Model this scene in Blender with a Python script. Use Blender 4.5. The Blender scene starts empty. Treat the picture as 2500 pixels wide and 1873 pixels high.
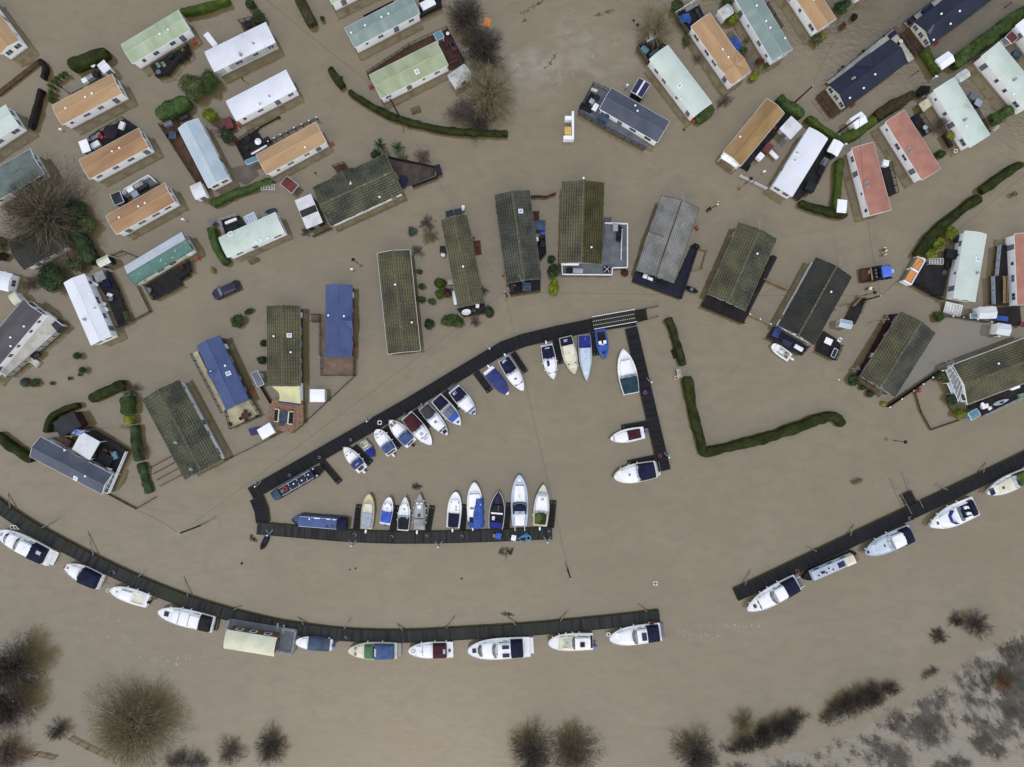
import bpy, math, random
import numpy as np
from mathutils import Vector as V, Matrix, noise as mnoise
random.seed(11)
rng = np.random.default_rng(11)
sc = bpy.context.scene
# ---------------------------------------------------------------- camera, sky, sun, exposure
F, H = 1725.0,115.0            # focal length in photo pixels, drone height over the water in metres
cam = bpy.data.cameras.new("drone_camera")
cam.sensor_width = 36.0
cam.sensor_fit = 'HORIZONTAL'
cam.lens = 36.0 * F / 2500.0
cam.clip_start, cam.clip_end = 1.0,5000.0
camo = bpy.data.objects.new("drone_camera", cam)
camo.location = (0,0, H)
sc.collection.objects.link(camo)
sc.camera = camo
SUN_EL, SUN_AZ = 56.0,192.0    # high sun spread out by a closed cloud deck
w = bpy.data.worlds.new("World")
sc.world = w
w.use_nodes = True
nt = w.node_tree
sky = nt.nodes.new("ShaderNodeTexSky")
sky.sky_type = 'NISHITA'
sky.sun_disc = False
sky.sun_elevation = math.radians(SUN_EL)
sky.sun_rotation = math.radians(SUN_AZ)
sky.dust_density = 0.3
sky.air_density = 1.0
sky.ozone_density = 1.0
nt.links.new(sky.outputs[0], nt.nodes["Background"].inputs[0])
nt.nodes["Background"].inputs[1].default_value = 0.15
sl = bpy.data.lights.new("veiled_sun", 'SUN')
sl.energy = 1.0
sl.angle = math.radians(130)
sl.color = (1.0,0.93,0.82)
so = bpy.data.objects.new("veiled_sun", sl)
az, el = math.radians(SUN_AZ), math.radians(SUN_EL)
sd = V((math.sin(az) * math.cos(el), math.cos(az) * math.cos(el), math.sin(el)))
so.rotation_euler = sd.to_track_quat('Z', 'Y').to_euler()
so.location = (0,0,200)
sc.collection.objects.link(so)
sc.view_settings.view_transform = 'Standard'
sc.view_settings.look = 'None'
sc.view_settings.exposure = 0.9
sc.view_settings.gamma = 1.0
sc.view_settings.use_white_balance = True
sc.view_settings.white_balance_temperature = 8300
sc.view_settings.white_balance_tint = 10
sc.render.engine = 'CYCLES'
sc.cycles.use_denoising = True
sc.cycles.max_bounces = 5
sc.cycles.diffuse_bounces = 3
sc.cycles.glossy_bounces = 2
sc.cycles.sample_clamp_indirect = 6.0
# ---------------------------------------------------------------- helpers
COL = sc.collection
def P(px, py, z=0.0):
 """The place that the photo shows at pixel (px, py), at height z over the water."""
 k = (H - z) / F
 return V(((px - 1250.0) * k, (936.5 - py) * k, z))
def lin(c):
 c /= 255.0
 return c / 12.92 if c <= .04045 else ((c + .055) / 1.055) ** 2.4
def C(r, g, b, k=.85):
 return (lin(r) * k, lin(g) * k, lin(b) * k, 1.0)
MATS = {}
def mat(name, c, rough=.6, c2=None, ns=.6, lo=.4, hi=.62, det=4, var=.08, vs=14, lines=(), lichen=None, blotch=None,
  metal=0, bump=0, bs=8, island=0, uv=False, spec=.18, stretch=(1,1,1), tide=0):
 m = bpy.data.materials.new(name)
 m.use_nodes = True
 t = m.node_tree
 N, Lk = t.nodes.new, t.links.new
 pb = t.nodes["Principled BSDF"]
 pb.inputs["Roughness"].default_value = rough
 pb.inputs["Metallic"].default_value = metal
 pb.inputs["Specular IOR Level"].default_value = spec
 tc = N("ShaderNodeTexCoord")
 vec = tc.outputs["UV" if uv else "Object"]
 mp = N("ShaderNodeMapping")
 mp.inputs["Scale"].default_value = stretch
 Lk(vec, mp.inputs["Vector"])
 oi = N("ShaderNodeObjectInfo")
 ofs = N("ShaderNodeVectorMath"); ofs.operation = 'ADD'
 Lk(mp.outputs[0], ofs.inputs[0])
 rs = N("ShaderNodeMath"); rs.operation = 'MULTIPLY'; rs.inputs[1].default_value = 77.0
 Lk(oi.outputs["Random"], rs.inputs[0])
 Lk(rs.outputs[0], ofs.inputs[1])
 def M(op, a, b=None):
  n = N("ShaderNodeMath"); n.operation = op
  for i, x in enumerate((a, b)):
   if x is None: continue
   if isinstance(x, (int, float)): n.inputs[i].default_value = x
   else: Lk(x, n.inputs[i])
  return n.outputs[0]
 def noi(s, d=det):
  n = N("ShaderNodeTexNoise"); n.inputs["Scale"].default_value = s; n.inputs["Detail"].default_value = d
  Lk(ofs.outputs[0], n.inputs["Vector"]); return n.outputs["Fac"]
 def rng_(x, a, b, c=0., d=1.):
  n = N("ShaderNodeMapRange"); Lk(x, n.inputs[0])
  for i, v in enumerate((a, b, c, d)): n.inputs[i + 1].default_value = v
  return n.outputs[0]
 def mix(f, a, b, bt='MIX'):
  n = N("ShaderNodeMix"); n.data_type = 'RGBA'; n.blend_type = bt
  if isinstance(f, float): n.inputs[0].default_value = f
  else: Lk(f, n.inputs[0])
  for i, x in ((6, a),(7, b)):
   if isinstance(x, tuple): n.inputs[i].default_value = x
   else: Lk(x, n.inputs[i])
  return n.outputs[2]
 col = c
 if c2: col = mix(rng_(noi(ns), lo, hi), col, c2)
 if blotch: col = mix(rng_(noi(blotch[1],6), blotch[2], blotch[3]), col, blotch[0])
 sx = N("ShaderNodeSeparateXYZ"); Lk(vec, sx.inputs[0])
 ax = {'x': sx.outputs[0], 'y': sx.outputs[1], 'z': sx.outputs[2]}
 if tide:                                        # silt left on the walls just over the flood line
  k = rng_(M('ADD', ax['z'], M('MULTIPLY', noi(2.2),-.5)),-.2,.25, tide, 0.)
  col = mix(k, col, C(140,128,102))
 f = None
 for (a, per, wd, st) in lines:
  h = M('LESS_THAN', M('FRACT', M('MULTIPLY', ax[a],1.0 / per)), wd)
  k = M('SUBTRACT', 1.0, M('MULTIPLY', h, st))
  f = k if f is None else M('MULTIPLY', f, k)
 if var:
  k = rng_(noi(vs, 3),.3,.7,1 - var, 1 + var)
  f = k if f is None else M('MULTIPLY', f, k)
 if island:
  g = N("ShaderNodeNewGeometry")
  k = rng_(g.outputs["Random Per Island"],0,1,1 - island, 1 + island)
  f = k if f is None else M('MULTIPLY', f, k)
 if f is not None:
  cc = N("ShaderNodeCombineColor")
  for i in range(3): Lk(f, cc.inputs[i])
  col = mix(1.0, col, cc.outputs[0], 'MULTIPLY')
 if lichen:                                      # (colour, threshold, row period, side)
  k = M('GREATER_THAN', noi(9.0,3), lichen[1])
  k = M('MULTIPLY', k, M('LESS_THAN', M('FRACT', M('MULTIPLY', ax['y'],1. / lichen[2])),.5))
  if lichen[3]: k = M('MULTIPLY', k, M('GREATER_THAN', M('MULTIPLY', ax['y'], float(lichen[3])),0.))
  col = mix(M('MULTIPLY', k, .6), col, lichen[0])
  sp = M('GREATER_THAN', noi(6.0,2),.76)
  col = mix(sp, col, (.62,.62,.55,1))
 if isinstance(col, tuple): pb.inputs["Base Color"].default_value = col
 else: Lk(col, pb.inputs["Base Color"])
 if bump:
  b = N("ShaderNodeBump"); b.inputs["Strength"].default_value = bump; b.inputs["Distance"].default_value = .05
  Lk(noi(bs, 3), b.inputs["Height"]); Lk(b.outputs[0], pb.inputs["Normal"])
 MATS[name] = m
 return m
class MB:
 """Collects shapes and links them as ONE mesh object."""
 def __init__(s): s.v, s.f, s.m, s.uv = [],[],[], None
 def add(s, vs, fs, mi=0):
  o = len(s.v)
  s.v.extend([tuple(x) for x in vs]); s.f.extend([tuple(i + o for i in f) for f in fs]); s.m.extend([mi] * len(fs))
  return s
 def box(s, x0, x1, y0, y1, z0, z1, mi=0, R=None):
  vs = [V((x, y, z)) for z in (z0, z1) for x, y in ((x0, y0),(x1, y0),(x1, y1),(x0, y1))]
  if R: vs = [R @ q for q in vs]
  return s.add(vs, [(3,2,1,0),(4,5,6,7),(0,1,5,4),(1,2,6,5),(2,3,7,6),(3,0,4,7)], mi)
 def beam(s, a, b, w, h, mi=0):
  """Rectangular bar from a to b, its top at the given height."""
  a, b = V(a), V(b); d = (b - a); n = V((-d.y, d.x, 0))
  n = n.normalized() * w / 2 if n.length > 1e-6 else V((w / 2,0,0))
  u = V((0,0, h))
  vs = [a - n - u, a + n - u, b + n - u, b - n - u, a - n, a + n, b + n, b - n]
  return s.add(vs, [(0,1,2,3),(7,6,5,4),(4,5,1,0),(5,6,2,1),(6,7,3,2),(7,4,0,3)], mi)
 def prism(s, poly, z0, z1, mi=0):
  n = len(poly)
  ar = sum(poly[i][0] * poly[(i + 1) % n][1] - poly[(i + 1) % n][0] * poly[i][1] for i in range(n))
  if ar < 0: poly = poly[::-1]
  vs = [(p[0], p[1], z0) for p in poly] + [(p[0], p[1], z1) for p in poly]
  return s.add(vs, [tuple(range(n - 1,-1,-1)), tuple(range(n, 2 * n))] + [(i, (i + 1) % n, n + (i + 1) % n, n + i) for i in range(n)], mi)
 def tube(s, a, b, r, n=6, r2=None, mi=0, cap=True):
  a, b = V(a), V(b); r2 = r if r2 is None else r2
  d = (b - a).normalized(); u = d.orthogonal().normalized(); q = d.cross(u)
  vs = []
  for p, rr in ((a, r),(b, r2)):
   vs += [p + (u * math.cos(2 * math.pi * i / n) + q * math.sin(2 * math.pi * i / n)) * rr for i in range(n)]
  fs = [(i, (i + 1) % n, n + (i + 1) % n, n + i) for i in range(n)]
  if cap: fs += [tuple(range(n - 1,-1,-1)), tuple(range(n, 2 * n))]
  return s.add(vs, fs, mi)
 def path(s, pts, r, n=5, mi=0):
  for a, b in zip(pts[:-1], pts[1:]): s.tube(a, b, r, n, mi=mi)
  return s
 def loft(s, rings, cap=True, mi=0, closed=True):
  n = len(rings[0]); vs = [p for r in rings for p in r]; fs = []
  for k in range(len(rings) - 1):
   for i in range(n if closed else n - 1):
    j = (i + 1) % n
    fs.append((k * n + i, k * n + j, (k + 1) * n + j, (k + 1) * n + i))
  if cap: fs += [tuple(range(n - 1,-1,-1)), tuple((len(rings) - 1) * n + i for i in range(n))]
  return s.add(vs, fs, mi)
 def lathe(s, prof, n=10, c=(0,0,0), mi=0):
  return s.loft([[(c[0] + r * math.cos(2 * math.pi * i / n), c[1] + r * math.sin(2 * math.pi * i / n), c[2] + z) for i in range(n)] for r, z in prof], mi=mi)
 def torus(s, c, R, r, n=16, m=6, mi=0, R3=None):
  rings = []
  for i in range(n):
   a = 2 * math.pi * i / n
   rg = [V(((R + r * math.cos(b)) * math.cos(a),(R + r * math.cos(b)) * math.sin(a), r * math.sin(b))) for b in [2 * math.pi * j / m for j in range(m)]]
   if R3: rg = [R3 @ q for q in rg]
   rings.append([q + V(c) for q in rg])
  return s.loft(rings + [rings[0]], cap=False, mi=mi)
 def build(s, name, mats, parent=None, smooth=False, loc=None, rot=0):
  me = bpy.data.meshes.new(name)
  me.from_pydata(s.v, [], s.f)
  if not isinstance(mats, (list, tuple)): mats = [mats]
  for m in mats: me.materials.append(MATS[m] if isinstance(m, str) else m)
  if len(mats) > 1: me.polygons.foreach_set("material_index", s.m)
  if s.uv:
   l = me.uv_layers.new(name="UVMap"); idx = np.zeros(len(me.loops), dtype=np.int32); me.loops.foreach_get("vertex_index", idx)
   l.data.foreach_set("uv", np.array(s.uv, dtype=np.float32)[idx].ravel())
  if smooth:
   me.polygons.foreach_set("use_smooth", [True] * len(me.polygons)); me.set_sharp_from_angle(angle=math.radians(40))
  me.update()
  o = bpy.data.objects.new(name, me); COL.objects.link(o)
  if parent: o.parent = parent
  if loc is not None: o.location = loc
  if rot: o.rotation_euler = (0,0, rot)
  return o
def tag(o, label, cat, group=None):
 o["label"] = label; o["category"] = cat
 if group: o["group"] = group
 return o
def thing(name, label, cat, loc=(0,0,0), rot=0.0, group=None):
 o = bpy.data.objects.new(name, None); COL.objects.link(o)
 o.empty_display_size = .3; o.location = loc; o.rotation_euler = (0,0, rot)
 return tag(o, label, cat, group)
def big_mesh(name, verts, quads, m, parent=None, tris=None):
 """One mesh from numpy arrays (quads: n x 4, tris: n x 3)."""
 me = bpy.data.meshes.new(name)
 quads = np.zeros((0,4), int) if quads is None else quads
 tris = np.zeros((0,3), int) if tris is None else tris
 nl = quads.size + tris.size
 me.vertices.add(len(verts)); me.vertices.foreach_set("co", np.asarray(verts, dtype=np.float32).ravel())
 me.loops.add(nl); me.loops.foreach_set("vertex_index", np.concatenate([quads.ravel(), tris.ravel()]).astype(np.int32))
 npol = len(quads) + len(tris)
 me.polygons.add(npol)
 st = np.concatenate([np.arange(len(quads)) * 4, quads.size + np.arange(len(tris)) * 3]).astype(np.int32)
 me.polygons.foreach_set("loop_start", st)
 me.materials.append(MATS[m]); me.update(calc_edges=True); me.validate()
 o = bpy.data.objects.new(name, me); COL.objects.link(o)
 if parent: o.parent = parent
 return o
# ---------------------------------------------------------------- materials
WH = (.78,.79,.82,1)
mat("white_paint", (.80,.81,.84,1),.45, c2=(.70,.71,.72,1), ns=.5, lo=.5, hi=.75, var=.03)
mat("white_wall", (.83,.82,.81,1),.5, c2=(.74,.73,.70,1), ns=.7, lo=.5, hi=.8, var=.03, tide=.75, lines=[('z', .22,.07,.14)])
mat("grey_wall", C(196,194,190),.5, c2=C(176,174,168), var=.05, tide=.7, lines=[('x', .5,.06,.15)])
mat("cream_wall", C(226,222,204),.5, c2=C(205,200,178), var=.05, tide=.7, lines=[('z', .22,.08,.15)])
mat("black_wall", C(34,34,38),.6, c2=C(26,26,28), var=.1, lines=[('z', .2,.1,.3)])
mat("brown_wall", C(96,76,62),.7, c2=C(82,63,50), var=.1, lines=[('z', .2,.1,.3)])
mat("burgundy_wall", C(66,34,36),.6, c2=C(54,30,30), var=.1, lines=[('z', .2,.1,.3)])
mat("wood_wall", C(128,98,66),.6, c2=C(98,72,46), ns=2, var=.12, stretch=(1,1,6), lines=[('x', .3,.08,.4)])
mat("trim_white", (.76,.77,.8,1),.5, var=.04)
mat("trim_dark", C(40,42,48),.5, var=.08)
mat("trim_mossy", C(150,150,136),.8, c2=C(86,86,66), ns=3, lo=.45, hi=.6, var=.2)
mat("pane", C(86,92,102),.08, c2=C(52,56,64), ns=.9, lo=.4, hi=.6, var=.05, spec=.7)
mat("window_frame", C(206,208,212),.5, var=.03)
mat("dark_frame", C(48,50,54),.5, var=.03)
tile = [('y', .36,.14,.22),('x', .3,.2,.08)]
mat("roof_orange", C(193,157,120),.55, c2=C(176,141,107), ns=.35, lo=.4, hi=.65, var=.05, blotch=(C(166,128,98),1.0,.58,.8), lines=tile, stretch=(.4,1.6,1))
mat("roof_ochre", C(172,138,98),.6, c2=C(150,117,80), ns=.35, var=.06, lines=[('x', .3,.24,.22),('y', .36,.12,.16)], stretch=(.4,1.6,1))
mat("roof_terracotta", C(184,146,112),.6, c2=C(164,125,95), ns=.35, var=.06, lines=[('x', .3,.24,.2),('y', .36,.12,.2)], stretch=(.4,1.6,1))
mat("roof_pale_green", C(180,194,168),.5, c2=C(160,176,146), ns=.4, var=.05, lines=[('y', .36,.1,.18),('x', .3,.15,.06)], stretch=(1.6,.5,1))
mat("roof_sage", C(176,186,152),.5, c2=C(158,168,136), ns=.4, var=.05, lines=[('y', .36,.13,.25),('x', .3,.15,.1)], stretch=(1.6,.5,1))
mat("roof_mint", C(205,218,210),.45, c2=C(192,206,192), ns=.35, lo=.45, hi=.7, var=.03, lines=[('x', 1.3,.03,.1)], blotch=(C(160,172,150),.5,.62,.85))
mat("roof_blue_green", C(132,152,148),.5, c2=C(150,166,160), ns=.45, lo=.45, hi=.65, var=.05, lines=[('y', .36,.12,.18),('x', .3,.15,.1)], stretch=(1.6,.5,1))
mat("roof_teal", C(90,130,122),.5, c2=C(76,116,108), ns=.5, var=.05, lines=[('y', .36,.12,.16),('x', .25,.2,.06)], blotch=(C(196,208,206),2.2,.66,.7))
mat("roof_teal_worn", C(206,212,222),.45, c2=C(186,194,204), ns=.5, var=.05, lines=[('x', .28,.3,.22)])
mat("roof_pale_blue", C(186,203,214),.45, c2=C(172,190,200), ns=.35, var=.04, lines=[('x', .28,.25,.12),('y', .9,.03,.2)])
mat("roof_white", (.69,.71,.77,1),.45, c2=(.62,.64,.69,1), ns=.35, lo=.45, hi=.75, var=.02, lines=[('x', 1.6,.03,.05)])
mat("roof_white_grimy", (.66,.68,.74,1),.5, c2=(.6,.61,.66,1), ns=.4, var=.03, lines=[('x', .3,.2,.04)], blotch=(C(70,68,64),1.1,.66,.72))
mat("roof_red", C(182,128,114),.55, c2=C(170,116,102), ns=.5, var=.04, lines=[('y', .36,.08,.06)])
mat("roof_navy", C(42,48,66),.5, c2=C(36,41,55), ns=.4, var=.06, lines=[('y', .36,.12,.22),('x', .3,.2,.08)])
mat("roof_slate", C(86,93,108),.5, c2=C(76,82,96), ns=.4, var=.06, lines=[('y', .36,.12,.14),('x', .3,.25,.08)])
mat("roof_grey", C(92,90,94),.55, c2=C(80,78,82), ns=.4, var=.06, lines=[('y', .4,.1,.12),('x', .3,.2,.08)])
mat("roof_blue", C(80,96,138),.45, c2=C(70,86,126), ns=.4, var=.05, lines=[('y', .2,.22,.2),('x', .36,.12,.22)])
mossl = [('y', .38,.36,.5),('x', .6,.14,.3)]
mat("roof_moss", C(108,104,80),.85, c2=C(78,76,64), ns=.35, lo=.35, hi=.65, var=.28, vs=7, lines=mossl, blotch=(C(98,98,72),.8,.55,.8), lichen=(C(196,200,186),.72,.34,0))
mat("roof_moss_streaked", C(94,95,76),.85, c2=C(66,68,58), ns=.35, var=.28, vs=7, lines=mossl, lichen=(C(180,186,170),.64,.34,0))
mat("roof_moss_brown", C(86,81,52),.85, c2=C(66,62,40), ns=.4, var=.28, vs=7, lines=mossl, lichen=(C(196,200,186),.74,.34,0))
mat("roof_moss_grey", C(90,91,82),.85, c2=C(66,67,62), ns=.35, var=.25, vs=7, lines=mossl, blotch=(C(88,88,68),.6,.55,.8), lichen=(C(200,204,196),.73,.34,0))
mat("roof_tile_grey", C(146,145,142),.85, c2=C(122,122,118), ns=.4, var=.25, vs=8, lines=[('y', .34,.25,.4),('x', .3,.3,.3)])
mat("roof_charcoal", C(66,66,62),.85, c2=C(54,55,51), ns=.35, var=.2, vs=7, lines=mossl)
mat("ridge_moss", C(92,90,70),.9, c2=C(146,148,128), ns=4, lo=.55, hi=.7, var=.25)
mat("roof_felt_green", C(112,124,120),.8, c2=C(92,104,98), ns=.5, var=.12, lines=[('x', .9,.05,.2)])
mat("roof_dark_slate", C(52,54,62),.6, c2=C(44,46,52), var=.08, lines=[('y', 1.0,.04,.2)])
mat("roof_burgundy", C(118,62,64),.7, c2=C(100,52,52), var=.12, lines=[('x', .5,.06,.25)])
mat("roof_cream", C(222,222,198),.5, c2=C(208,208,182), ns=.5, var=.03, lines=[('x', .32,.12,.1)])
mat("corrugated_white", C(226,228,234),.45, c2=C(206,206,204), ns=.6, lo=.5, hi=.7, var=.04, lines=[('x', .3,.25,.16)])
mat("translucent_white", C(200,204,200),.4, c2=C(150,156,150), ns=1.2, lo=.45, hi=.7, var=.1)
mat("plain_white", (.84,.85,.88,1),.4, c2=(.78,.79,.81,1), ns=.6, var=.02)
def deckmat(n, a, b, v=.12): mat(n, a, .7, c2=b, ns=.8, var=v, vs=5, lines=[('y', .145,.12,.35)], blotch=(tuple(x * .8 for x in b[:3]) + (1,),.7,.55,.8))
deckmat("deck_dark", C(46,44,46), C(36,34,35))
deckmat("deck_brown", C(94,70,54), C(76,56,44))
deckmat("wet_paving", C(120,112,102), C(108,100,90))
deckmat("wet_yard", C(98,88,86), C(82,72,70))
deckmat("deck_grey", C(118,122,130), C(104,108,116),.06)
deckmat("deck_navy", C(38,43,58), C(32,36,48),.06)
deckmat("deck_cream", C(214,208,178), C(194,186,152),.06)
deckmat("deck_offwhite", C(214,212,204), C(196,194,184),.05)
deckmat("deck_burgundy", C(70,36,38), C(54,30,30))
deckmat("deck_tan", C(146,122,104), C(126,106,92))
mat("brick_paving", C(166,132,112),.85, c2=C(132,100,84), ns=3, lo=.4, hi=.6, var=.15, lines=[('x', .22,.1,.2),('y', .11,.15,.15)])
mat("pontoon_black", C(38,38,43),.7, c2=C(18,18,21), ns=3.0, lo=.38, hi=.62, var=.25, vs=3, uv=True, stretch=(.9,.05,1), lines=[('x', .3,.1,.2)])
mat("pontoon_grey", C(64,64,62),.75, c2=C(34,34,33), ns=3.0, lo=.38, hi=.62, var=.28, vs=3, uv=True, stretch=(.9,.05,1), lines=[('x', .3,.1,.2)], blotch=(C(58,62,40),.1,.6,.75))
mat("pontoon_float", C(52,52,46),.7, c2=C(44,48,30), ns=2, var=.2)
mat("galvanised", C(158,162,166),.4, metal=.3, var=.06)
mat("weathered_steel", C(150,146,138),.6, c2=C(112,108,98), ns=2, var=.1)
mat("pole_wood", C(48,40,34),.8, c2=C(36,30,26), ns=3, var=.2)
mat("fence_wood", C(92,74,60),.8, c2=C(70,58,48), ns=2, var=.2)
mat("fence_dark", C(44,40,38),.8, c2=C(34,31,30), ns=2, var=.2)
mat("wood_tan", C(168,140,110),.8, c2=C(140,114,88), ns=2, var=.15)
mat("wood_red", C(108,62,48),.8, c2=C(84,48,38), ns=2, var=.15)
mat("wood_mossy", C(112,112,88),.85, c2=C(86,84,62), ns=4, var=.2)
mat("black_metal", C(28,28,32),.45, var=.05)
mat("cable_black", C(70,66,60),.6, var=0)
mat("navy_fabric", C(28,33,62),.8, c2=C(22,26,48), ns=1.2, var=.08, bump=.25, bs=3)
mat("royal_fabric", C(42,52,140),.75, c2=C(36,44,120), ns=1.2, var=.08, bump=.3, bs=3)
mat("black_fabric", C(40,40,46),.8, c2=C(30,30,35), ns=1.2, var=.08, bump=.25, bs=3)
mat("denim_fabric", C(72,96,138),.8, c2=C(60,82,122), ns=1.2, var=.08, bump=.25, bs=3)
mat("indigo_fabric", C(62,72,126),.75, c2=C(52,60,110), ns=1.0, var=.1, bump=.4, bs=2.5)
mat("blue_tarp", C(54,98,176),.5, c2=C(44,80,150), ns=1.0, var=.1, bump=.6, bs=2)
mat("bright_blue", C(58,100,200),.5, c2=C(48,84,178), ns=1.0, var=.08, bump=.3, bs=2)
mat("burgundy_fabric", C(78,38,44),.8, c2=C(62,30,34), ns=1.2, var=.08, bump=.25, bs=3)
mat("teal_fabric", C(46,74,88),.8, c2=C(34,58,72), ns=1.0, var=.1, bump=.4, bs=2)
mat("slate_fabric", C(74,92,114),.8, c2=C(56,72,92), ns=1.0, var=.1, bump=.6, bs=2)
mat("silver_fabric", C(176,186,200),.7, c2=C(156,166,180), ns=1.0, var=.08, bump=.4, bs=2)
mat("grey_fabric", C(164,164,166),.7, c2=C(142,142,144), ns=1.0, var=.08, bump=.4, bs=2)
mat("dark_grey_fabric", C(66,68,72),.75, c2=C(54,56,60), ns=1.0, var=.08, bump=.3, bs=2)
mat("green_fabric", C(84,124,92),.7, c2=C(70,108,80), ns=1.0, var=.08, bump=.3, bs=2)
mat("moss_fabric", C(88,104,50),.85, c2=C(48,54,34), ns=.8, lo=.4, hi=.6, var=.15)
mat("gelcoat_white", (.84,.84,.85,1),.3, c2=(.68,.68,.65,1), ns=1.1, lo=.52, hi=.82, var=.03)
mat("gelcoat_cream", C(236,232,212),.3, c2=C(218,212,188), ns=.6, var=.03)
mat("gelcoat_yellow", C(220,212,170),.35, c2=C(190,180,132), ns=1.2, lo=.4, hi=.7, var=.05)
mat("gelcoat_ice", C(206,220,232),.3, c2=C(192,208,222), ns=.6, var=.03)
mat("gelcoat_grey", C(176,178,176),.4, c2=C(156,158,154), ns=.8, var=.05)
mat("gelcoat_mossy", C(192,198,180),.5, c2=C(140,148,116), ns=1.5, lo=.45, hi=.65, var=.08)
mat("gelcoat_navy", C(32,40,70),.3, var=.03)
mat("gelcoat_blue", C(52,104,184),.35, c2=C(44,90,164), ns=.8, var=.05)
mat("rim_grey", C(120,122,126),.4, var=.05)
mat("teak", C(150,118,84),.7, c2=C(124,96,66), ns=2, var=.1)
mat("narrow_blue", C(80,102,150),.4, c2=C(70,90,136), ns=.5, var=.05)
mat("narrow_navy", C(34,38,62),.4, var=.05)
mat("narrow_black", C(26,28,30),.5, c2=C(34,38,36), ns=1, var=.1)
mat("narrow_pale", C(196,204,222),.4, c2=C(184,192,208), ns=.5, var=.03)
mat("boat_glass", C(96,108,122),.1, c2=C(74,84,96), ns=2, var=.05, spec=.7)
mat("boat_dark_glass", C(30,34,44),.1, var=.05, spec=.6)
mat("boat_pale_glass", C(184,196,212),.15, c2=C(160,172,190), ns=2, var=.05)
mat("solar_cell", C(44,50,84),.15, var=.05, lines=[('x', .16,.1,.3),('y', .16,.1,.3)])
mat("motor_black", C(26,26,30),.35, var=.03)
mat("rubber", C(24,24,26),.8, var=.05)
mat("buoy_orange", C(214,96,56),.5, var=.05)
mat("buoy_red", C(196,70,60),.5, var=.05)
mat("gas_orange", C(204,84,56),.45, c2=C(180,66,48), ns=3, var=.06)
mat("pvc_cyan", C(72,160,204),.4, var=.06)
mat("rope", C(160,152,136),.9, var=.1)
mat("orange_panel", C(232,150,90),.6, var=.05)
mat("yellow_panel", C(226,196,122),.6, c2=C(212,180,104), ns=1, var=.05)
mat("car_paint", C(24,29,54),.25, var=.03, spec=.35)
mat("car_glass", C(40,44,54),.06, var=0, spec=.8)
mat("car_screen", C(120,128,144),.08, var=0, spec=.8)
mat("tractor_blue", C(78,124,226),.4, c2=C(70,112,206), ns=2, var=.03)
mat("tractor_pale", C(176,196,236),.4, var=.05)
mat("tractor_black", C(24,26,34),.6, var=.1)
mat("rust_brown", C(74,56,54),.8, c2=C(94,68,52), ns=2, var=.15)
mat("hi_vis", C(246,252,196,.95),.7, var=.05)
mat("reflective_tape", C(206,210,210),.35, var=.03)
mat("dark_cloth", C(26,27,34),.85, var=.08)
mat("skin", C(190,146,122),.6, var=.03)
mat("hair_dark", C(26,22,20),.7, var=.1)
mat("terracotta_pot", C(150,90,66),.8, var=.1)
mat("red_plastic", C(190,66,70),.5, var=.05)
mat("green_plastic", C(120,150,130),.5, var=.05)
mat("blue_plastic", C(58,96,190),.5, var=.05)
mat("teal_plastic", C(92,138,150),.5, var=.08)
mat("grey_plastic", C(110,114,122),.5, var=.06)
mat("dark_plastic", C(34,36,42),.5, var=.06)
mat("plum_plastic", C(96,60,74),.5, var=.06)
mat("flag_blue", C(90,120,210),.7, c2=C(190,200,235), ns=1.4, lo=.47, hi=.53, var=.03)
mat("sail_cream", C(224,220,178),.7, c2=C(206,202,152), ns=.6, lo=.4, hi=.7, var=.04)
def leafm(n, a, b, isl=.35): mat(n, a, .75, c2=b, ns=.7, lo=.35, hi=.65, var=.15, island=isl, spec=.25)
leafm("leaf_hedge", C(58,66,20), C(34,42,12),.4)
leafm("leaf_hedge_bright", C(80,98,34), C(58,76,30),.3)
leafm("leaf_hedge_brown", C(78,66,42), C(56,60,34))
leafm("leaf_dark_brown", C(48,38,34), C(34,28,26))
leafm("leaf_laurel", C(76,98,50), C(52,74,36),.5)
leafm("leaf_evergreen", C(66,86,54), C(46,64,40),.45)
leafm("leaf_olive", C(98,108,68), C(72,84,50),.45)
leafm("leaf_lime", C(136,146,46), C(96,116,36),.3)
leafm("leaf_gold", C(150,148,60), C(112,116,44),.3)
leafm("leaf_bluish", C(88,100,92), C(66,78,70),.35)
leafm("leaf_russet", C(102,68,44), C(78,52,38),.35)
mat("twig_grey", C(104,98,91),.9, c2=C(82,76,70), ns=.5, var=.1, island=.3, spec=.1)
mat("twig_brown", C(92,83,71),.9, c2=C(72,64,55), ns=.5, var=.1, island=.3, spec=.1)
mat("twig_olive", C(136,128,98),.9, c2=C(108,101,76), ns=.5, var=.1, island=.3, spec=.1)
mat("twig_pink", C(116,95,88),.9, c2=C(92,74,66), ns=.5, var=.1, island=.3, spec=.1)
mat("twig_rust", C(112,74,44),.9, c2=C(84,56,38), ns=.5, var=.1, island=.3, spec=.1)
mat("twig_dark", C(70,64,58),.9, c2=C(54,49,45), ns=.5, var=.1, island=.3, spec=.1)
mat("limb_pale", C(158,146,120),.9, c2=C(124,112,90), ns=2, var=.15)
mat("limb_grey", C(136,127,116),.9, c2=C(104,97,88), ns=2, var=.15)
mat("reed_grey", C(118,113,104),.9, c2=C(92,87,79), ns=.3, lo=.4, hi=.6, var=.1, island=.3, spec=.1)
mat("bark", C(84,76,62),.9, c2=C(64,58,46), ns=3, var=.15)
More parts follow.
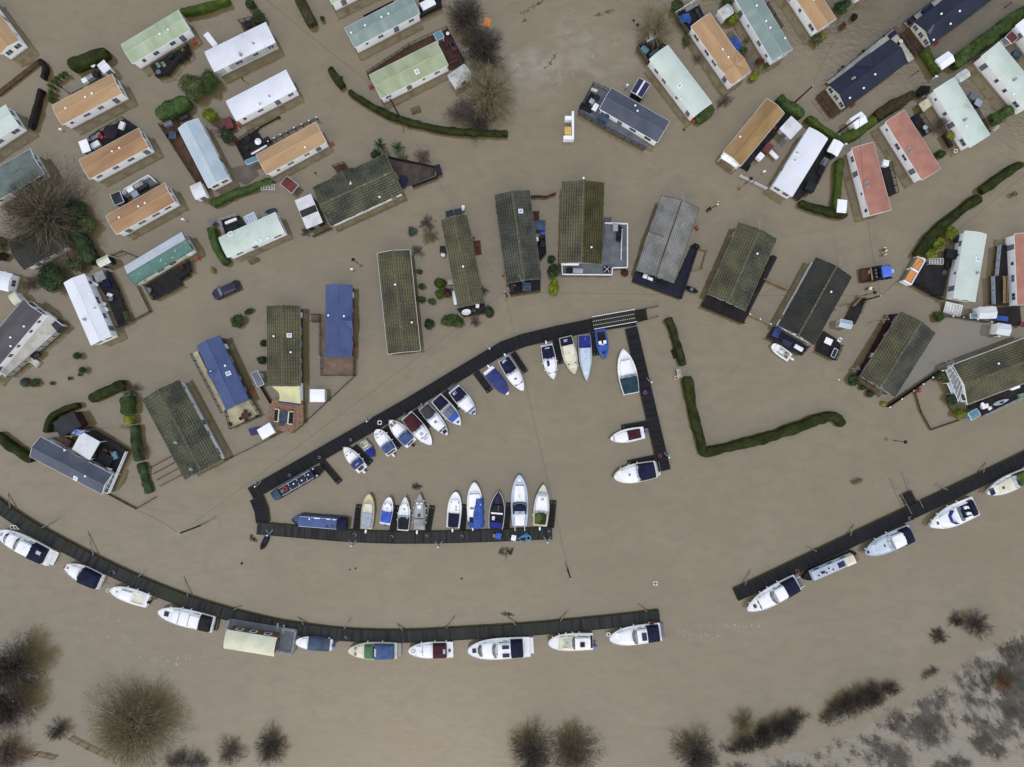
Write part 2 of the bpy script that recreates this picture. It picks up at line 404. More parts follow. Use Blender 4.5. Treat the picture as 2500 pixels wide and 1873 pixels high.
# ---------------------------------------------------------------- the flood water
def water_mat():
 m = bpy.data.materials.new("silty_flood_water"); m.use_nodes = True
 t = m.node_tree; N, Lk = t.nodes.new, t.links.new
 pb = t.nodes["Principled BSDF"]
 g = N("ShaderNodeTexCoord")
 def noi(s, d, sx=1, sy=1, dist=0.):
  mp = N("ShaderNodeMapping"); mp.inputs["Scale"].default_value = (sx, sy, 1); Lk(g.outputs["Object"], mp.inputs[0])
  n = N("ShaderNodeTexNoise"); n.inputs["Scale"].default_value = s; n.inputs["Detail"].default_value = d
  n.inputs["Distortion"].default_value = dist
  Lk(mp.outputs[0], n.inputs["Vector"]); return n.outputs["Fac"]
 def ramp(x, a, b):
  n = N("ShaderNodeMapRange"); Lk(x, n.inputs[0]); n.inputs[1].default_value = a; n.inputs[2].default_value = b; return n.outputs[0]
 def mix(f, a, b):
  n = N("ShaderNodeMix"); n.data_type = 'RGBA'
  Lk(f, n.inputs[0])
  for i, x in ((6, a),(7, b)):
   if isinstance(x, tuple): n.inputs[i].default_value = x
   else: Lk(x, n.inputs[i])
  return n.outputs[2]
 c = mix(ramp(noi(.018,3),.35,.65), WATER_A, WATER_B)
 c = mix(ramp(noi(.06,5,1,1.6,.8),.4,.9), c, WATER_C)
 # sheen of rippled water past the bare trees, painted in as a paler colour
 sp = N("ShaderNodeVectorMath"); sp.operation = 'SUBTRACT'; Lk(g.outputs["Object"], sp.inputs[0]); sp.inputs[1].default_value = P(1345,150)
 mp = N("ShaderNodeMapping"); mp.vector_type = 'POINT'; mp.inputs["Rotation"].default_value = (0,0, math.radians(-62)); mp.inputs["Scale"].default_value = (1 / 14., 1 / 6., 0)
 Lk(sp.outputs[0], mp.inputs[0])
 ln = N("ShaderNodeVectorMath"); ln.operation = 'LENGTH'; Lk(mp.outputs[0], ln.inputs[0])
 k = ramp(ln.outputs["Value"],1.4,.3)
 mm = N("ShaderNodeMath"); mm.operation = 'MULTIPLY'; Lk(k, mm.inputs[0]); Lk(ramp(noi(.16,6,1,1,1.2),.36,.66), mm.inputs[1])
 c = mix(mm.outputs[0], c, WATER_D)
 c = mix(ramp(noi(.35,8,1,1.8,.6),.42,.8), c, WATER_E)
 Lk(c, pb.inputs["Base Color"])
 pb.inputs["Roughness"].default_value = .06
 pb.inputs["IOR"].default_value = 1.85
 b1 = N("ShaderNodeBump"); b1.inputs["Strength"].default_value = .34; b1.inputs["Distance"].default_value = .05
 Lk(noi(1.1,3,1,1.5,.6), b1.inputs["Height"])
 b2 = N("ShaderNodeBump"); b2.inputs["Strength"].default_value = .12; b2.inputs["Distance"].default_value = .12
 Lk(noi(.25,2), b2.inputs["Height"]); Lk(b1.outputs[0], b2.inputs["Normal"])
 Lk(b2.outputs[0], pb.inputs["Normal"])
 MATS["silty_flood_water"] = m
WATER_A, WATER_B, WATER_C, WATER_D, WATER_E = C(123,108,79), C(115,101,73), C(128,115,90), C(146,137,123), C(108,95,69)
water_mat()
wm = MB()
n_, s_ = 24,1800.0
for i in range(n_ + 1):
 for j in range(n_ + 1): wm.v.append((-s_ + 2 * s_ * i / n_, -s_ + 2 * s_ * j / n_, 0))
for i in range(n_):
 for j in range(n_):
  a = i * (n_ + 1) + j; wm.f.append((a, a + n_ + 1, a + n_ + 2, a + 1)); wm.m.append(0)
wo = wm.build("flood_water", "silty_flood_water"); wo["kind"] = "structure"; wo["label"] = "brown silty flood water covering the whole holiday park"
# ---------------------------------------------------------------- buildings
def frame3(A, B, Cc, z):
 a, b, c = P(*A, z), P(*B, z), P(*Cc, z)
 if (b - a).cross(c - b).z < 0:
  c = c + (a - b); a, b = b, a
 x = (b - a); L = x.length; x.normalize(); y = V((-x.y, x.x, 0))
 W = (c - b).dot(y)
 o = (a + b) / 2 + y * W / 2; o.z = 0
 return o, math.atan2(x.y, x.x), L, W, x, y
def local(o, rot, px, py, z):
 d = P(px, py, z) - o; c, s = math.cos(-rot), math.sin(-rot)
 return V((d.x * c - d.y * s, d.x * s + d.y * c, z))
def building(label, A, B, Cc, eave=2.5, rise=.42, roof="roof_orange", wall="white_wall", oh=.14, cat="caravan", name="static_caravan",
             roof2=None, win=True, frame="window_frame", arch=False, trim="trim_white", group=None, vents=(), flues=(), lights=(), gables=(),
             ridge=None, skirt=True, porch=None, sill=.95, antenna=(), doors=True, bands=()):
 o, rot, L, W, x, y = frame3(A, B, Cc, eave)
 t = thing(name, label, cat, o, rot, group)
 rd = random.Random(label)
 hl, hw = L / 2, W / 2
 def zr(yy): return eave + rise * ((1 - (yy / hw) ** 2) if arch else (1 - abs(yy) / hw))
 ys = [hw * (-1 + 2 * i / 10) for i in range(11)] if arch else [-hw, 0, hw]
 prof = [(yy, zr(yy)) for yy in ys]
 mb = MB()
 for i in range(len(prof) - 1):
  (y0, z0),(y1, z1) = prof[i], prof[i + 1]
  mi = 1 if roof2 and (y0 + y1) > 0 else 0
  nx = max(1, int(L / 1.2)); T = .07
  a = len(mb.v)
  mb.loft([[(-hl + L * k / nx, y0, z0),(-hl + L * k / nx, y0, z0 - T),(-hl + L * k / nx, y1, z1 - T),(-hl + L * k / nx, y1, z1)] for k in range(nx + 1)], mi=mi)
 mb.build("roof", [roof, roof2] if roof2 else roof, t, smooth=arch)
 w = MB()
 iw, il = hw - oh, hl - oh * 1.2
 top = [(yy * iw / hw, zr(yy) - .09) for yy in ys]
 sec = [(-iw, -.6)] + top + [(iw, -.6)]
 w.loft([[(xx, p[0], p[1]) for p in reversed(sec)] for xx in (-il, il)])
 w.build("wall", wall, t)
 if not arch and ridge is not False:
  r = MB(); r.loft([[(xx, -.13, zr(.13) + .012),(xx, 0, eave + rise + .06),(xx, .13, zr(.13) + .012)] for xx in (-hl - .02, hl + .02)])
  r.build("ridge_cap", ridge or roof, t)
 for sg in (-1,1):
  g = MB(); g.box(-hl, hl, sg * hw - .05 if sg < 0 else sg * hw + .003, sg * hw - .003 if sg < 0 else sg * hw + .05, eave - .13, eave - .03)
  g.build("gutter", trim, t)
  b = MB()
  for k in range(len(prof) - 1):
   (y0, z0),(y1, z1) = prof[k], prof[k + 1]
   xa, xb = (sg * hl + .003, sg * hl + .045) if sg > 0 else (-hl - .045,-hl - .003)
   b.loft([[(xa, y0, z0 - .15),(xb, y0, z0 - .15),(xb, y0, z0 + .02),(xa, y0, z0 + .02)],[(xa, y1, z1 - .15),(xb, y1, z1 - .15),(xb, y1, z1 + .02),(xa, y1, z1 + .02)]])
  b.build("bargeboard", trim, t)
 if skirt:
  s = MB()
  for sg in (-1,1): s.box(-il - .02, il + .02, sg * iw - .03, sg * iw + .03,.38,.44); s.box(sg * il - .03, sg * il + .03,-iw - .02, iw + .02,.38,.44)
  s.build("skirting_rail", trim, t)
 def window(cx, cy, cz, ww, hh, axis, sg):
  f, p = MB(), MB(); e = .06
  def bx(m, u0, u1, v0, v1, d0, d1):
   d0, d1 = sorted((sg * d0, sg * d1))
   if axis == 'y': m.box(cx + u0, cx + u1, cy + d0, cy + d1, cz + v0, cz + v1)
   else: m.box(cx + d0, cx + d1, cy + u0, cy + u1, cz + v0, cz + v1)
  h2, v2 = ww / 2, hh / 2
  bx(f, -h2, h2, v2 - e, v2,-.02,.04); bx(f, -h2, h2,-v2,-v2 + e, -.02,.05)
  bx(f, -h2,-h2 + e, -v2 + e, v2 - e, -.02,.04); bx(f, h2 - e, h2,-v2 + e, v2 - e, -.02,.04)
  if ww > .85: bx(f, -.025,.025,-v2 + e, v2 - e, -.02,.036)
  bx(p, -h2 + e, h2 - e, -v2 + e, v2 - e, -.015,.022)
  fo = f.build("window", frame, t); p.build("pane", "pane", fo)
 if win:
  for sg in (-1,1):
   vis = (V((o.x, o.y, 0)) + y * sg * hw).dot(y * sg) < 0
   n = max(2, int(L / 2.5)) if vis else max(2, int(L / 4.5))
   dk = rd.randrange(n) if doors and vis else -1
   for i in range(n):
    xx = -il + 2 * il * (i + .5 + rd.uniform(-.18,.18)) / n
    if i == dk:
     d = MB(); d.box(xx - .42, xx + .42, sg * iw - .02, sg * iw + .045,.42,2.12)
     do = d.build("door", "trim_white" if "white" not in wall else "grey_plastic", t)
     h = MB(); h.box(xx + .28, xx + .36, sg * (iw + .06) - .02, sg * (iw + .06) + .02,1.15,1.2); h.build("handle", "black_metal", do)
    else:
     ww = rd.choice((.5,.6,.95,1.15,1.3)); hh = rd.choice((.75,.85,.95)) if ww > .55 else .6
     window(xx, sg * iw, eave - sill, ww, hh, 'y', sg)
   n = max(1, int(W / 1.5))
   for i in range(n): window(sg * il, -iw + 2 * iw * (i + .5) / n, eave - sill, min(1.1, W / n * .62),1.0, 'x', sg)
 for (px, py) in vents:
  q = local(o, rot, px, py, eave + rise * .6); q.z = zr(max(-hw, min(hw, q.y)))
  m = MB(); m.lathe([(.07,-.1),(.07,.16),(.17,.17),(.15,.25),(.05,.28)],10, q); m.build("roof_vent", "plain_white", t, True)
 for (px, py) in flues:
  q = local(o, rot, px, py, eave + rise * .6); q.z = zr(max(-hw, min(hw, q.y)))
  m = MB(); m.lathe([(.26,-.1),(.26,.03),(.11,.05),(.11,.45),(.2,.46),(.17,.58),(.04,.62)],12, q); m.build("flue", "galvanised", t, True)
 for (px, py) in lights:
  q = local(o, rot, px, py, eave + rise * .6); q.z = zr(max(-hw, min(hw, q.y)))
  sl_ = -math.copysign(rise / hw, q.y); R = Matrix.Translation(q) @ Matrix.Rotation(math.atan(sl_),4, 'X')
  m = MB(); m.box(-.34,.34,-.38,.38,-.05,.09, R=R); fo = m.build("skylight", "plain_white", t)
  m = MB(); m.box(-.22,.22,-.26,.26,.085,.105, R=R); m.build("pane", "boat_pale_glass", fo)
 for (px, py) in antenna:
  q = local(o, rot, px, py, eave + rise + .9)
  m = MB(); m.tube((q.x, q.y, eave - .3),(q.x, q.y, q.z + .5),.025)
  a0 = V((q.x - .6, q.y - .3, q.z + .45)); a1 = V((q.x + .6, q.y + .3, q.z + .45)); m.tube(a0, a1,.02)
  for k in range(6):
   c = a0.lerp(a1, k / 5.); m.tube(c + V((.12,-.24,0)), c - V((.12,-.24,0)),.014)
  m.build("aerial", "galvanised", t)
 for (sg, fr, hwid, zf) in gables:
  xc = -hl + L * fr; zg = eave + rise * zf; ye = sg * (hw + .12); yi = sg * hw * (1 - zf)
  g = MB(); zl = eave + .03
  g.add([(xc - hwid, ye, zl),(xc, ye, zg + .05),(xc, yi, zg + .05),(xc - hwid, sg * (hw - .02), zl)],[(0,1,2,3)] if sg < 0 else [(3,2,1,0)])
  g.add([(xc + hwid, ye, zl),(xc, ye, zg + .05),(xc, yi, zg + .05),(xc + hwid, sg * (hw - .02), zl)],[(3,2,1,0)] if sg < 0 else [(0,1,2,3)])
  g.add([(xc - hwid, ye, zl - .08),(xc, ye, zg - .03),(xc + hwid, ye, zl - .08),(xc + hwid, ye, zl),(xc, ye, zg + .05),(xc - hwid, ye, zl)],[(0,1,4,5),(1,2,3,4)])
  go = g.build("cross_gable", roof, t)
  q = MB(); q.add([(xc - hwid * .9, ye - sg * .06, zl - .02),(xc + hwid * .9, ye - sg * .06, zl - .02),(xc, ye - sg * .06, zg - .02)],[(0,1,2)]); q.build("gable_face", wall, go)
  q = MB(); q.tube((xc, ye, zg + .05),(xc, yi, zg + .05),.06,5); q.build("ridge_cap", ridge or roof, go)
 if porch:                                        # (end sign, depth, deck material): ridge roof carried past the end wall over a veranda floor
  sg, dp, dm = porch
  m = MB(); x0, x1 = sorted((sg * il, sg * (hl + dp))); m.box(x0, x1,-iw, iw, .3,.45); po = m.build("porch_floor", dm, t)
  r = MB(); xe = sg * (hl + dp - .05)
  for yy in np.linspace(-iw + .05, iw - .05,5): r.tube((xe, yy, .4),(xe, yy, 1.35),.04,5)
  r.beam((xe, -iw, 1.4),(xe, iw, 1.4),.08,.06)
  for s2 in (-1,1): r.beam((sg * il, s2 * iw, 1.4),(xe, s2 * iw, 1.4),.08,.06)
  r.build("railing", "trim_dark", po)
 return t, o, rot, L, W
def shed(label, A, B, Cc, h=1.9, rise=.25, roof="corrugated_white", wall="white_wall", name="garden_shed", cat="shed", group=None, **k):
 t, o, rot, L, W = building(label, A, B, Cc, eave=h, rise=rise, roof=roof, wall=wall, oh=.06, cat=cat, name=name, win=False, skirt=False, group=group, **k)
 y = W / 2 - .06
 sg = 1 if V((math.sin(rot),-math.cos(rot),0)).dot(o) > 0 else -1
 d = MB(); d.box(-.4,.4, sg * y - .015, sg * y + .03,.1, h - .2); do = d.build("door", "grey_plastic", t)
 q = MB(); q.box(.25,.33, sg * (y + .05) - .02, sg * (y + .05) + .02, h * .5, h * .5 + .08); q.build("handle", "black_metal", do)
 return t
# ---------------------------------------------------------------- decks, railings, fences
def deck(label, poly, z=.5, m="deck_dark", rails=(), rm="trim_dark", rh=.95, name="deck", cat="deck", style="bar", steps=(), edge=None, ang=0):
 pts = [P(x, y, z) for x, y in poly]; c = sum(pts, V()) / len(pts); c.z = 0
 d = pts[1] - pts[0]; rot = math.atan2(d.y, d.x) + math.radians(ang)
 t = thing(name, label, cat, c, rot)
 R = Matrix.Rotation(-rot, 3, 'Z')
 lp = [R @ (p - c) for p in pts]
 MB().prism([(p.x, p.y) for p in lp], z - .14, z).build("decking", m, t)
 e = MB(); n = len(lp)
 for i in range(n):
  a, b = lp[i], lp[(i + 1) % n]; k = max(1, int((b - a).length / 1.8))
  for j in range(k): q = a.lerp(b, (j + .03) / k); q = q * .97; e.box(q.x - .06, q.x + .06, q.y - .06, q.y + .06,-.5, z - .142)
 e.build("stilts", "pole_wood", t)
 for rl in rails:
  idx, mm, st = rl if isinstance(rl, tuple) else (rl, rm, style)
  a, b = lp[idx] * .99, lp[(idx + 1) % n] * .99
  railing(t, a, b, z, rh, mm, st)
 for (px, py, ang_, w_) in steps:
  q = R @ (P(px, py, z * .5) - c); s = MB(); RR = Matrix.Translation((q.x, q.y, 0)) @ Matrix.Rotation(math.radians(ang_) - rot, 4, 'Z')
  for k in range(4): s.box(-.5 + k * .28,-.24 + k * .28,-w_ / 2, w_ / 2,.05 + .13 * k, .1 + .13 * k, R=RR)
  s.box(-.55,.6,-w_ / 2 - .05,-w_ / 2,-.4,.6, R=RR); s.box(-.55,.6, w_ / 2, w_ / 2 + .05,-.4,.6, R=RR)
  s.build("steps", edge or m, t)
 return t
def railing(parent, a, b, z, h, m, style="bar", name="railing"):
 r = MB(); L = (b - a).length; n = max(2, int(L / 1.3) + 1)
 for i in range(n + 1):
  q = a.lerp(b, i / n); r.box(q.x - .045, q.x + .045, q.y - .045, q.y + .045, z - .05, z + h)
 r.beam((a.x, a.y, z + h + .04),(b.x, b.y, z + h + .04),.075,.045)
 r.beam((a.x, a.y, z + .15),(b.x, b.y, z + .15),.05,.05)
 if style == "bar":
  k = int(L / .17)
  for i in range(k): q = a.lerp(b, (i + .5) / k); r.box(q.x - .015, q.x + .015, q.y - .015, q.y + .015, z + .1, z + h)
 elif style == "rail":
  for f in (.4,.7): r.beam((a.x, a.y, z + h * f),(b.x, b.y, z + h * f),.035,.07)
 o = r.build(name, m, parent)
 if style == "panel":
  p = MB()
  for i in range(n):
   u, v = a.lerp(b, (i + .06) / n), a.lerp(b, (i + .94) / n); p.beam((u.x, u.y, z + h * .92),(v.x, v.y, z + h * .92),.03, h * .75)
  p.build("glass_panel", "boat_pale_glass" if m != "trim_white" else "trim_white", o)
 return o
def fence(label, pts, h=1.1, m="fence_wood", style="board", z0=-.5, name="fence", caps=None, cat="fence", gap=1.8):
 w = [P(x, y, h) for x, y in pts]; c = sum(w, V()) / len(w); c.z = 0
 t = thing(name, label, cat, c)
 po, pa, cp = MB(), MB(), MB()
 for a, b in zip(w[:-1], w[1:]):
  a, b = a - c, b - c; L = (b - a).length; n = max(1, int(round(L / gap)))
  for i in range(n + 1):
   q = a.lerp(b, i / n); po.box(q.x - .05, q.x + .05, q.y - .05, q.y + .05, z0, h + .06)
   if caps: cp.lathe([(.02,0),(.11,.05),(.12,.14),(.03,.2)],8,(q.x, q.y, h + .06))
  if style == "board":
   pa.beam((a.x, a.y, h - .03),(b.x, b.y, h - .03),.035, h + .3); pa.beam((a.x, a.y, h + .02),(b.x, b.y, h + .02),.09,.04)
  elif style == "rail":
   for f in (1., .66,.33): pa.beam((a.x, a.y, h * f),(b.x, b.y, h * f),.05,.1)
  elif style == "picket":
   for f in (.85,.3): pa.beam((a.x, a.y, h * f),(b.x, b.y, h * f),.05,.08)
   k = int(L / .22)
   for i in range(k): q = a.lerp(b, (i + .5) / k); pa.box(q.x - .06, q.x + .06, q.y - .045, q.y - .02,-.3, h)
 po.build("posts", m, t); pa.build("panels", m, t)
 if caps: cp.build("post_caps", caps, t, True)
 return t
# ---------------------------------------------------------------- pontoons
def resample(pts, step):
 out = [pts[0]]
 for a, b in zip(pts[:-1], pts[1:]):
  n = max(1, int((b - a).length / step)); out += [a.lerp(b, (i + 1) / n) for i in range(n)]
 return out
def smooth_path(pts, it=2):
 for _ in range(it):
  q = [pts[0]]
  for a, b in zip(pts[:-1], pts[1:]): q += [a.lerp(b, .25), a.lerp(b, .75)]
  pts = q + [pts[-1]]
 return pts
def strip(path_px, wpx, z, m, name, label, cat="pontoon", group=None, smooth=0, off=0.0):
 pts = [P(x, y, z) for x, y in path_px]
 if smooth: pts = smooth_path(pts, smooth)
 pts = resample(pts, 1.2); W = wpx * (H - z) / F
 c = sum(pts, V()) / len(pts); c.z = 0
 t = thing(name, label, cat, c, 0, group)
 top, flo, edg = MB(), MB(), MB(); top.uv = []
 u = 0; vs = []; n = len(pts)
 for i, p in enumerate(pts):
  d = (pts[min(i + 1, n - 1)] - pts[max(i - 1,0)]).normalized(); nn = V((-d.y, d.x, 0))
  if 0 < i < n - 1:
   cs = max(.6,(pts[i + 1] - p).normalized().dot(d)); nn = nn / cs
  if i: u += (p - pts[i - 1]).length
  q = p - c + nn * off * (H - z) / F
  vs.append((q, nn))
  for k in (-1,1): top.v.append(tuple(q + nn * k * W / 2)); top.uv.append((u, k * W / 2))
 for i in range(n - 1): top.f.append((2 * i, 2 * i + 2,2 * i + 3,2 * i + 1)); top.m.append(0)
 top.build("decking", m, t)
 rings = [[q + nn * s * (W / 2 - .05) + V((0,0, dz)) for s, dz in ((1,-.03),(-1,-.03),(-1,-z - .3),(1,-z - .3))] for q, nn in vs]
 flo.loft(rings); flo.build("float", "pontoon_float", t)
 for s in (-1,1):
  e = MB(); e.loft([[q + nn * s * (W / 2 + a) + V((0,0, b)) for a, b in ((0.003,.035),(.09,.035),(.09,-.22),(.003,-.22))] for q, nn in vs]); e.build("edge_beam", "pontoon_float", t)
 return t
# ---------------------------------------------------------------- boats
def boat(label, bow, stern, wpx, feats, hull="gelcoat_white", deckm="gelcoat_white", shape=(2.3,.75,.86), fb=.85, name="cabin_cruiser", cat="boat", group=None, rub="rim_grey"):
 zb = fb + .1
 b, s = P(*bow, zb), P(*stern, zb); ax = b - s; L = ax.length; W = wpx * (H - zb) / F
 rot = math.atan2(ax.y, ax.x); o = V((s.x, s.y, 0))
 t = thing(name, label, cat, o, rot, group)
 p_, q_, tw = shape
 def half(u):
  u = max(0., min(1., u))
  if u < .42: k = u / .42; return W / 2 * (tw + (1 - tw) * (k * (2 - k)))
  return W / 2 * max(0., 1 - ((u - .42) / .58) ** p_) ** q_
 def zd(u): return fb * (1 + .32 * max(0, u) ** 2.5)
 us = [0,.1,.2,.3,.42,.52,.62,.7,.78,.85,.9,.94,.97,.99,1.0]
 hm = MB(); rings = []
 for u in us:
  h = max(half(u),.015); z = zd(u)
  fx = .16 * L * .35 * max(0, u - .5) * 2            # bow rakes back towards the water
  rings.append([(u * L, h - .07 if h > .1 else h * .3, z - .05),(u * L, max(h - .045,.004), z + .04),(u * L, h, z + .03),(u * L - fx * .35, h * .97, z * .55),(u * L - fx * .8, h * (.9 - .25 * u),.05),(u * L - fx, h * (.7 - .3 * u),-.35)])
 full = [r + [(x, -y, z) for x, y, z in reversed(r)] for r in rings]
 hm.loft(full, cap=False, closed=False)
 n = len(full[0]); hm.f.append(tuple(range(1, n - 1))); hm.m.append(0)
 hm.build("hull", hull, t, True)
 dm = MB(); row = []
 for u in us:
  h = max(half(u) - .055,.004); row.append([(u * L if u < .98 else u * L - .04, h, zd(u) + .0),(u * L if u < .98 else u * L - .04,0, zd(u) + .03),(u * L if u < .98 else u * L - .04,-h, zd(u) + .0)])
 dm.loft(row, cap=False, closed=False); dm.build("deck", deckm, t, True)
 rb = MB()
 for s_ in (-1,1):
  pts = [V((u * L, s_ * (half(u) + .005), zd(u) - .03)) for u in us]; rb.path(pts, .035,5)
 rb.build("rubbing_strake", rub, t, True)
 def block(t0, t1, wf, h, rake=.35, aft=.08, crown=.06, nst=9, z0=None, fold=0):
  rr = []
  for i in range(nst):
   u = t0 + (t1 - t0) * i / (nst - 1); w = min(half(u) * wf, W / 2 * wf); zb_ = (zd(u) if z0 is None else z0) - .02
   f = i / (nst - 1); x = u * L
   dx = -rake * (1 if i == nst - 1 else 0) + aft * (1 if i == 0 else 0)
   hh = h * (1 if 0 < i < nst - 1 else .97) + (fold * math.cos(i * math.pi) if fold else 0)
   r = [(x, w, zb_),(x + dx * .8, w * .95, zb_ + hh * .72),(x + dx, w * .84, zb_ + hh * .95),(x + dx, w * .4, zb_ + hh + crown * .8),(x + dx, 0, zb_ + hh + crown)]
   rr.append(r + [(a, -b_, c) for a, b_, c in reversed(r[:-1])])
  return rr
 top = [0.0]
 for ft in feats:
  k = ft[0]
  if k == 'cab':                                # t0 t1 widthfrac height material [rake]
   m = MB(); m.loft(block(ft[1], ft[2], ft[3], ft[4], ft[6] if len(ft) > 6 else .35)); co = m.build("cabin", ft[5], t, True)
   wn = MB()
   for s_ in (-1,1):
    u0, u1 = ft[1] + .12 * (ft[2] - ft[1]), ft[1] + .8 * (ft[2] - ft[1])
    w0, w1 = min(half(u0), W / 2) * ft[3], min(half(u1), W / 2) * ft[3]
    za = zd(u0)
    wn.add([(u0 * L, s_ * (w0 * .985 + .02), za + ft[4] * .25),(u1 * L, s_ * (w1 * .985 + .02), za + ft[4] * .3),(u1 * L, s_ * (w1 * .96 + .02), za + ft[4] * .62),(u0 * L, s_ * (w0 * .96 + .02), za + ft[4] * .62)],[(0,1,2,3) if s_ < 0 else (3,2,1,0)])
   wn.build("cabin_window", "boat_dark_glass", co)
  elif k == 'can':                              # t0 t1 widthfrac height material
   m = MB(); m.loft(block(ft[1], ft[2], ft[3], ft[4],.12,.1,.1,9, fold=.02)); m.build("canopy", ft[5], t, True)
  elif k == 'cov':                              # t0 t1 material height: tarpaulin over the gunwales
   m = MB(); rr = []
   rdm = random.Random(label)
   for i in range(13):
    u = ft[1] + (ft[2] - ft[1]) * i / 12.; h = max(half(u) + .04,.1); z = zd(u)
    a = ft[4] * math.sin(math.pi * min(1, max(.12, i / 12.))) ** .5 * rdm.uniform(.85,1.1)
    r = [(u * L, h, z - .22),(u * L, h * 1.0, z + .06),(u * L, h * .66, z + a * .72 * rdm.uniform(.9,1.1)),(u * L, h * .3, z + a * .95),(u * L, 0, z + a)]
    rr.append(r + [(x_, -y_ * rdm.uniform(.97,1.03), z_) for x_, y_, z_ in reversed(r[:-1])])
   m.loft(rr); m.build("cover", ft[3], t, True)
  elif k == 'scr':                              # t widthfrac z0 height material [chevron]
   u, wf, z0, h, mm = ft[1:6]; ch = ft[6] if len(ft) > 6 else .28; w = half(u) * wf; zb_ = zd(u) + z0; x = u * L
   lo = [V((x - ch * 1.1, w, zb_)), V((x, w * .42, zb_)), V((x, -w * .42, zb_)), V((x - ch * 1.1,-w, zb_))]
   hi = [q + V((-.38,0, h)) for q in lo]; hi = [V((q.x, q.y * .9, q.z)) for q in hi]
   m = MB()
   for i in range(3): m.add([lo[i], lo[i + 1], hi[i + 1], hi[i], lo[i] + V((-.03,0,0)), lo[i + 1] + V((-.03,0,0)), hi[i + 1] + V((-.03,0,0)), hi[i] + V((-.03,0,0))],[(3,2,1,0),(4,5,6,7),(0,1,5,4),(2,3,7,6)])
   wo_ = m.build("windscreen", mm, t)
   f = MB(); f.path(lo, .03,5); f.path(hi, .03,5)
   for a, c in zip(lo, hi): f.tube(a, c, .028,5)
   f.build("screen_frame", "rim_grey", wo_)
  elif k == 'pit':                              # t0 t1 widthfrac floor material
   m = MB(); u0, u1, wf = ft[1:4]; mid = [(u0 + (u1 - u0) * i / 5.) for i in range(6)]
   ring = [V((u * L, half(u) * wf, 0)) for u in mid] + [V((u * L, -half(u) * wf, 0)) for u in reversed(mid)]
   zz = zd(.5 * (u0 + u1))
   m.prism([(q.x, q.y) for q in ring], zz + .03, zz + .045); co = m.build("cockpit", ft[4], t)
   r = MB(); n_ = len(ring)
   for i in range(n_): a, c = ring[i], ring[(i + 1) % n_]; r.beam((a.x, a.y, zz + .26),(c.x, c.y, zz + .26),.09,.24)
   r.build("coaming", deckm, co)
  elif k == 'pan':                              # t0 t1 y0 y1 z0 material name
   m = MB(); u0, u1, y0, y1, z0, mm, nm = ft[1:8]; zz = zd(.5 * (u0 + u1)) + z0
   m.box(u0 * L, u1 * L, y0 * W / 2, y1 * W / 2, zz - .07, zz + .03); m.build(nm, mm, t)
  elif k == 'out':
   mm = ft[1]; y0 = ft[2] if len(ft) > 2 else 0; m = MB(); x0 = -.32
   m.loft([[(x0 + a * sx, y0 + a2 * .15, z_) for sx, a2 in ((-.3,-.5),(.1,-1),(.3,-.7),(.3,.7),(.1,1),(-.3,.5))] for z_, a in ((fb - .05,.8),(fb + .12,1.05),(fb + .4,1.0),(fb + .5,.6))])
   mo = m.build("outboard_motor", mm, t, True)
   l = MB(); l.box(x0 - .05, x0 + .1, y0 - .06, y0 + .06,-.3, fb); l.box(x0 + .1,.06, y0 - .12, y0 + .12, fb - .25, fb - .05); l.build("bracket", "motor_black", mo)
  elif k == 'rail':                             # t start, height
   u0 = ft[1]; h = ft[2] if len(ft) > 2 else .5; r = MB()
   su = [u0 + (1 - u0) * i / 7. for i in range(8)]
   pl = [V((u * L, max(0, half(u) - .06), zd(u) + h)) for u in su]; pr = [V((q.x, -q.y, q.z)) for q in reversed(pl)]
   tip = V((L + .12,0, zd(1) + h)); r.path(pl[:-1] + [tip] + pr[1:],.022,5)
   for q in pl[0:7:2] + pr[1:8:2]: r.tube((q.x, q.y, q.z - h), q, .018,5)
   r.build("bow_rail", "galvanised", t)
  elif k == 'fen':                              # side, [t...] [material]
   for u in ft[2]:
    f = MB(); y0 = ft[1] * (half(u) + .1); f.lathe([(.03,.0),(.09,.05),(.1,.2),(.09,.42),(.03,.48)],8,(u * L, y0, zd(u) - .45)); f.build("fender", ft[3] if len(ft) > 3 else "plain_white", t, True)
  elif k == 'plat':
   m = MB(); m.box(-.62,-.02,-W * .38, W * .38,.22,.3); po = m.build("swim_platform", ft[1], t)
   r = MB(); r.path([V((-.6,-W * .34,.3)), V((-.6,-W * .34,.85)), V((-.6, W * .34,.85)), V((-.6, W * .34,.3))],.025,5); r.build("stern_rail", "galvanised", po)
  elif k == 'dav':
   for y0 in (-.28,.28):
    m = MB(); m.path([V((.1, y0 * W, fb)), V((.0, y0 * W, fb + .5)), V((-.65, y0 * W, fb + .55))],.045,6); m.build("davit", "gelcoat_white", t)
  elif k == 'mast':
   m = MB(); z0 = zd(ft[1]) + ft[3]; m.tube((ft[1] * L, 0, z0 - .1),(ft[1] * L - .1,0, z0 + ft[2]),.03,6); m.box(ft[1] * L - .25, ft[1] * L + .1,-.04,.04, z0 + ft[2] * .6, z0 + ft[2] * .6 + .04); m.build("mast", "galvanised", t)
  elif k == 'ring':
   m = MB(); m.torus((ft[1] * L, ft[2] * W / 2, zd(ft[1]) + ft[3]),.28,.07,14,6); m.build("life_ring", ft[4], t, True)
  elif k == 'hand':                             # handrails on the cabin roof
   for y0 in (-1,1):
    m = MB(); z = zd(.5) + ft[4]; m.path([V((ft[1] * L, y0 * ft[3] * W / 2, z)), V((ft[2] * L, y0 * ft[3] * W / 2 * .9, z))],.02,5)
    m.build("grab_rail", "galvanised", t)
  elif k == 'seat':
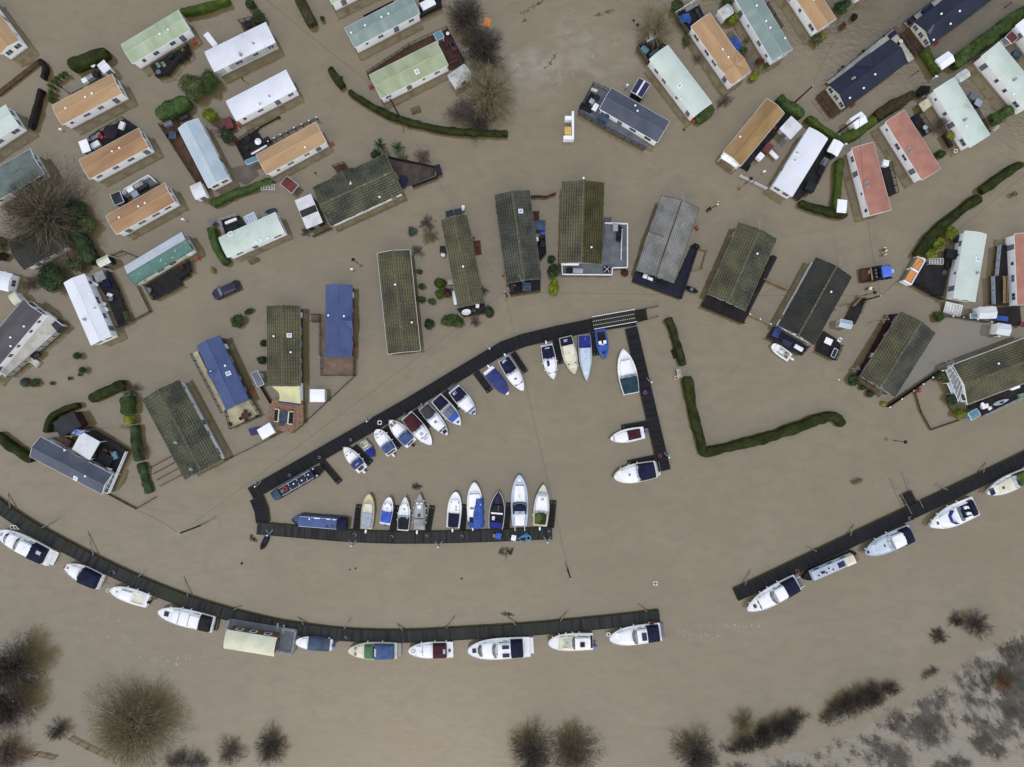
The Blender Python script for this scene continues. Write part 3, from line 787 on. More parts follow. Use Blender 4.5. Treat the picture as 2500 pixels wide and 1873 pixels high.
   m = MB(); zz = zd(ft[1]) + .05; x0 = ft[1] * L; y0 = ft[2] * W / 2; m.box(x0 - .22, x0 + .22, y0 - .22, y0 + .22, zz, zz + .35); m.box(x0 - .28, x0 - .2, y0 - .22, y0 + .22, zz + .35, zz + .75); m.build("seat", ft[3], t)
 return t
def narrowboat(label, bow, stern, wpx, hullm, roofm, cabin=(.1,.85), feats=(), deckm="narrow_black"):
 zb = 1.3
 b, s = P(*bow, zb), P(*stern, zb); ax = b - s; L = ax.length; W = wpx * (H - zb) / F
 rot = math.atan2(ax.y, ax.x); o = V((s.x, s.y, 0)); t = thing("narrowboat", label, "narrowboat", o, rot)
 hw = W / 2
 def half(x):
  if x < .6: return hw * (.55 + .45 * math.sin(math.pi / 2 * max(0, x) / .6))
  r = (L - x)
  return hw * (1 if r > 1.9 else max(.03, math.sin(math.pi / 2 * max(0, r) / 1.9) ** .8))
 xs = [0,.15,.35,.6] + list(np.linspace(1, L - 1.95,5)) + [L - 1.6, L - 1.2, L - .8, L - .5, L - .25, L - .08, L]
 m = MB(); rr = []
 for x in xs:
  h = half(x); z = .75 + (.25 * max(0,1 - (L - x) / 2.2)); r = [(x, h - .06 if h > .1 else h * .4, z - .08),(x, h - .05 if h > .1 else h * .5, z),(x, h, z),(x, h * .98,.2),(x, h * .9,-.4)]
  rr.append(r + [(a, -b_, c) for a, b_, c in reversed(r)])
 m.loft(rr, cap=True, closed=False); m.build("hull", hullm, t)
 d = MB(); d.loft([[(x, half(x) - .055,.68),(x, -half(x) + .055,.68)] for x in xs[:-1]], cap=False, closed=False); d.build("deck", deckm, t)
 x0, x1 = cabin[0] * L, cabin[1] * L; c = MB()
 c.loft([[(x, hw * .93,.7),(x + dx, hw * .8,1.62),(x + dx, hw * .4,1.7),(x + dx, 0,1.72),(x + dx, -hw * .4,1.7),(x + dx, -hw * .8,1.62),(x, -hw * .93,.7)] for x, dx in ((x0,.06),(x1,-.06))])
 co = c.build("cabin", roofm, t)
 for s_ in (-1,1):
  n = max(3, int((x1 - x0) / 2))
  for i in range(n):
   xc = x0 + (x1 - x0) * (i + .5) / n; w_ = MB()
   w_.add([(xc - .45, s_ * (hw * .93 - .02 + .015),1.0),(xc + .45, s_ * (hw * .93 - .005),1.0),(xc + .45, s_ * (hw * .86 + .0),1.4),(xc - .45, s_ * (hw * .86),1.4)],[(0,1,2,3) if s_ < 0 else (3,2,1,0)])
   w_.build("cabin_window", "boat_pale_glass" if s_ > 0 else "boat_glass", co)
  g = MB(); g.path([V((x0 + .2, s_ * hw * .74,1.7)), V((x1 - .2, s_ * hw * .74,1.7))],.025,5); g.build("grab_rail", "plain_white", co)
 for f in feats:
  if f[0] == 'box': q = MB(); q.box(f[1] * L, f[2] * L, f[3] * hw, f[4] * hw, 1.68,1.68 + f[5]); q.build(f[7], f[6], t)
  elif f[0] == 'can':
   q = MB(); q.loft([[(x, hw * .9,.7),(x, hw * .82,1.75),(x, 0,2.0),(x, -hw * .82,1.75),(x, -hw * .9,.7)] for x in (f[1] * L, (f[1] + f[2]) / 2 * L, f[2] * L)]); q.build("canopy", f[3], t, True)
  elif f[0] == 'dot': q = MB(); q.lathe([(.08,0),(.08,.1),(.14,.12),(.1,.2),(.02,.22)],8,(f[1] * L, f[2] * hw, 1.69)); q.build("mushroom_vent", f[3], t, True)
  elif f[0] == 'ring': q = MB(); q.torus((f[1] * L, f[2] * hw, 1.78),.28,.08); q.build("life_ring", f[3], t, True)
  elif f[0] == 'post': q = MB(); q.lathe([(.16,0),(.16,.35),(.1,.42)],8,(f[1] * L, f[2] * hw, .95)); q.build("bollard", f[3], t)
 return t
# ---------------------------------------------------------------- plants
def leaf_quads(pts, nrm, size, jit=.7, flat=.0):
 n = len(pts)
 nr = nrm + rng.normal(0, jit, (n, 3)); nr /= np.linalg.norm(nr, axis=1)[:, None] + 1e-9
 ref = rng.normal(0,1,(n, 3)); u = np.cross(nr, ref); u /= np.linalg.norm(u, axis=1)[:, None] + 1e-9
 v = np.cross(nr, u); s = size * rng.uniform(.6,1.3,(n, 1))
 q = np.stack([pts - u * s, pts - v * s * .55, pts + u * s, pts + v * s * .55],1).reshape(-1,3)
 return q, np.arange(n * 4).reshape(n, 4)
def lumpy(p, f=1.3, a=.2):
 return np.array([mnoise.noise(V(x) * f) for x in p]) * a
def bush(label, px, py, rpx, h, m, n=None, size=.13, name="bush", cat="bush", group=None, ry=None, rot=0, spike=0, sub=0, lumps=6, z0=0.0, core=.72):
 zc = z0 + h * .55
 c = P(px, py, zc); c.z = 0; r = rpx * (H - zc) / F; r2 = (ry or rpx) * (H - zc) / F
 t = thing(name, label, cat, c, -math.radians(rot), group)
 n = n or int(min(9000,420 * (r * r2 + r * h * .5) + 150))
 cs = [(0,0, zc, r * .72, r2 * .72, h * .5)]
 for i in range(lumps):
  a = 2 * math.pi * i / max(1, lumps) + rng.uniform(-.4,.4); d = rng.uniform(.3,.58); k = rng.uniform(.38,.55)
  cs.append((math.cos(a) * r * d, math.sin(a) * r2 * d, zc + rng.uniform(-.25,.25) * h, r * k, r2 * k, h * .42 * rng.uniform(.7,1.1)))
 wts = np.array([x[3] * x[4] for x in cs]); wts /= wts.sum(); idx = rng.choice(len(cs), n, p=wts); cc = np.array(cs)[idx]
 d = rng.normal(0,1,(n, 3)); d[:, 2] = np.abs(d[:, 2]) * np.where(rng.random(n) < .8,1,-1); d /= np.linalg.norm(d, axis=1)[:, None]
 rad = rng.uniform(.72,1.06,(n, 1)) + (rng.random((n, 1)) < .08) * .16
 pts = cc[:, :3] + d * cc[:, 3:] * rad; pts[:, 2] = np.maximum(pts[:, 2],.02)
 q, f = leaf_quads(pts, d, size)
 qs, fs = [q],[f]; o = len(q)
 for x in cs:                                       # shaded inner mass so that the crown is not see-through
  g = []
  for i in range(5):
   th = math.pi * i / 4.2
   g.append([(x[0] + x[3] * core * math.sin(th) * math.cos(b), x[1] + x[4] * core * math.sin(th) * math.sin(b), max(.0, x[2] + x[5] * core * math.cos(th))) for b in [2 * math.pi * j / 8 for j in range(8)]])
  g = np.array(g).reshape(-1,3); qs.append(g)
  fs.append(np.array([(o + k * 8 + j, o + k * 8 + (j + 1) % 8, o + k * 8 + 8 + (j + 1) % 8, o + k * 8 + 8 + j) for k in range(4) for j in range(8)])); o += len(g)
 big_mesh("crown" if h > 1.6 else "foliage", np.concatenate(qs), np.concatenate(fs), m, t)
 st = MB()
 for i in range(3): a = i * 2.1; st.tube((0,0,-.4),(math.cos(a) * r * .35, math.sin(a) * r2 * .35, h * .5),.05,5,.02)
 st.build("trunk" if h > 1.6 else "stems", "bark", t)
 return t
def hedge(label, path, wpx, h=1.3, m="leaf_hedge", dens=110, size=.085, rough=.17, name="hedge", ends=True):
 pts = smooth_path([P(x, y, h * .5) for x, y in path],2); pts = resample(pts, .35)
 d0 = (pts[-1] - pts[0]).normalized(); mid = pts[len(pts) // 2]; lean = abs(d0.x * mid.y - d0.y * mid.x) * h / H * F / H   # part of the measured width is the side face
 W = max(wpx * .55, wpx - .8 * lean) * (H - h) / F
 c = sum(pts, V()) / len(pts); c.z = 0; n = len(pts); hw = W / 2
 t = thing(name, label, "hedge", c)
 sec = [(-.92,0.),(-1,.35),(-1,.75),(-.86,.93),(-.5,1.0),(0,1.02),(.5,1.0),(.86,.93),(1,.75),(1,.35),(.92,0.)]
 vs, nr = [],[]
 for i, p in enumerate(pts):
  d = (pts[min(i + 1, n - 1)] - pts[max(i - 1,0)]).normalized(); nn = V((-d.y, d.x, 0))
  e = min(i, n - 1 - i) * .35 / max(hw, .2); k = (math.sqrt(max(.06,1 - (1 - min(1, e)) ** 2)) if ends else 1) * (1 + .22 * mnoise.noise(p * .35) + .12 * mnoise.noise(p * 1.1))
  for a, b in sec:
   q = p - c + nn * a * hw * k; zz = b * h * (1 - .12 * (1 - k)) - (.3 if b == 0 else 0)
   w_ = p + nn * a * hw; q += nn * a * mnoise.noise(V((w_.x, w_.y, b)) * .9) * rough + V((0,0, b * mnoise.noise(V((w_.x, w_.y, 7)) * .8) * rough * 1.2))
   vs.append((q.x, q.y, zz + (q.z - (p - c).z)))
   nr.append((nn.x * a * (1 - b * .4), nn.y * a * (1 - b * .4), max(.1, b - .5)))
 vs, nr = np.array(vs), np.array(nr); s = len(sec)
 fc = np.array([(i * s + j, (i + 1) * s + j, (i + 1) * s + j + 1, i * s + j + 1) for i in range(n - 1) for j in range(s - 1)])
 a, b, c_, d_ = (vs[fc[:, k]] for k in range(4)); area = np.linalg.norm(np.cross(c_ - a, d_ - b), axis=1) / 2
 N = int(area.sum() * dens); fi = rng.choice(len(fc), N, p=area / area.sum()); u, v = rng.random((N, 1)), rng.random((N, 1))
 pt = (a[fi] * (1 - u) + b[fi] * u) * (1 - v) + (d_[fi] * (1 - u) + c_[fi] * u) * v
 pn = nr[fc[fi, 0]]; pt = pt + pn * rng.uniform(-.02,.05,(N, 1)) * (1 + rough * 4)
 q, f = leaf_quads(pt, pn, size, .55)
 big_mesh("foliage", np.concatenate([vs, q]), np.concatenate([fc, f + len(vs)]), m, t)
 return t
def tubes_np(seg, n=3):
 """seg: array (k, 8): p0, p1, r0, r1 -> vertices and quads of thin tapered tubes."""
 p0, p1, r0, r1 = seg[:, :3], seg[:, 3:6], seg[:, 6:7], seg[:, 7:8]
 d = p1 - p0; d /= np.linalg.norm(d, axis=1)[:, None] + 1e-9
 ref = np.where(np.abs(d[:, 2:3]) > .9, np.array([[1., 0,0]]), np.array([[0,0,1.]])); u = np.cross(d, ref); u /= np.linalg.norm(u, axis=1)[:, None]
 v = np.cross(d, u); k = len(seg); vs = np.zeros((k, 2 * n, 3))
 for i in range(n):
  a = 2 * math.pi * i / n; o = u * math.cos(a) + v * math.sin(a); vs[:, i] = p0 + o * r0; vs[:, n + i] = p1 + o * r1
 base = (np.arange(k) * 2 * n)[:, None]
 q = np.concatenate([base + np.array([[i, (i + 1) % n, n + (i + 1) % n, n + i]]) for i in range(n)])
 return vs.reshape(-1,3), q
def bare_tree(label, px, py, rpx, h, m="twig_grey", seed=1, nlimb=0, cov=None, limb="limb_pale", name="bare_tree", cat="tree", ry=None, rot=0, group=None, ivy=0, low=0, tw=.022):
 """Winter tree or shrub: limbs arch from the base to an uneven dome, twigs breaking outwards."""
 h *= .8; zc = h * .5; c = P(px, py, zc); c.z = 0; R = 1.13 * rpx * (H - zc) / F; asp = (ry or rpx) / rpx
 t = thing(name, label, cat, c, -math.radians(rot), group); rd = np.random.default_rng(seed * 7 + 3)
 k = min(1., R / 3.2); nl = nlimb or int(40 + 16 * R * R * asp * .6 * (1 if R > 2 else .6))
 a = rd.uniform(0,2 * math.pi, nl); f = np.sqrt(rd.uniform(.02,1, nl))
 ph = rd.uniform(0,6,4); lump = 1 + .14 * np.sin(2 * a + ph[0]) + .12 * np.sin(3 * a + ph[1]) + .09 * np.sin(5 * a + ph[2]) + .06 * np.sin(9 * a + ph[3]) - .1
 rr = R * f * lump; E = np.stack([np.cos(a) * rr, np.sin(a) * rr * asp, h * np.sqrt(np.clip(1 - f ** 2,.03,1)) * rd.uniform(.72,1.05, nl)],1)
 B0 = rd.normal(0,.05 * R, (nl, 3)) * np.array([1, asp, 0]) * (1 if low else .35)
 if ry: B0[:, 0] = E[:, 0] * .8; B0[:, 1] *= .6
 th = 0 if (low or ry or h < 3) else h * .2; B0[:, 2] = th
 M1 = B0 + (E - B0) * np.array([.38,.38,.62]) + rd.normal(0,.05 * R, (nl, 3)); M1[:, 2] = np.maximum(M1[:, 2],.05)
 def bez(u, i): u = u[:, None]; return (1 - u) ** 2 * B0[i] + 2 * u * (1 - u) * M1[i] + u * u * E[i]
 seg = []; n = 6; r0 = .017 * h + .022 * k; ii = np.arange(nl); wob = rd.normal(0,.035 * R, (n + 1, nl, 3)) * np.linspace(0,1, n + 1)[:, None, None]
 for q in range(n):
  u0, u1 = q / n, (q + 1) / n; p0 = bez(np.full(nl, u0), ii) + wob[q]; p1 = bez(np.full(nl, u1), ii) + wob[q + 1]
  seg.append(np.concatenate([p0, p1, np.full((nl, 1), max(.008, r0 * (1 - u0) ** 1.4)), np.full((nl, 1), max(.006, r0 * (1 - u1) ** 1.4))],1))
 S = np.concatenate(seg)
 if th: S = np.concatenate([S, np.array([[0,0,-.5,0,0, th, .035 * h, .02 * h]])])
 v, q = tubes_np(S, 4); big_mesh("trunk" if th else "stems", v, q, limb, t)
 cov = cov or (1.05 if R > 2 else 1.2); lm = .85 * k; N = int(cov * math.pi * R * R * asp / (lm * tw * 1.6)); i = rd.integers(0, nl, N); u = rd.uniform(.3,1.02, N) ** .8
 tp = bez(u, i) + rd.normal(0,.05 * R, (N, 3)) * np.array([1, asp, .35]); tp[:, 2] = np.abs(tp[:, 2]) + .02
 td = tp / (np.linalg.norm(tp, axis=1)[:, None] + 1e-6) * 1.0 + rd.normal(0,.5,(N, 3)); td[:, 2] *= .6
 if ry: td = rd.normal(0,.6,(N, 3)) + np.array([0,.5,.3])
 td /= np.linalg.norm(td, axis=1)[:, None]; ln = rd.uniform(.5,1.25,(N, 1)) * k; sd = np.cross(td, np.array([[0,0,1.]]) + rd.normal(0,.4,(N, 3))); sd /= np.linalg.norm(sd, axis=1)[:, None]
 mid = tp + td * ln * .5 + rd.normal(0,.05 * k, (N, 3)); w_ = tw * (.6 + .4 * k); e = tp + td * ln; e[:, 2] = np.maximum(e[:, 2],.015); mid[:, 2] = np.maximum(mid[:, 2],.015)
 tv = np.stack([tp - sd * w_, tp + sd * w_, mid + sd * w_ * .6, e, mid - sd * w_ * .6],1).reshape(-1,3); b = (np.arange(N) * 5)[:, None]
 big_mesh("crown", tv, b + np.array([[0,1,2,4]]), m, t, b + np.array([[4,2,3]]))
 if ivy:
  i = rd.integers(0, nl, ivy); pp = bez(rd.uniform(.05,.45, ivy), i) + rd.normal(0,.25,(ivy, 3)); pp[:, 2] = np.abs(pp[:, 2])
  qv, qf = leaf_quads(pp, rd.normal(0,1,(ivy, 3)) + np.array([0,0,.6]),.2); big_mesh("ivy", qv, qf, "leaf_evergreen", t)
 return t
def palm(label, px, py, rpx, h, m="leaf_evergreen", n=70):
 c = P(px, py, h); c.z = 0; r = rpx * (H - h) / F; t = thing("cabbage_palm", label, "palm", c)
 vs, fs = [],[]
 for i in range(n):
  a = rng.uniform(0,2 * math.pi); e = rng.uniform(-.5,1.3); L = r * rng.uniform(.85,1.1); d = np.array([math.cos(a) * math.cos(e), math.sin(a) * math.cos(e), math.sin(e)]); s = np.array([-math.sin(a), math.cos(a),0]) * .05
  p0 = np.array([0,0, h - .3]); p1 = p0 + d * L * .55 + np.array([0,0,.1]); p2 = p0 + d * L + np.array([0,0,-.45 * L * .4]); o = len(vs)
  vs += [p0 - s * .6, p0 + s * .6, p1 + s, p1 - s, p2]; fs += [(o, o + 1, o + 2, o + 3),(o + 3, o + 2, o + 4, o + 4)]
 q = np.array([f for f in fs if len(set(f)) == 4]); tr = np.array([f[:3] for f in fs if len(set(f)) == 3])
 big_mesh("crown", np.array(vs), q, m, t, tr)
 MB().tube((0,0,-.5),(0,0, h - .2),.14,8,.1).build("trunk", "bark", t)
 return t
# ---------------------------------------------------------------- small things
def at(name, label, cat, px, py, z, rot=0, group=None): return thing(name, label, cat, P(px, py, z),-math.radians(rot), group)
def chair(label, px, py, z, rot, m="plain_white", group=None):
 t = at("garden_chair", label, "chair", px, py, z, rot, group)
 MB().box(-.25,.25,-.25,.25,.38,.44).build("seat", m, t); MB().loft([[(-.25, y, .44),(-.21, y, .44),(-.29, y, .9),(-.33, y, .9)] for y in (-.25,.25)]).build("backrest", m, t)
 for x in (-.22,.2):
  for y in (-.21,.21): MB().tube((x, y, 0),(x, y, .38),.02,5).build("leg", m, t)
 for y in (-.27,.25): MB().box(-.25,.2, y, y + .03,.6,.64).build("armrest", m, t)
 return t
def table(label, px, py, z, r=.5, m="grey_plastic", h=.72, n=16, rot=0, sq=None):
 t = at("garden_table", label, "table", px, py, z, rot)
 if sq: MB().box(-sq[0], sq[0],-sq[1], sq[1], h - .05, h).build("table_top", m, t)
 else: MB().lathe([(r, h - .05),(r, h)], n).build("table_top", m, t)
 MB().lathe([(.05,.02),(.05, h - .05)],8).build("column", "black_metal", t); MB().lathe([(.28,0),(.26,.03),(.06,.05)],12).build("base", "black_metal", t)
 return t
def crate(label, px, py, z, sx, sy, h, rot=0, m="grey_plastic", lid=None, name="storage_box", cat="storage box", group=None):
 t = at(name, label, cat, px, py, z, rot, group)
 MB().box(-sx, sx, -sy, sy, 0, h - .06).build("body", m, t)
 l = MB(); l.loft([[(x, -sy - .03, h - .058),(x, -sy - .03, h - .01),(x, 0, h + .05),(x, sy + .03, h - .01),(x, sy + .03, h - .058)] for x in (-sx - .03, sx + .03)]); l.build("lid", lid or m, t)
 return t
def sofa(label, px, py, z, L, rot, m="black_fabric", cm="dark_grey_fabric"):
 t = at("garden_sofa", label, "sofa", px, py, z, rot); MB().box(-L, L, -.38,.38,.05,.3).build("frame", m, t)
 MB().box(-L, L, .28,.4,.302,.75).build("backrest", m, t)
 for s in (-1,1): MB().box(s * L - .06, s * L + .06,-.38,.277,.302,.55).build("armrest", m, t)
 n = max(1, int(L * 2 / .7))
 for i in range(n): a = -L + .08 + (2 * L - .16) * i / n; MB().box(a, a + (2 * L - .16) / n - .03,-.36,.25,.302,.44).build("cushion", cm, t)
 return t
def bench(label, px, py, z, rot, m="wood_mossy", L=.75):
 t = at("bench", label, "bench", px, py, z, rot); s = MB()
 for i in range(4): s.box(-L, L, -.24 + .12 * i, -.14 + .12 * i, .41,.45)
 s.build("seat", m, t); b = MB()
 for i in range(3): b.box(-L, L, .27,.31,.55 + .12 * i, .64 + .12 * i)
 b.build("backrest", m, t)
 for x in (-L + .1, L - .1):
  l = MB(); l.box(x - .04, x + .04,-.22,-.14,-.3,.408); l.box(x - .04, x + .04,.2,.265,-.3,.9); l.build("leg", m, t)
 return t
def gas(label, px, py, z=.2, m="gas_orange", group=None):
 t = at("gas_bottle", label, "gas bottle", px, py, z + .5,0, group); t.location.z = z
 MB().lathe([(.12,0),(.18,.05),(.185,.5),(.15,.62),(.05,.7)],12).build("cylinder", m, t, True)
 r = MB(); r.torus((0,0,.78),.1,.02,12,5); r.tube((.1,0,.6),(.1,0,.78),.015,5); r.tube((-.1,0,.6),(-.1,0,.78),.015,5); r.build("guard_ring", m, t)
 MB().lathe([(.03,.69),(.03,.76),(.05,.77),(.05,.8)],6).build("valve", "black_metal", t); return t
def pot(label, px, py, z, r, m="terracotta_pot", lf="leaf_evergreen", h=.4):
 t = at("plant_pot", label, "plant pot", px, py, z); MB().lathe([(r * .7,0),(r, h),(r * .85, h - .02),(r * .85, h - .08)],10).build("pot", m, t, True)
 n = 60; d = rng.normal(0,1,(n, 3)); d[:, 2] = np.abs(d[:, 2]); d /= np.linalg.norm(d, axis=1)[:, None]; q, f = leaf_quads(d * np.array([r * 1.2, r * 1.2, r * 1.3]) * rng.uniform(.5,1,(n, 1)) + np.array([0,0, h]), d, .1); big_mesh("foliage", q, f, lf, t); return t
def lamp_post(label, top, h=3.0):
 z = h; p = P(*top, z); t = thing("lamp_post", label, "lamp post", (p.x, p.y, 0))
 MB().tube((0,0,-.5),(0,0, h - .35),.05,8).tube((0,0,-.5),(0,0,.5),.08,8).build("pole", "black_metal", t)
 l = MB(); l.loft([[(s * a, s2 * a, zz) for s, s2 in ((-1,-1),(1,-1),(1,1),(-1,1))] for a, zz in ((.1, h - .35),(.19, h - .05))]); l.build("lantern", "boat_glass", t)
 MB().loft([[(s * a, s2 * a, zz) for s, s2 in ((-1,-1),(1,-1),(1,1),(-1,1))] for a, zz in ((.27, h - .048),(.25, h + .02),(.05, h + .12))]).build("hood", "black_metal", t); return t
def pole(label, base, top, h, r=.13):
 b, q = P(*base, 0), P(*top, h); t = thing("utility_pole", label, "utility pole", (b.x, b.y, 0)); d = q - b
 MB().tube(V((0,0,-1)) - d * .08, d, r * 1.15,10, r * .85).build("shaft", "pole_wood", t)
 m = MB(); m.lathe([(r * 1.05,0),(r * 1.1,.06),(.03,.12)],10,(d.x, d.y, d.z)); m.build("cap", "galvanised", t)
 i = MB(); n = V((-d.y, d.x, 0)).normalized() if d.xy.length > .05 else V((1,0,0))
 i.tube(d + n * .3 - V((0,0,.4)), d - n * .3 - V((0,0,.4)),.04,6)
 for s in (-1,1): i.lathe([(.05,0),(.06,.06),(.03,.14)],8, tuple(d + n * .27 * s - V((0,0,.37))))
 i.build("insulators", "black_metal", t); return t, q
def cable(label, a, b, sag=.5, r=.022, name="overhead_cable"):
 a, b = V(a), V(b); c = (a + b) / 2; m = MB(); pts = [a.lerp(b, i / 20.) - c - V((0,0,4 * sag * (i / 20.) * (1 - i / 20.))) for i in range(21)]; m.path(pts, r, 4)
 return tag(m.build(name, "cable_black", None, False, c), label, "cable")
def strut(label, a, b, m="weathered_steel", r=.075):
 a, b = P(*a, .75), P(*b, .05); b = b + (b - a) * .12; t = thing("mooring_strut", label, "strut", (a.x, a.y, 0)); d = b - V((a.x, a.y, 0))
 MB().tube((0,0,.75), d, r, 8).build("bar", m, t); MB().box(-.13,.13,-.13,.13,.5,.72).build("bracket", "black_metal", t); return t
def ring(label, px, py, z, R=.3, m="plain_white", name="life_ring", cat="life ring"):
 t = at(name, label, cat, px, py, z); MB().torus((0,0,.07), R, .08,20,8).build("ring", m, t, True)
 b = MB()
 for k in range(4): a = k * math.pi / 2; b.box(-.05,.05,-.1,.1,-.02,.16, R=Matrix.Rotation(a, 4, 'Z') @ Matrix.Translation((R, 0,0)))
 b.build("bands", "buoy_red", t); return t
def skin_obj(name, pts, edges, rad, m, parent, sub=2):
 me = bpy.data.meshes.new(name); me.from_pydata([tuple(p) for p in pts], edges, []); me.materials.append(MATS[m])
 o = bpy.data.objects.new(name, me); COL.objects.link(o); o.parent = parent
 s = o.modifiers.new("skin", 'SKIN'); s.use_smooth_shade = True; d = o.modifiers.new("sub", 'SUBSURF'); d.levels = d.render_levels = sub
 if not me.skin_vertices: me.attributes
 return o, rad
def person(label, px, py, rot, jacket="hi_vis", legs="dark_cloth", wade=.35, bend=0.0, armf=(.2,.5), stride=.12, turn=0.):
 """A wading adult: one skinned body with five-fingered hands, clothes and hair as children."""
 t = at("person", label, "person", px, py, 1.2, rot); t.location.z = -wade
 J = {}
 def bd(p):                                         # lean the upper body forward (towards +x) by the given angle about the hips
  x, y, z = p; z0 = .92; c, s = math.cos(bend), math.sin(bend); return V((x * c + (z - z0) * s, y, z0 + (z - z0) * c - x * s))
 J['pel'] = V((0,0,.95)); J['waist'] = bd((0,0,1.1)); J['chest'] = bd((.01,0,1.3)); J['neck'] = bd((0,0,1.48)); J['hd0'] = bd((.03,0,1.58)); J['hd1'] = bd((.03,0,1.72))
 for s, n in ((1, 'l'),(-1, 'r')):
  k = stride * s; J[n + 'hip'] = V((0,.1 * s, .9)); J[n + 'kn'] = V((k * .6 + .03,.11 * s, .5)); J[n + 'an'] = V((k, .12 * s, .09)); J[n + 'toe'] = V((k + .17,.13 * s, .04))
  af = armf[0] if s > 0 else armf[1]
  J[n + 'sh'] = bd((0,.2 * s, 1.42)); J[n + 'el'] = bd((.1 * af, .29 * s, 1.15)); J[n + 'wr'] = bd((.34 * af + .02,.27 * s, .98 + .2 * af)); J[n + 'ha'] = J[n + 'wr'] + (J[n + 'wr'] - J[n + 'el']).normalized() * .09
 keys = list(J); E = [('pel', 'waist'),('waist', 'chest'),('chest', 'neck'),('neck', 'hd0'),('hd0', 'hd1')]
 for n in 'lr': E += [('pel', n + 'hip'),(n + 'hip', n + 'kn'),(n + 'kn', n + 'an'),(n + 'an', n + 'toe'),('chest', n + 'sh'),(n + 'sh', n + 'el'),(n + 'el', n + 'wr'),(n + 'wr', n + 'ha')]
 Rd = dict(pel=.14, waist=.125, chest=.14, neck=.06, hd0=.085, hd1=.075, hip=.085, kn=.06, an=.045, toe=.035, sh=.06, el=.045, wr=.03, ha=.034)
 def mk(name, sel, m, grow, root, fingers=False):
  ks = [k for k in keys if any(k in e for e in E if sel(e))]; ix = {k: i for i, k in enumerate(ks)}; pts = [J[k] for k in ks]; ed = [(ix[a], ix[b]) for a, b in E if sel((a, b))]
  rd = [Rd.get(k, Rd.get(k[1:],.05)) + grow for k in ks]
  if fingers:
   for n in 'lr':
    h = J[n + 'ha']; d = (J[n + 'ha'] - J[n + 'wr']).normalized(); sd = d.cross(V((0,0,1))); sd = sd.normalized() if sd.length > .05 else V((1,0,0)); cu = sd.cross(d)
    for i, fl in enumerate((.07,.08,.075,.06)):
     a = h + sd * (.024 - .016 * i) + d * .03; b = a + d * fl * .5 - cu * .012; e = b + d * fl * .45 - cu * .03; o = len(pts); pts += [a, b, e]; rd += [.010,.009,.008]; ed += [(ix[n + 'ha'], o),(o, o + 1),(o + 1, o + 2)]
    a = J[n + 'wr'].lerp(h, .5) + sd * .035; b = a + sd * .02 + d * .04; o = len(pts); pts += [a, b]; rd += [.012,.010]; ed += [(ix[n + 'ha'], o),(o, o + 1)]
  o, _ = skin_obj(name, pts, ed, rd, m, t, 1 if fingers else 2); bpy.context.view_layer.update()
  sv = o.data.skin_vertices[0].data if o.data.skin_vertices else None
  if sv:
   for i, r in enumerate(rd): sv[i].radius = (r, r); sv[i].use_root = (i == ix[root])
  return o
 mk("body", lambda e: True, "skin", 0, 'pel', True)
 up = {'waist', 'chest', 'neck'}
 mk("jacket", lambda e: (e[0] in ('pel', 'waist', 'chest') and e[1] in ('waist', 'chest', 'lsh', 'rsh')) or (e[0][1:] in ('sh', 'el') and e[1][1:] in ('el', 'wr')), jacket, .022, 'pel')
 mk("trousers", lambda e: (e[0] == 'pel' and e[1][1:] == 'hip') or (e[0][1:] in ('hip', 'kn')), legs, .018, 'pel')
 h = J['hd1']; hc = J['hd0'].lerp(J['hd1'],.62); ax = (J['hd1'] - J['hd0']).normalized(); R = ax.to_track_quat('Z', 'X').to_matrix().to_4x4(); R.translation = hc
 m = MB(); m.loft([[R @ V((r * math.cos(a) - .012, r * math.sin(a), z)) for a in [2 * math.pi * i / 12 for i in range(12)]] for r, z in ((.105,-.02),(.113,.03),(.1,.085),(.06,.118),(.01,.128))]); m.build("hair", "hair_dark", t, True)
 f = MB(); fw = bd((1,0,.92)) - V((0,0,.92)); fw = (J['neck'] - J['waist']).cross(V((0,1,0))) * -1; fw = fw.normalized() if fw.length > 0 else V((1,0,0))
 for y in (-.035,.035): f.lathe([(.004,-.012),(.013,0),(.004,.012)],8, tuple(hc + V((0, y, 0)) + V((.088,0,-.03))))
 f.build("eyes", "hair_dark", t); f = MB(); f.box(hc.x + .08, hc.x + .118,-.012,.012, hc.z - .085, hc.z - .045); f.build("nose", "skin", t)
 f = MB(); f.box(hc.x + .07, hc.x + .088,-.028,.028, hc.z - .115, hc.z - .105); f.build("mouth", "red_plastic", t)
 for y in (-.1,.1): MB().lathe([(.01,-.03),(.025,0),(.01,.03)],6,(hc.x, y, hc.z - .04)).build("ear", "skin", t)
 if jacket == "hi_vis":
  b = MB(); c0 = J['waist'].lerp(J['chest'],.35); b.torus(c0,.158,.012,18,5); b.build("reflective_band", "reflective_tape", t)
 return t
# ================================================================ the caravans and lodges
B = building
def lodge(label, A, Bq, Cc, roof, wall="black_wall", rise=1.05, eave=2.45, oh=.3, ridge="ridge_moss", trim="trim_mossy", **k):
 return building(label, A, Bq, Cc, eave, rise, roof, wall, oh, "lodge", "park_lodge", ridge=ridge, trim=trim, **k)
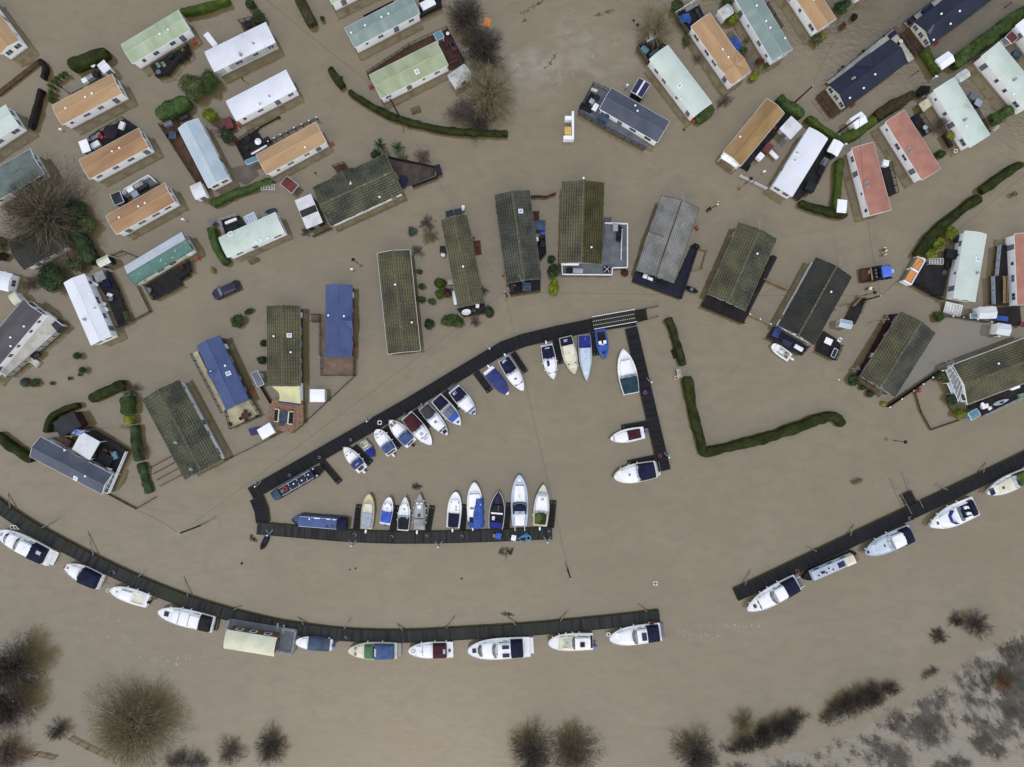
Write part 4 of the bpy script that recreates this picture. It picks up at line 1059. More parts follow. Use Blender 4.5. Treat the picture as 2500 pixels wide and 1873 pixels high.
# --- upper left
B("orange roofed white caravan cut by the left frame edge, above the dark angled hedge", (-43,-23),(47,99),(1,131))
B("pale green two-tone roofed caravan beside the yellow-green hedge at the top", (323.5,155.7),(463.5,72),(437,24), roof="roof_pale_green", vents=[(392,85),(412,74)])
B("orange roofed caravan with the ring of clipped yellow-green shrubs behind it", (151.6,304.7),(298,228),(274,180), vents=[(211,239),(227,230),(163,266)])
B("orange-brown roofed caravan with a grey roof patch, below the shrub-ringed caravan", (218.5,437.4),(363.4,359.7),(340,311.4), roof="roof_terracotta", vents=[(294,363),(276,371)])
B("orange-brown roofed caravan next to the dark green shed and white railed deck", (284.4,572.6),(427.3,493),(405.6,444.7), roof="roof_terracotta", vents=[(340,505),(293,532),(356,497)])
B("teal roofed caravan with a worn pale upper slope", (328.8,695),(470.8,610),(446.6,564), roof="roof_teal", roof2="roof_teal_worn", wall="cream_wall", rise=.55, trim="trim_dark")
B("mint roofed caravan cut by the left frame edge, beside the long dark hedge", (-100,402),(46,306.6),(9.6,258), roof="roof_mint")
B("white roofed caravan with a black deck of clutter along its right side", (222,843),(155.7,691),(205,668), roof="roof_white", flues=[(208,780)], lights=[(231,751)], vents=[(218,717)])
B("dark grey roofed white chalet with a wide cream deck, at the left frame edge", (-46,945),(104,767),(60,727), roof="roof_grey", rise=.9, eave=2.6, oh=.2, vents=[(27,824),(24,845),(58,797)], wall="white_wall", cat="lodge", name="park_lodge", frame="dark_frame")
B("slate grey roofed lodge under the white pergola, by the hedge at the left edge", (73,1115),(248.7,1207),(273,1158), roof="roof_slate", rise=.75, eave=2.5, oh=.2, cat="lodge", name="park_lodge", wall="cream_wall", gables=[(1,.52,1.9,.8)], lights=[(182,1168)], vents=[(155,1100),(212,1162)])
lodge("mossy lodge with a pale strip wall along its right, beside the red-brown beams", (346.5,976),(451.5,1172),(540,1119), "roof_moss_streaked", "white_wall", flues=[(430,1080),(468,1145)], antenna=[(480,1165)])
lodge("dark roofed house under the big bare tree", (58,659.5),(160.5,604),(125,532), "roof_charcoal", "white_wall", rise=.9, ridge="roof_charcoal")
lodge("grey-green felt roofed house above the big bare tree, at the left edge", (-30,503),(108,424),(70,365), "roof_felt_green", "cream_wall", rise=.5, trim="trim_white", ridge="roof_felt_green")
B("white roofed caravan whose lower eave is black with grime", (523,175),(672,102.6),(647,55), roof="roof_white_grimy", wall="grey_wall", arch=True, rise=.3, flues=[(588,134)])
B("clean white roofed caravan with two square roof hatches, above the orange roof and fenced deck", (576.8,295),(723,218.5),(699,170), roof="roof_white", arch=True, rise=.3, lights=[(658,235),(635,254)])
B("orange roofed caravan beside the black fenced deck with white post caps", (651,426),(797,346.4),(772.8,297), vents=[(745,360)])
B("pale green roofed caravan cut by the top edge, left of the bare tree thicket", (810,10),(958,-62),(935,-108), roof="roof_pale_green")
B("blue-green roofed caravan near the top, with a small white flue box on its wall", (866,116),(1025,33),(1001,-15), roof="roof_blue_green", vents=[(858,82),(892,64),(932,44),(949,36)])
B("sage green roofed caravan with a brown deck and red kayak behind it", (930,241),(1094,159),(1065,101), roof="roof_sage", wall="white_wall", lights=[(1018,175)])
B("pale blue ribbed roofed caravan set upright beside a brown deck", (434.6,314),(508.5,459),(558,436), roof="roof_pale_blue", rise=.55)
B("mint roofed caravan with a curved hedge at its left end and white conservatory behind", (555.5,629),(694,566.6),(672.6,518), roof="roof_mint", arch=True, rise=.35, lights=[(562,571)], vents=[(626,591),(637,586),(654,581)])
lodge("mossy lodge with a cross gable and white-streaked slope, beside the white ribbed shed", (806.6,552),(984,470),(939,375.6), "roof_moss_streaked", "white_wall", gables=[(1,.42,1.9,.85)], vents=[(926,480)], lights=[(852,447)])
lodge("blue roofed brown lodge standing straight, with a pinkish deck at its foot", (794.5,872),(795.7,696),(860,696), "roof_blue", "brown_wall", rise=.8, oh=.2, ridge="roof_blue", trim="roof_blue", gables=[(1,.5,1.1,.75)], vents=[(840,772),(801,770)])
lodge("blue roofed brown lodge standing aslant, with a cream deck and round table", (480.5,844.7),(552,1001.6),(608.6,978.7), "roof_blue", "brown_wall", rise=.8, oh=.2, ridge="roof_blue", trim="roof_blue", gables=[(-1,.45,1.1,.75)], vents=[(550,893),(514,907)], lights=[(557,912)])
lodge("mossy roofed black lodge with a cream shade sail at its foot", (652.6,942),(651,747),(733,747), "roof_moss", lights=[(706,819)], vents=[(668,821),(710,860)])
lodge("long mossy lodge with white gable ends, left of the flooded shrub garden", (946.6,864.7),(921,618.5),(1001,610), "roof_moss", "black_wall", vents=[(1005,787),(966,696)], trim="trim_white")
lodge("narrow mossy lodge with shrubs along its left side and a white bathtub at its foot", (1118,751),(1076,537.6),(1140,525.5), "roof_moss", "white_wall", rise=.8, vents=[(1131,652)])
lodge("dark grey mossy lodge with a small white skylight and a railed black porch", (1236.6,692),(1207,476),(1292.6,464.7), "roof_moss_grey", "black_wall", lights=[(1271,516)], antenna=[(1272,682)])
lodge("brown mossy lodge wrapped by the grey deck with white rails", (1366.5,642),(1372,443),(1475.6,445.4), "roof_moss", "white_wall", roof2="roof_moss_brown", vents=[(1424,437),(1444,604)])
lodge("pale grey tiled lodge on a navy deck", (1552,661),(1615,477),(1708,506), "roof_tile_grey", "black_wall", gables=[(-1,.5,2.2,.75)], flues=[(1665,549)], antenna=[(1665,482)], ridge="roof_moss", trim="trim_dark")
lodge("mossy lodge with white-streaked right slope and a black deck at its foot", (1726.5,718),(1804,542),(1898,581), "roof_moss", "black_wall", roof2="roof_moss_streaked", vents=[(1848,620)], antenna=[(1852,550)])
lodge("charcoal roofed lodge with a small white open boat moored at its foot", (1899.6,795),(1992.5,628),(2078,680), "roof_charcoal", "white_wall", antenna=[(2050,640)], vents=[(2028,713)])
lodge("mossy roofed burgundy lodge beside the grey still water", (2100,918),(2199,760),(2284,813), "roof_moss", "burgundy_wall", roof2="roof_moss_grey", antenna=[(2148,950)], trim="trim_mossy")
lodge("mossy lodge with white pergola glazing on its left gable, cut by the right frame edge", (2362,988),(2562,913),(2519,819), "roof_moss", "white_wall", vents=[(2436,888)], trim="trim_white")
# --- upper right
B("slate grey roofed lodge with a long grey ramped deck, near the white entrance wall", (1463.5,265.6),(1605,347.7),(1632,295), roof="roof_slate", rise=.6, cat="lodge", name="park_lodge", wall="white_wall", vents=[(1551,258),(1556,272)], frame="dark_frame")
B("mint roofed caravan with a black deck and white round table at its upper end", (1585.7,145),(1693,286),(1738,251), roof="roof_mint", arch=True, rise=.38, lights=[(1659,210)], vents=[(1663,242)])
B("orange roofed caravan with a hipped front corner, beside the blue tarpaulin", (1687,65),(1787,207.6),(1834,175), gables=[(1,.8,1.8,.9),(-1,.8,1.8,.9)], vents=[(1763,123),(1777,142)])
B("blue-green roofed caravan between the two orange roofed ones at the top right", (1780,-28),(1886,150),(1933,118), roof="roof_blue_green", vents=[(1846,16),(1869,54),(1879,70),(1917,93)])
B("orange roofed caravan cut by the top edge, right of the blue-green roof", (1915,-45),(1996,77),(2041,44), vents=[(1985,2)])
B("white caravan end just peeping in at the top edge, beside the dark shrub", (2098,-6),(2240,-84),(2210,-138), roof="roof_white")
lodge("navy roofed lodge whose cream deck ends in white steps, right of the utility pole", (2066,263),(2216,152),(2174,95), "roof_navy", "cream_wall", rise=.8, oh=.2, ridge="roof_navy", trim="trim_dark", gables=[(1,.55,1.6,.85)], flues=[(2082,193)], vents=[(2135,183),(2109,215),(2075,239)], porch=(-1,1.6, "deck_brown"))
lodge("navy roofed lodge cut by the top edge, with a small aerial on its gable", (2275,108.6),(2455,-26),(2414,-83), "roof_navy", "cream_wall", rise=.8, oh=.2, ridge="roof_navy", trim="trim_dark", antenna=[(2270,75)], vents=[(2296,36),(2341,29),(2321,58),(2281,96)], porch=(-1,1.6, "deck_brown"))
B("mint roofed caravan at the right edge with a square roof hatch, above the pine-coloured hedge", (2396,137.6),(2505,270),(2547,232), roof="roof_mint", arch=True, rise=.38, flues=[(2474,196)], vents=[(2476,229)])
B("mint roofed caravan with reddish bare shrubs against its white wall", (2280,220),(2368,360),(2417,328), roof="roof_mint", arch=True, rise=.38, flues=[(2353,294)], vents=[(2357,309)])
B("brick red roofed caravan with two close white flues, the upper of the slanted red pair", (2162,298),(2251,440),(2297,411), roof="roof_red", arch=True, rise=.38, flues=[(2216,363),(2222,373)])
B("brick red roofed caravan with pale seam stains, beside the hedge and white box", (2080,362),(2123.6,526.7),(2176,512), roof="roof_red", arch=True, rise=.38, flues=[(2114,445),(2117,457)])
B("ochre ribbed roofed caravan with a white bay window at its lower end", (1765.6,370.6),(1872,241),(1916,275), roof="roof_ochre", rise=.5, vents=[(1807,334)])
B("bright white roofed caravan with two square hatches, behind the white picket fence", (1888.7,452),(1975.6,311),(2020.5,340), roof="roof_white", arch=True, rise=.3, lights=[(1946,373),(1940,391)])
B("mint roofed caravan with grey mould round its flue, beside the orange lidded bin store", (2328,728),(2356,564),(2409,572.6), roof="roof_mint", arch=True, rise=.45, flues=[(2384,667)], lights=[(2386,633)])
B("brick red roofed caravan cut by the right edge, beside the long black deck", (2484,745),(2477,571),(2540,570), roof="roof_red", arch=True, rise=.38, frame="window_frame")
B("white roofed caravan corner at the right edge, above the rusty red shed", (2480,62),(2590,200),(2635,165), roof="roof_white")
B("small white touring caravan at the left edge with an orange gas bottle on its corner", (-70,690),(20,712),(25,668), roof="roof_white", arch=True, rise=.4, eave=2.2)
# --- sheds
S = shed
t_ = S("white ribbed shed with a dark centre stripe roof, beside the mossy lodge", (748.7,558),(787,542),(756,475), h=2.2, wall="black_wall", rise=.06, ridge=False)
MB().box(-1.35,1.35,-.55,.55,2.2,2.29).build("dark_strip", "roof_charcoal", t_)
S("white shed roof behind the grimy white caravan", (497,86),(507,78),(526,112), roof="roof_white", rise=.12, ridge=False)
S("white bow-roofed shed under a bare twig shadow, right of the sage green caravan", (1111.5,211),(1151,183),(1136,154), roof="translucent_white", arch=True, rise=.4)
S("small pale blue shed roof on the brown deck behind the sage caravan", (1067,99),(1084,90),(1078,72), roof="teal_plastic", rise=.12, ridge=False)
S("white plastic shed with a grey door band, at the foot of the pale blue caravan", (478,487),(503,476),(490,443.5), roof="corrugated_white", arch=True, rise=.3)
S("white twin-panel garden shed behind the orange caravan with clipped shrubs", (253,179),(269,166),(253.5,146), roof="roof_white", rise=.2)
S("white roofed dark sided shed on the left end of the cluttered deck", (202,374),(221,367),(209,340), wall="black_wall", roof="plain_white", rise=.05, ridge=False)
S("dark green box shed beside the white railed deck", (280,501),(302,492),(285,469), roof="roof_dark_slate", wall="black_wall", rise=.05, ridge=False)
S("cream shed roof beside the dark ivy thicket and timber arch", (244,652),(270,640),(262,623), roof="roof_cream", wall="black_wall", arch=True, rise=.3)
S("cream shed leaning by the left edge, above the grey roofed chalet", (36,745),(51,735),(38,711), roof="roof_cream", arch=True, rise=.25)
S("grey roofed summerhouse shed ringed by a hedge, beside the blue flag", (148.5,1067),(198,1039),(177.5,1005), roof="roof_dark_slate", wall="burgundy_wall", h=2.2, rise=.1, ridge=False, trim="trim_dark")
S("burgundy roofed shed with a green wall, above the mossy cross-gabled lodge", (712,472),(728,452),(700,430), roof="roof_burgundy", wall="green_plastic", h=1.5, rise=.3)
S("white roofed box shed standing alone in the water right of the shade sail", (757,981),(792,981),(792,951), roof="plain_white", wall="grey_wall", rise=.04, ridge=False, h=2.0)
S("white flat roofed box shed at the corner of the brick terrace", (641,1073),(671,1056),(657,1033), roof="plain_white", wall="grey_wall", rise=.04, ridge=False, h=2.0)
S("grey lean-to shed between the slanted blue lodge and the mossy black lodge", (629,945),(644,938),(630,904), roof="deck_grey", wall="grey_wall", rise=.05, ridge=False, h=2.0)
S("grey glazed shed with two solar panels, standing in the water above the slate lodge", (1567,239),(1587,206),(1561,190), roof="solar_cell", wall="black_wall", rise=.08, h=2.1, ridge="plain_white")
S("mossy white bow-roofed shed beside the yellow-green shrub at the top right", (1767,48),(1791,31),(1776,10), roof="translucent_white", arch=True, rise=.35)
S("white corrugated shed beside the ochre roofed caravan", (1904,314),(1931,339),(1955,305), roof="corrugated_white", rise=.06, ridge=False, wall="grey_wall")
S("white gable roofed shed with a post leaning across it, on the V of hedges", (2090,315),(2118,297),(2102,273), roof="plain_white", rise=.3)
S("bright white shed at the tip of the laurel hedge, upper right", (2300,170),(2331,149),(2313,127), roof="plain_white", rise=.3)
S("white shed with a black door side, between the white caravan and the red roofs", (2044,382),(2060,353),(2036,340), roof="plain_white", wall="black_wall", rise=.25)
S("small white tin box shed at the bottom of the dark green hedge", (2043,518),(2065,520),(2069,489), roof="plain_white", rise=.08, ridge=False, h=1.4)
S("pale grey twin-roofed shed left of the mint caravan deck chairs, by the brown hedge", (2346,200),(2369,185),(2357,169), roof="translucent_white", rise=.2)
S("rusty red roofed shed at the right edge beside the white caravan corner", (2470,107),(2486,92),(2470,76), roof="roof_burgundy", rise=.06, ridge=False, wall="grey_wall")
S("grey tin shed joined to the rusty shed at the right edge", (2452,114),(2467,105),(2455,92), roof="roof_felt_green", rise=.06, ridge=False, wall="grey_wall", h=1.7)
S("white apex shed with a black slot in its roof, right of the timber ramp", (2391,778),(2432,777),(2431,749), roof="corrugated_white", rise=.3)
S("white apex shed tilted, floating at the fence end by the still water", (2432,815),(2464,820),(2470,794), roof="corrugated_white", rise=.3)
S("teal low shed beside the white apex shed", (2370,777),(2390,776),(2391,765), roof="teal_plastic", wall="teal_plastic", h=1.3, rise=.06, ridge=False)
S("teal roofed shed at the corner of the right edge lodge deck", (2373,1026),(2394,1014),(2385,998), roof="teal_plastic", wall="teal_plastic", rise=.1, ridge=False)
S("pale teal greenhouse shed beside the curved dark ramp", (2049,797),(2077,803),(2081,785), roof="roof_pale_blue", wall="translucent_white", rise=.3, h=1.8)
S("teal storage shed on the deck corner by the orange caravan with capped fence", (603,402),(632,390),(628,380), roof="teal_plastic", wall="teal_plastic", rise=.06, ridge=False, h=1.7)
# ================================================================ decks
D = deck
D("dark deck with green chairs in front of the pale green caravan", [(366,160),(459,108),(466,130),(440,150),(412,184),(384,190)],.5, "deck_dark", [1,2,3,4], steps=[(449,143,-60,1.2)])
D("dark cluttered deck behind the orange-brown caravan with the roof patch", [(213,352),(248,322),(306,290),(338,312),(232,366)],.5, "deck_dark", [0,1])
D("narrow grey deck with white railings behind the lowest orange-brown caravan", [(300,487),(312,465),(369,431),(386,447)],.5, "deck_grey", [(0, "trim_white", "rail"),(1, "trim_white", "panel"),(2, "trim_white", "rail")])
D("black deck jutting out of the teal roofed caravan", [(356,697),(410,664),(462,636),(468,662),(441,681),(444,697),(377,733)],.55, "deck_dark", [2,3,5,6], style="rail", steps=[(452,672,-60,1.3)])
D("long black deck beside the white roofed caravan, full of garden clutter", [(224,674),(266,662),(288,704),(318,785),(290,800),(262,728)],.5, "deck_dark", [1,2,3], style="rail")
D("wide cream deck with black and white balustrade beside the grey roofed chalet", [(117,761),(165,797),(25,921),(-14,893)],.6, "deck_offwhite", [(0, "trim_white", "panel"),(1, "trim_dark", "bar"),(2, "trim_white", "panel")], steps=[(84,885,55,1.4)])
D("brown deck full of covered furniture behind the slate lodge", [(199,1045),(216,1042),(315,1101),(271,1203),(256,1150)],.55, "deck_dark", [1,(2, "trim_white", "panel")], style="rail")
D("small square timber landing behind the grimy white caravan", [(586,56),(616,48),(628,66),(597,79)],.5, "deck_brown", [0])
D("brown deck with a red kayak wrapped round the sage green caravan", [(899,190),(896,181),(1000,112),(1092,71),(1135,152),(1100,168),(1068,103)],.5, "deck_brown", [(1, "fence_wood", "rail"),(2, "fence_wood", "bar"),3], style="rail")
D("dark red-brown deck along the left of the pale blue roofed caravan", [(392,307),(430,292),(510,462),(492,462)],.45, "deck_brown", [(0, "fence_wood", "rail"),(3, "fence_wood", "rail")])
D("black deck with a white cloth parasol, left of the capped fence", [(576,349),(625,318),(652,356),(620,380),(600,396)],.5, "deck_dark", [0,4], style="rail")
D("dark side deck in a grey frame behind the mint caravan with the conservatory", [(540,538),(582,526),(600,552),(549,570)],.5, "deck_dark", [(0, "galvanised", "rail"),(3, "galvanised", "rail")])
D("small brown landing with a railing on the upper side of the cross-gabled lodge", [(813,408),(842,399),(853,414),(824,424)],.6, "deck_brown", [(0, "fence_wood", "bar")])
D("pinkish planked deck at the foot of the straight blue lodge", [(786,868),(866,868),(866,917),(786,917)],.5, "deck_tan", [1,2,3])
D("narrow walkway deck along the left of the straight blue lodge", [(783,768),(795,768),(795,867),(783,867)],.5, "deck_tan", [(3, "trim_dark", "bar")])
D("pink timber landing left of the straight blue lodge", [(760,768),(782,768),(782,785),(760,785)],.48, "deck_tan", [(0, "fence_wood", "rail"),(2, "fence_wood", "rail")])
D("cream deck with a round table at the foot of the slanted blue lodge", [(553,1001),(612,974),(637,1014),(565,1047)],.5, "deck_cream", [1,2,3])
D("narrow cream side deck left of the slanted blue lodge", [(470,864),(482,857),(552,1001),(545,1008)],.5, "deck_cream", [3])
D("octagonal brick terrace with a garden sofa set, below the cream shade sail", [(666,973),(740,979),(741,1033),(708,1058),(675,1050),(652,1021)],.8, "brick_paving", [(1, "wood_tan", "rail"),(2, "wood_tan", "rail")], edge="wood_red")
D("black porch with tub and table at the foot of the narrow mossy lodge", [(1114,754),(1182,740),(1186,765),(1131,773)],.5, "deck_dark", [1,2])
D("reddish steps deck on the right of the narrow mossy lodge", [(1153,588),(1172,587),(1175,619),(1160,622)],.5, "wood_red", [])
D("railed black porch at the foot of the dark grey mossy lodge", [(1242,693),(1319,683),(1319,711),(1247,722)],.5, "deck_dark", [(1, "fence_wood", "board"),(2, "fence_wood", "rail"),3])
D("reddish landing on the right of the dark grey mossy lodge", [(1300,520),(1316,519),(1317,539),(1303,540)],.5, "wood_red", [(0, "wood_red", "rail")])
D("black triangular deck of clutter right of the dark grey mossy lodge", [(1307,577),(1330,576),(1333,619),(1316,640)],.5, "deck_dark", [1,2], style="rail")
D("broad grey deck with white rails round the brown mossy lodge", [(1476,546),(1531,548),(1531,655),(1494,656),(1493,673),(1371,672),(1370,640),(1470,643)],.6, "deck_grey", [(0, "trim_white", "rail"),(1, "trim_white", "rail"),(2, "trim_white", "rail"),(3, "trim_white", "rail"),(4, "trim_white", "rail"),(5, "trim_white", "rail")], steps=[(1483,538,-90,1.0)])
D("navy deck wrapping the pale grey tiled lodge", [(1550,663),(1543,688),(1662,731),(1704,602),(1690,598),(1648,694)],.6, "deck_navy", [(2, "trim_dark", "rail")], edge="deck_navy")
D("black deck at the foot of the mossy lodge with white streaks", [(1727,718),(1711,748),(1815,791),(1898,628),(1886,622),(1822,760)],.6, "deck_dark", [(1, "fence_dark", "rail")])
D("navy deck with a solar panel at the foot of the charcoal lodge", [(1889,797),(1873,824),(1954,868),(1973,846),(1905,806)],.55, "deck_navy", [1,2], style="rail")
D("black deck with a white table right of the charcoal lodge", [(1998,818),(2012,808),(2040,826),(2053,843),(2037,880),(1993,858)],.55, "deck_dark", [(3, "fence_dark", "rail"),(4, "fence_dark", "rail")])
D("curved dark ramp walkway beside the teal greenhouse", [(2100,726),(2115,727),(2101,765),(2088,792),(2065,779),(2080,748)],.5, "deck_dark", [(1, "wood_tan", "rail"),(5, "wood_tan", "rail")])
D("burgundy side deck left of the burgundy lodge", [(2172,768),(2198,765),(2103,920),(2090,918)],.5, "deck_burgundy", [(3, "burgundy_wall", "rail")])
D("black quay deck of canoes and boxes below the lodge at the right edge", [(2366,992),(2510,936),(2510,962),(2396,1016),(2376,1010)],.5, "deck_dark", [(2, "galvanised", "rail")])
D("grey deck with dark sofas and railings round the slate lodge", [(1447,206),(1486,223),(1465,268),(1582,352),(1574,365),(1476,313),(1411,273)],.6, "deck_grey", [0,(4, "trim_dark", "bar"),(5, "trim_dark", "bar"),6])
D("black deck with white round table above the mint caravan", [(1554,117),(1597,90),(1631,113),(1588,148),(1580,155)],.5, "deck_dark", [(0, "fence_dark", "rail"),(4, "wood_mossy", "rail")])
D("dark boarded deck with a blue tarpaulin above the hipped orange caravan", [(1645,38),(1700,3),(1718,38),(1689,66),(1678,82)],.5, "deck_dark", [(0, "trim_white", "board"),(4, "wood_mossy", "rail")])
D("black walkway deck along the ochre roofed caravan", [(1918,278),(1930,286),(1830,404),(1817,397)],.5, "deck_dark", [], steps=[(1820,407,60,1.2)])
D("black deck right of the bright white caravan, with covered furniture", [(2021,342),(2036,362),(1992,452),(1950,490),(1937,481)],.5, "deck_dark", [(1, "trim_dark", "rail")])
D("cream deck with navy edging behind the nearer navy lodge", [(2017,200),(2181,70),(2233,143),(2219,152),(2174,95),(2026,206)],.55, "deck_offwhite", [(0, "trim_dark", "rail"),(1, "fence_wood", "rail")], steps=[(2030,196,35,1.3)])
D("cream deck with a dark box behind the navy lodge at the top edge", [(2208,55),(2300,-14),(2316,-12),(2235,52),(2220,68)],.55, "deck_offwhite", [(0, "trim_dark", "rail"),(4, "trim_dark", "rail")])
D("small cream platform against the white wall of the caravan with reddish shrubs", [(2243,254),(2266,239),(2276,257),(2255,273)],1.1, "deck_cream", [])
D("black deck of pots right of the upper slanted red caravan", [(2221,290),(2240,276),(2272,323),(2259,332)],.5, "deck_dark", [(0, "fence_dark", "rail"),(1, "fence_dark", "rail")])
D("black railed landing right of the red caravan with seam stains", [(2153,406),(2170,400),(2187,473),(2172,479)],.5, "deck_dark", [(1, "black_metal", "bar")])
D("black and grey deck with glass screens left of the mouldy mint caravan", [(2256,642),(2318,652),(2303,724),(2277,722),(2226,688)],.5, "deck_dark", [(3, "black_metal", "board"),(4, "black_metal", "board")])
D("long black deck with pale glass panels left of the red caravan at the right edge", [(2434,600),(2458,598),(2464,745),(2420,745),(2418,676),(2427,675)],.5, "deck_dark", [(3, "galvanised", "panel"),(5, "galvanised", "panel")])
D("black landing with a blue cover at the right edge, among the white apex sheds", [(2432,752),(2490,748),(2495,795),(2436,795)],.45, "deck_dark", [])
D("brown timber walkway running to the small white caravan at the left edge", [(-10,225),(92,145),(100,152),(-4,234)],.4, "deck_brown", [])
D("submerged grey paving beside the blue tarpaulin pond", [(1770,85),(1788,74),(1850,168),(1835,180)],.06, "wet_paving", [])
D("grey submerged paving beside the pale blue caravan", [(560,412),(618,396),(632,428),(600,452),(575,440)],.06, "wet_paving", [])
D("purple-grey yard inside the board fence of the cross-gabled lodge", [(946,388),(1006,400),(1062,408),(1062,428),(1004,452),(988,458)],.07, "wet_yard", [])
# ================================================================ fences
FN = fence
FN("black rail fence with white post caps behind the orange caravan", [(655,346),(700,321),(773,287)],1.1, "fence_dark", "rail", caps="plain_white", gap=1.35)
FN("dark board fence closing the yard of the cross-gabled lodge", [(948,382),(1063,406),(1066,430),(1006,453)],1.2, "fence_dark")
FN("reddish stepped board fence above the dark grey mossy lodge", [(1296,478),(1315,477),(1332,479),(1357,470)],1.2, "wood_red")
FN("white picket fence between the ochre and bright white caravans", [(1810,427),(1842,442),(1874,458)],1.0, "trim_white", "picket")
FN("low timber fence joining the submerged shrubs of the lodge at the right edge", [(2234,952),(2250,1005),(2275,1050),(2345,1026)],.5, "fence_wood", "rail")
FN("dark fence with white ball lamps below the burgundy lodge", [(2172,994),(2230,954),(2300,905)],1.1, "fence_dark", caps="plain_white", gap=1.9)
FN("dark fence with white ball lamps left of the twin apex sheds", [(2300,770),(2352,775),(2420,786)],.9, "fence_wood", caps="plain_white", gap=1.9)
FN("tan board fence reaching out from the streaked mossy lodge", [(1866,680),(1925,706)],.9, "wood_tan")
FN("tan and dark fence at the foot of the streaked mossy lodge", [(1831,767),(1881,791)],.9, "wood_tan", caps="plain_white", gap=2.0)
FN("reddish and white fence of the navy deck garden", [(1700,602),(1727,611),(1714,655),(1692,660)],.8, "wood_tan", "rail")
FN("thin fence line from the straight blue lodge deck to the brick terrace", [(866,918),(745,1030)],.35, "fence_dark", "rail")
FN("thin fence line from the brick terrace to the lowest mossy lodge", [(690,1055),(600,1100),(548,1125)],.35, "fence_dark", "rail")
FN("brown timber fence in the corner yard below the slate lodge", [(262,1207),(330,1243),(378,1215)],.5, "fence_wood", "rail")
FN("brown board fence beside the grey lean-to shed", [(634,944),(658,985)],1.0, "wood_red")
FN("dark timber arch fence above the teal roofed caravan", [(270,622),(296,612),(334,628)],1.3, "fence_dark", "rail")
FN("brown garden fence below the teal roofed caravan", [(334,699),(364,760),(322,782)],.7, "fence_wood", "rail")
FN("submerged wire fence above the orange caravan with capped fence", [(600,338),(636,308),(682,284)],.45, "fence_dark", "rail")
FN("timber riverside fence leading under the olive bare tree, lower left", [(166,1807),(210,1830),(258,1852)],.8, "wood_tan", "rail")
FN("timber riverside fence in the bottom left corner", [(36,1843),(84,1847),(128,1856)],.8, "wood_tan", "rail")
FN("dark timber fence right of the mint caravan with the black deck", [(1632,115),(1670,165),(1722,232)],.8, "fence_dark", "rail")
FN("dark rail fence beside the blue-green caravan at the top right", [(1876,5),(1912,62)],.9, "fence_dark", "rail")
FN("dark fence in the shrubs right of the mint caravan with reddish shrubs", [(2388,262),(2420,320)],.8, "fence_dark", "rail")
FN("red-brown pergola beams beside the lowest mossy lodge, upper row", [(366,1142),(418,1114)],.4, "wood_red", "rail", gap=3)
FN("red-brown pergola beams beside the lowest mossy lodge, second row", [(374,1157),(424,1130)],.4, "wood_red", "rail", gap=3)
FN("red-brown pergola beams beside the lowest mossy lodge, third row", [(382,1172),(434,1144)],.4, "wood_red", "rail", gap=3)
FN("red-brown pergola beams beside the lowest mossy lodge, last row by the grey kerb", [(390,1187),(446,1158)],.4, "wood_red", "rail", gap=3)
FN("dark fence behind the spiral of clipped shrubs, left of the orange roof", [(141,208),(165,225)],.9, "fence_dark", "rail")
FN("low black fence of the mint caravan bin store deck", [(2225,690),(2285,722),(2304,730)],1.0, "black_metal")
FN("dark timber fence at the foot of the mossy lodge by the carport", [(763,576),(808,556)],.7, "fence_dark", "rail")
FN("slatted dark timber fence behind the blue-green caravan at the top", [(888,38),(960,2)],.9, "fence_dark", "board")
# ================================================================ pontoons
ST = strip
ST([(1552,778),(1440,795),(1362,811),(1278,831),(1229,849),(1145,899),(1000,986),(612,1206)],30,.5, "pontoon_black", "pontoon", "long black plank pontoon running along the upper side of the inner basin")
ST([(1541,800),(1623,1149)],27,.49, "pontoon_black", "pontoon", "black plank pontoon forming the right side of the inner basin")
ST([(625,1216),(637,1245),(641,1276)],30,.49, "pontoon_black", "pontoon", "short black pontoon closing the left tip of the inner basin")
ST([(627,1290),(740,1300),(862,1310),(1000,1314),(1193,1309),(1348,1302)],27,.5, "pontoon_grey", "pontoon", "dark plank pontoon along the bottom of the inner basin, with hoses on it", smooth=1)
up = [(-60,1180),(0,1220.5),(24,1240),(101,1289),(228,1356),(336,1408),(459,1457),(570,1490),(679,1516),(741,1525),(840,1538),(983,1541.6),(1089,1535.6),(1259,1526),(1368,1517),(1500,1504),(1609,1491)]
ST(up, 28,.5, "pontoon_grey", "pontoon", "long curved grey plank pontoon along the river, carrying the houseboat gangway", smooth=2, off=-14)
ST([(1797,1453),(1825,1441),(1995,1360),(2084,1318),(2314,1211),(2500,1122),(2600,1070)],29,.5, "pontoon_black", "pontoon", "straight black pontoon at the lower right with four cruisers and a narrowboat")
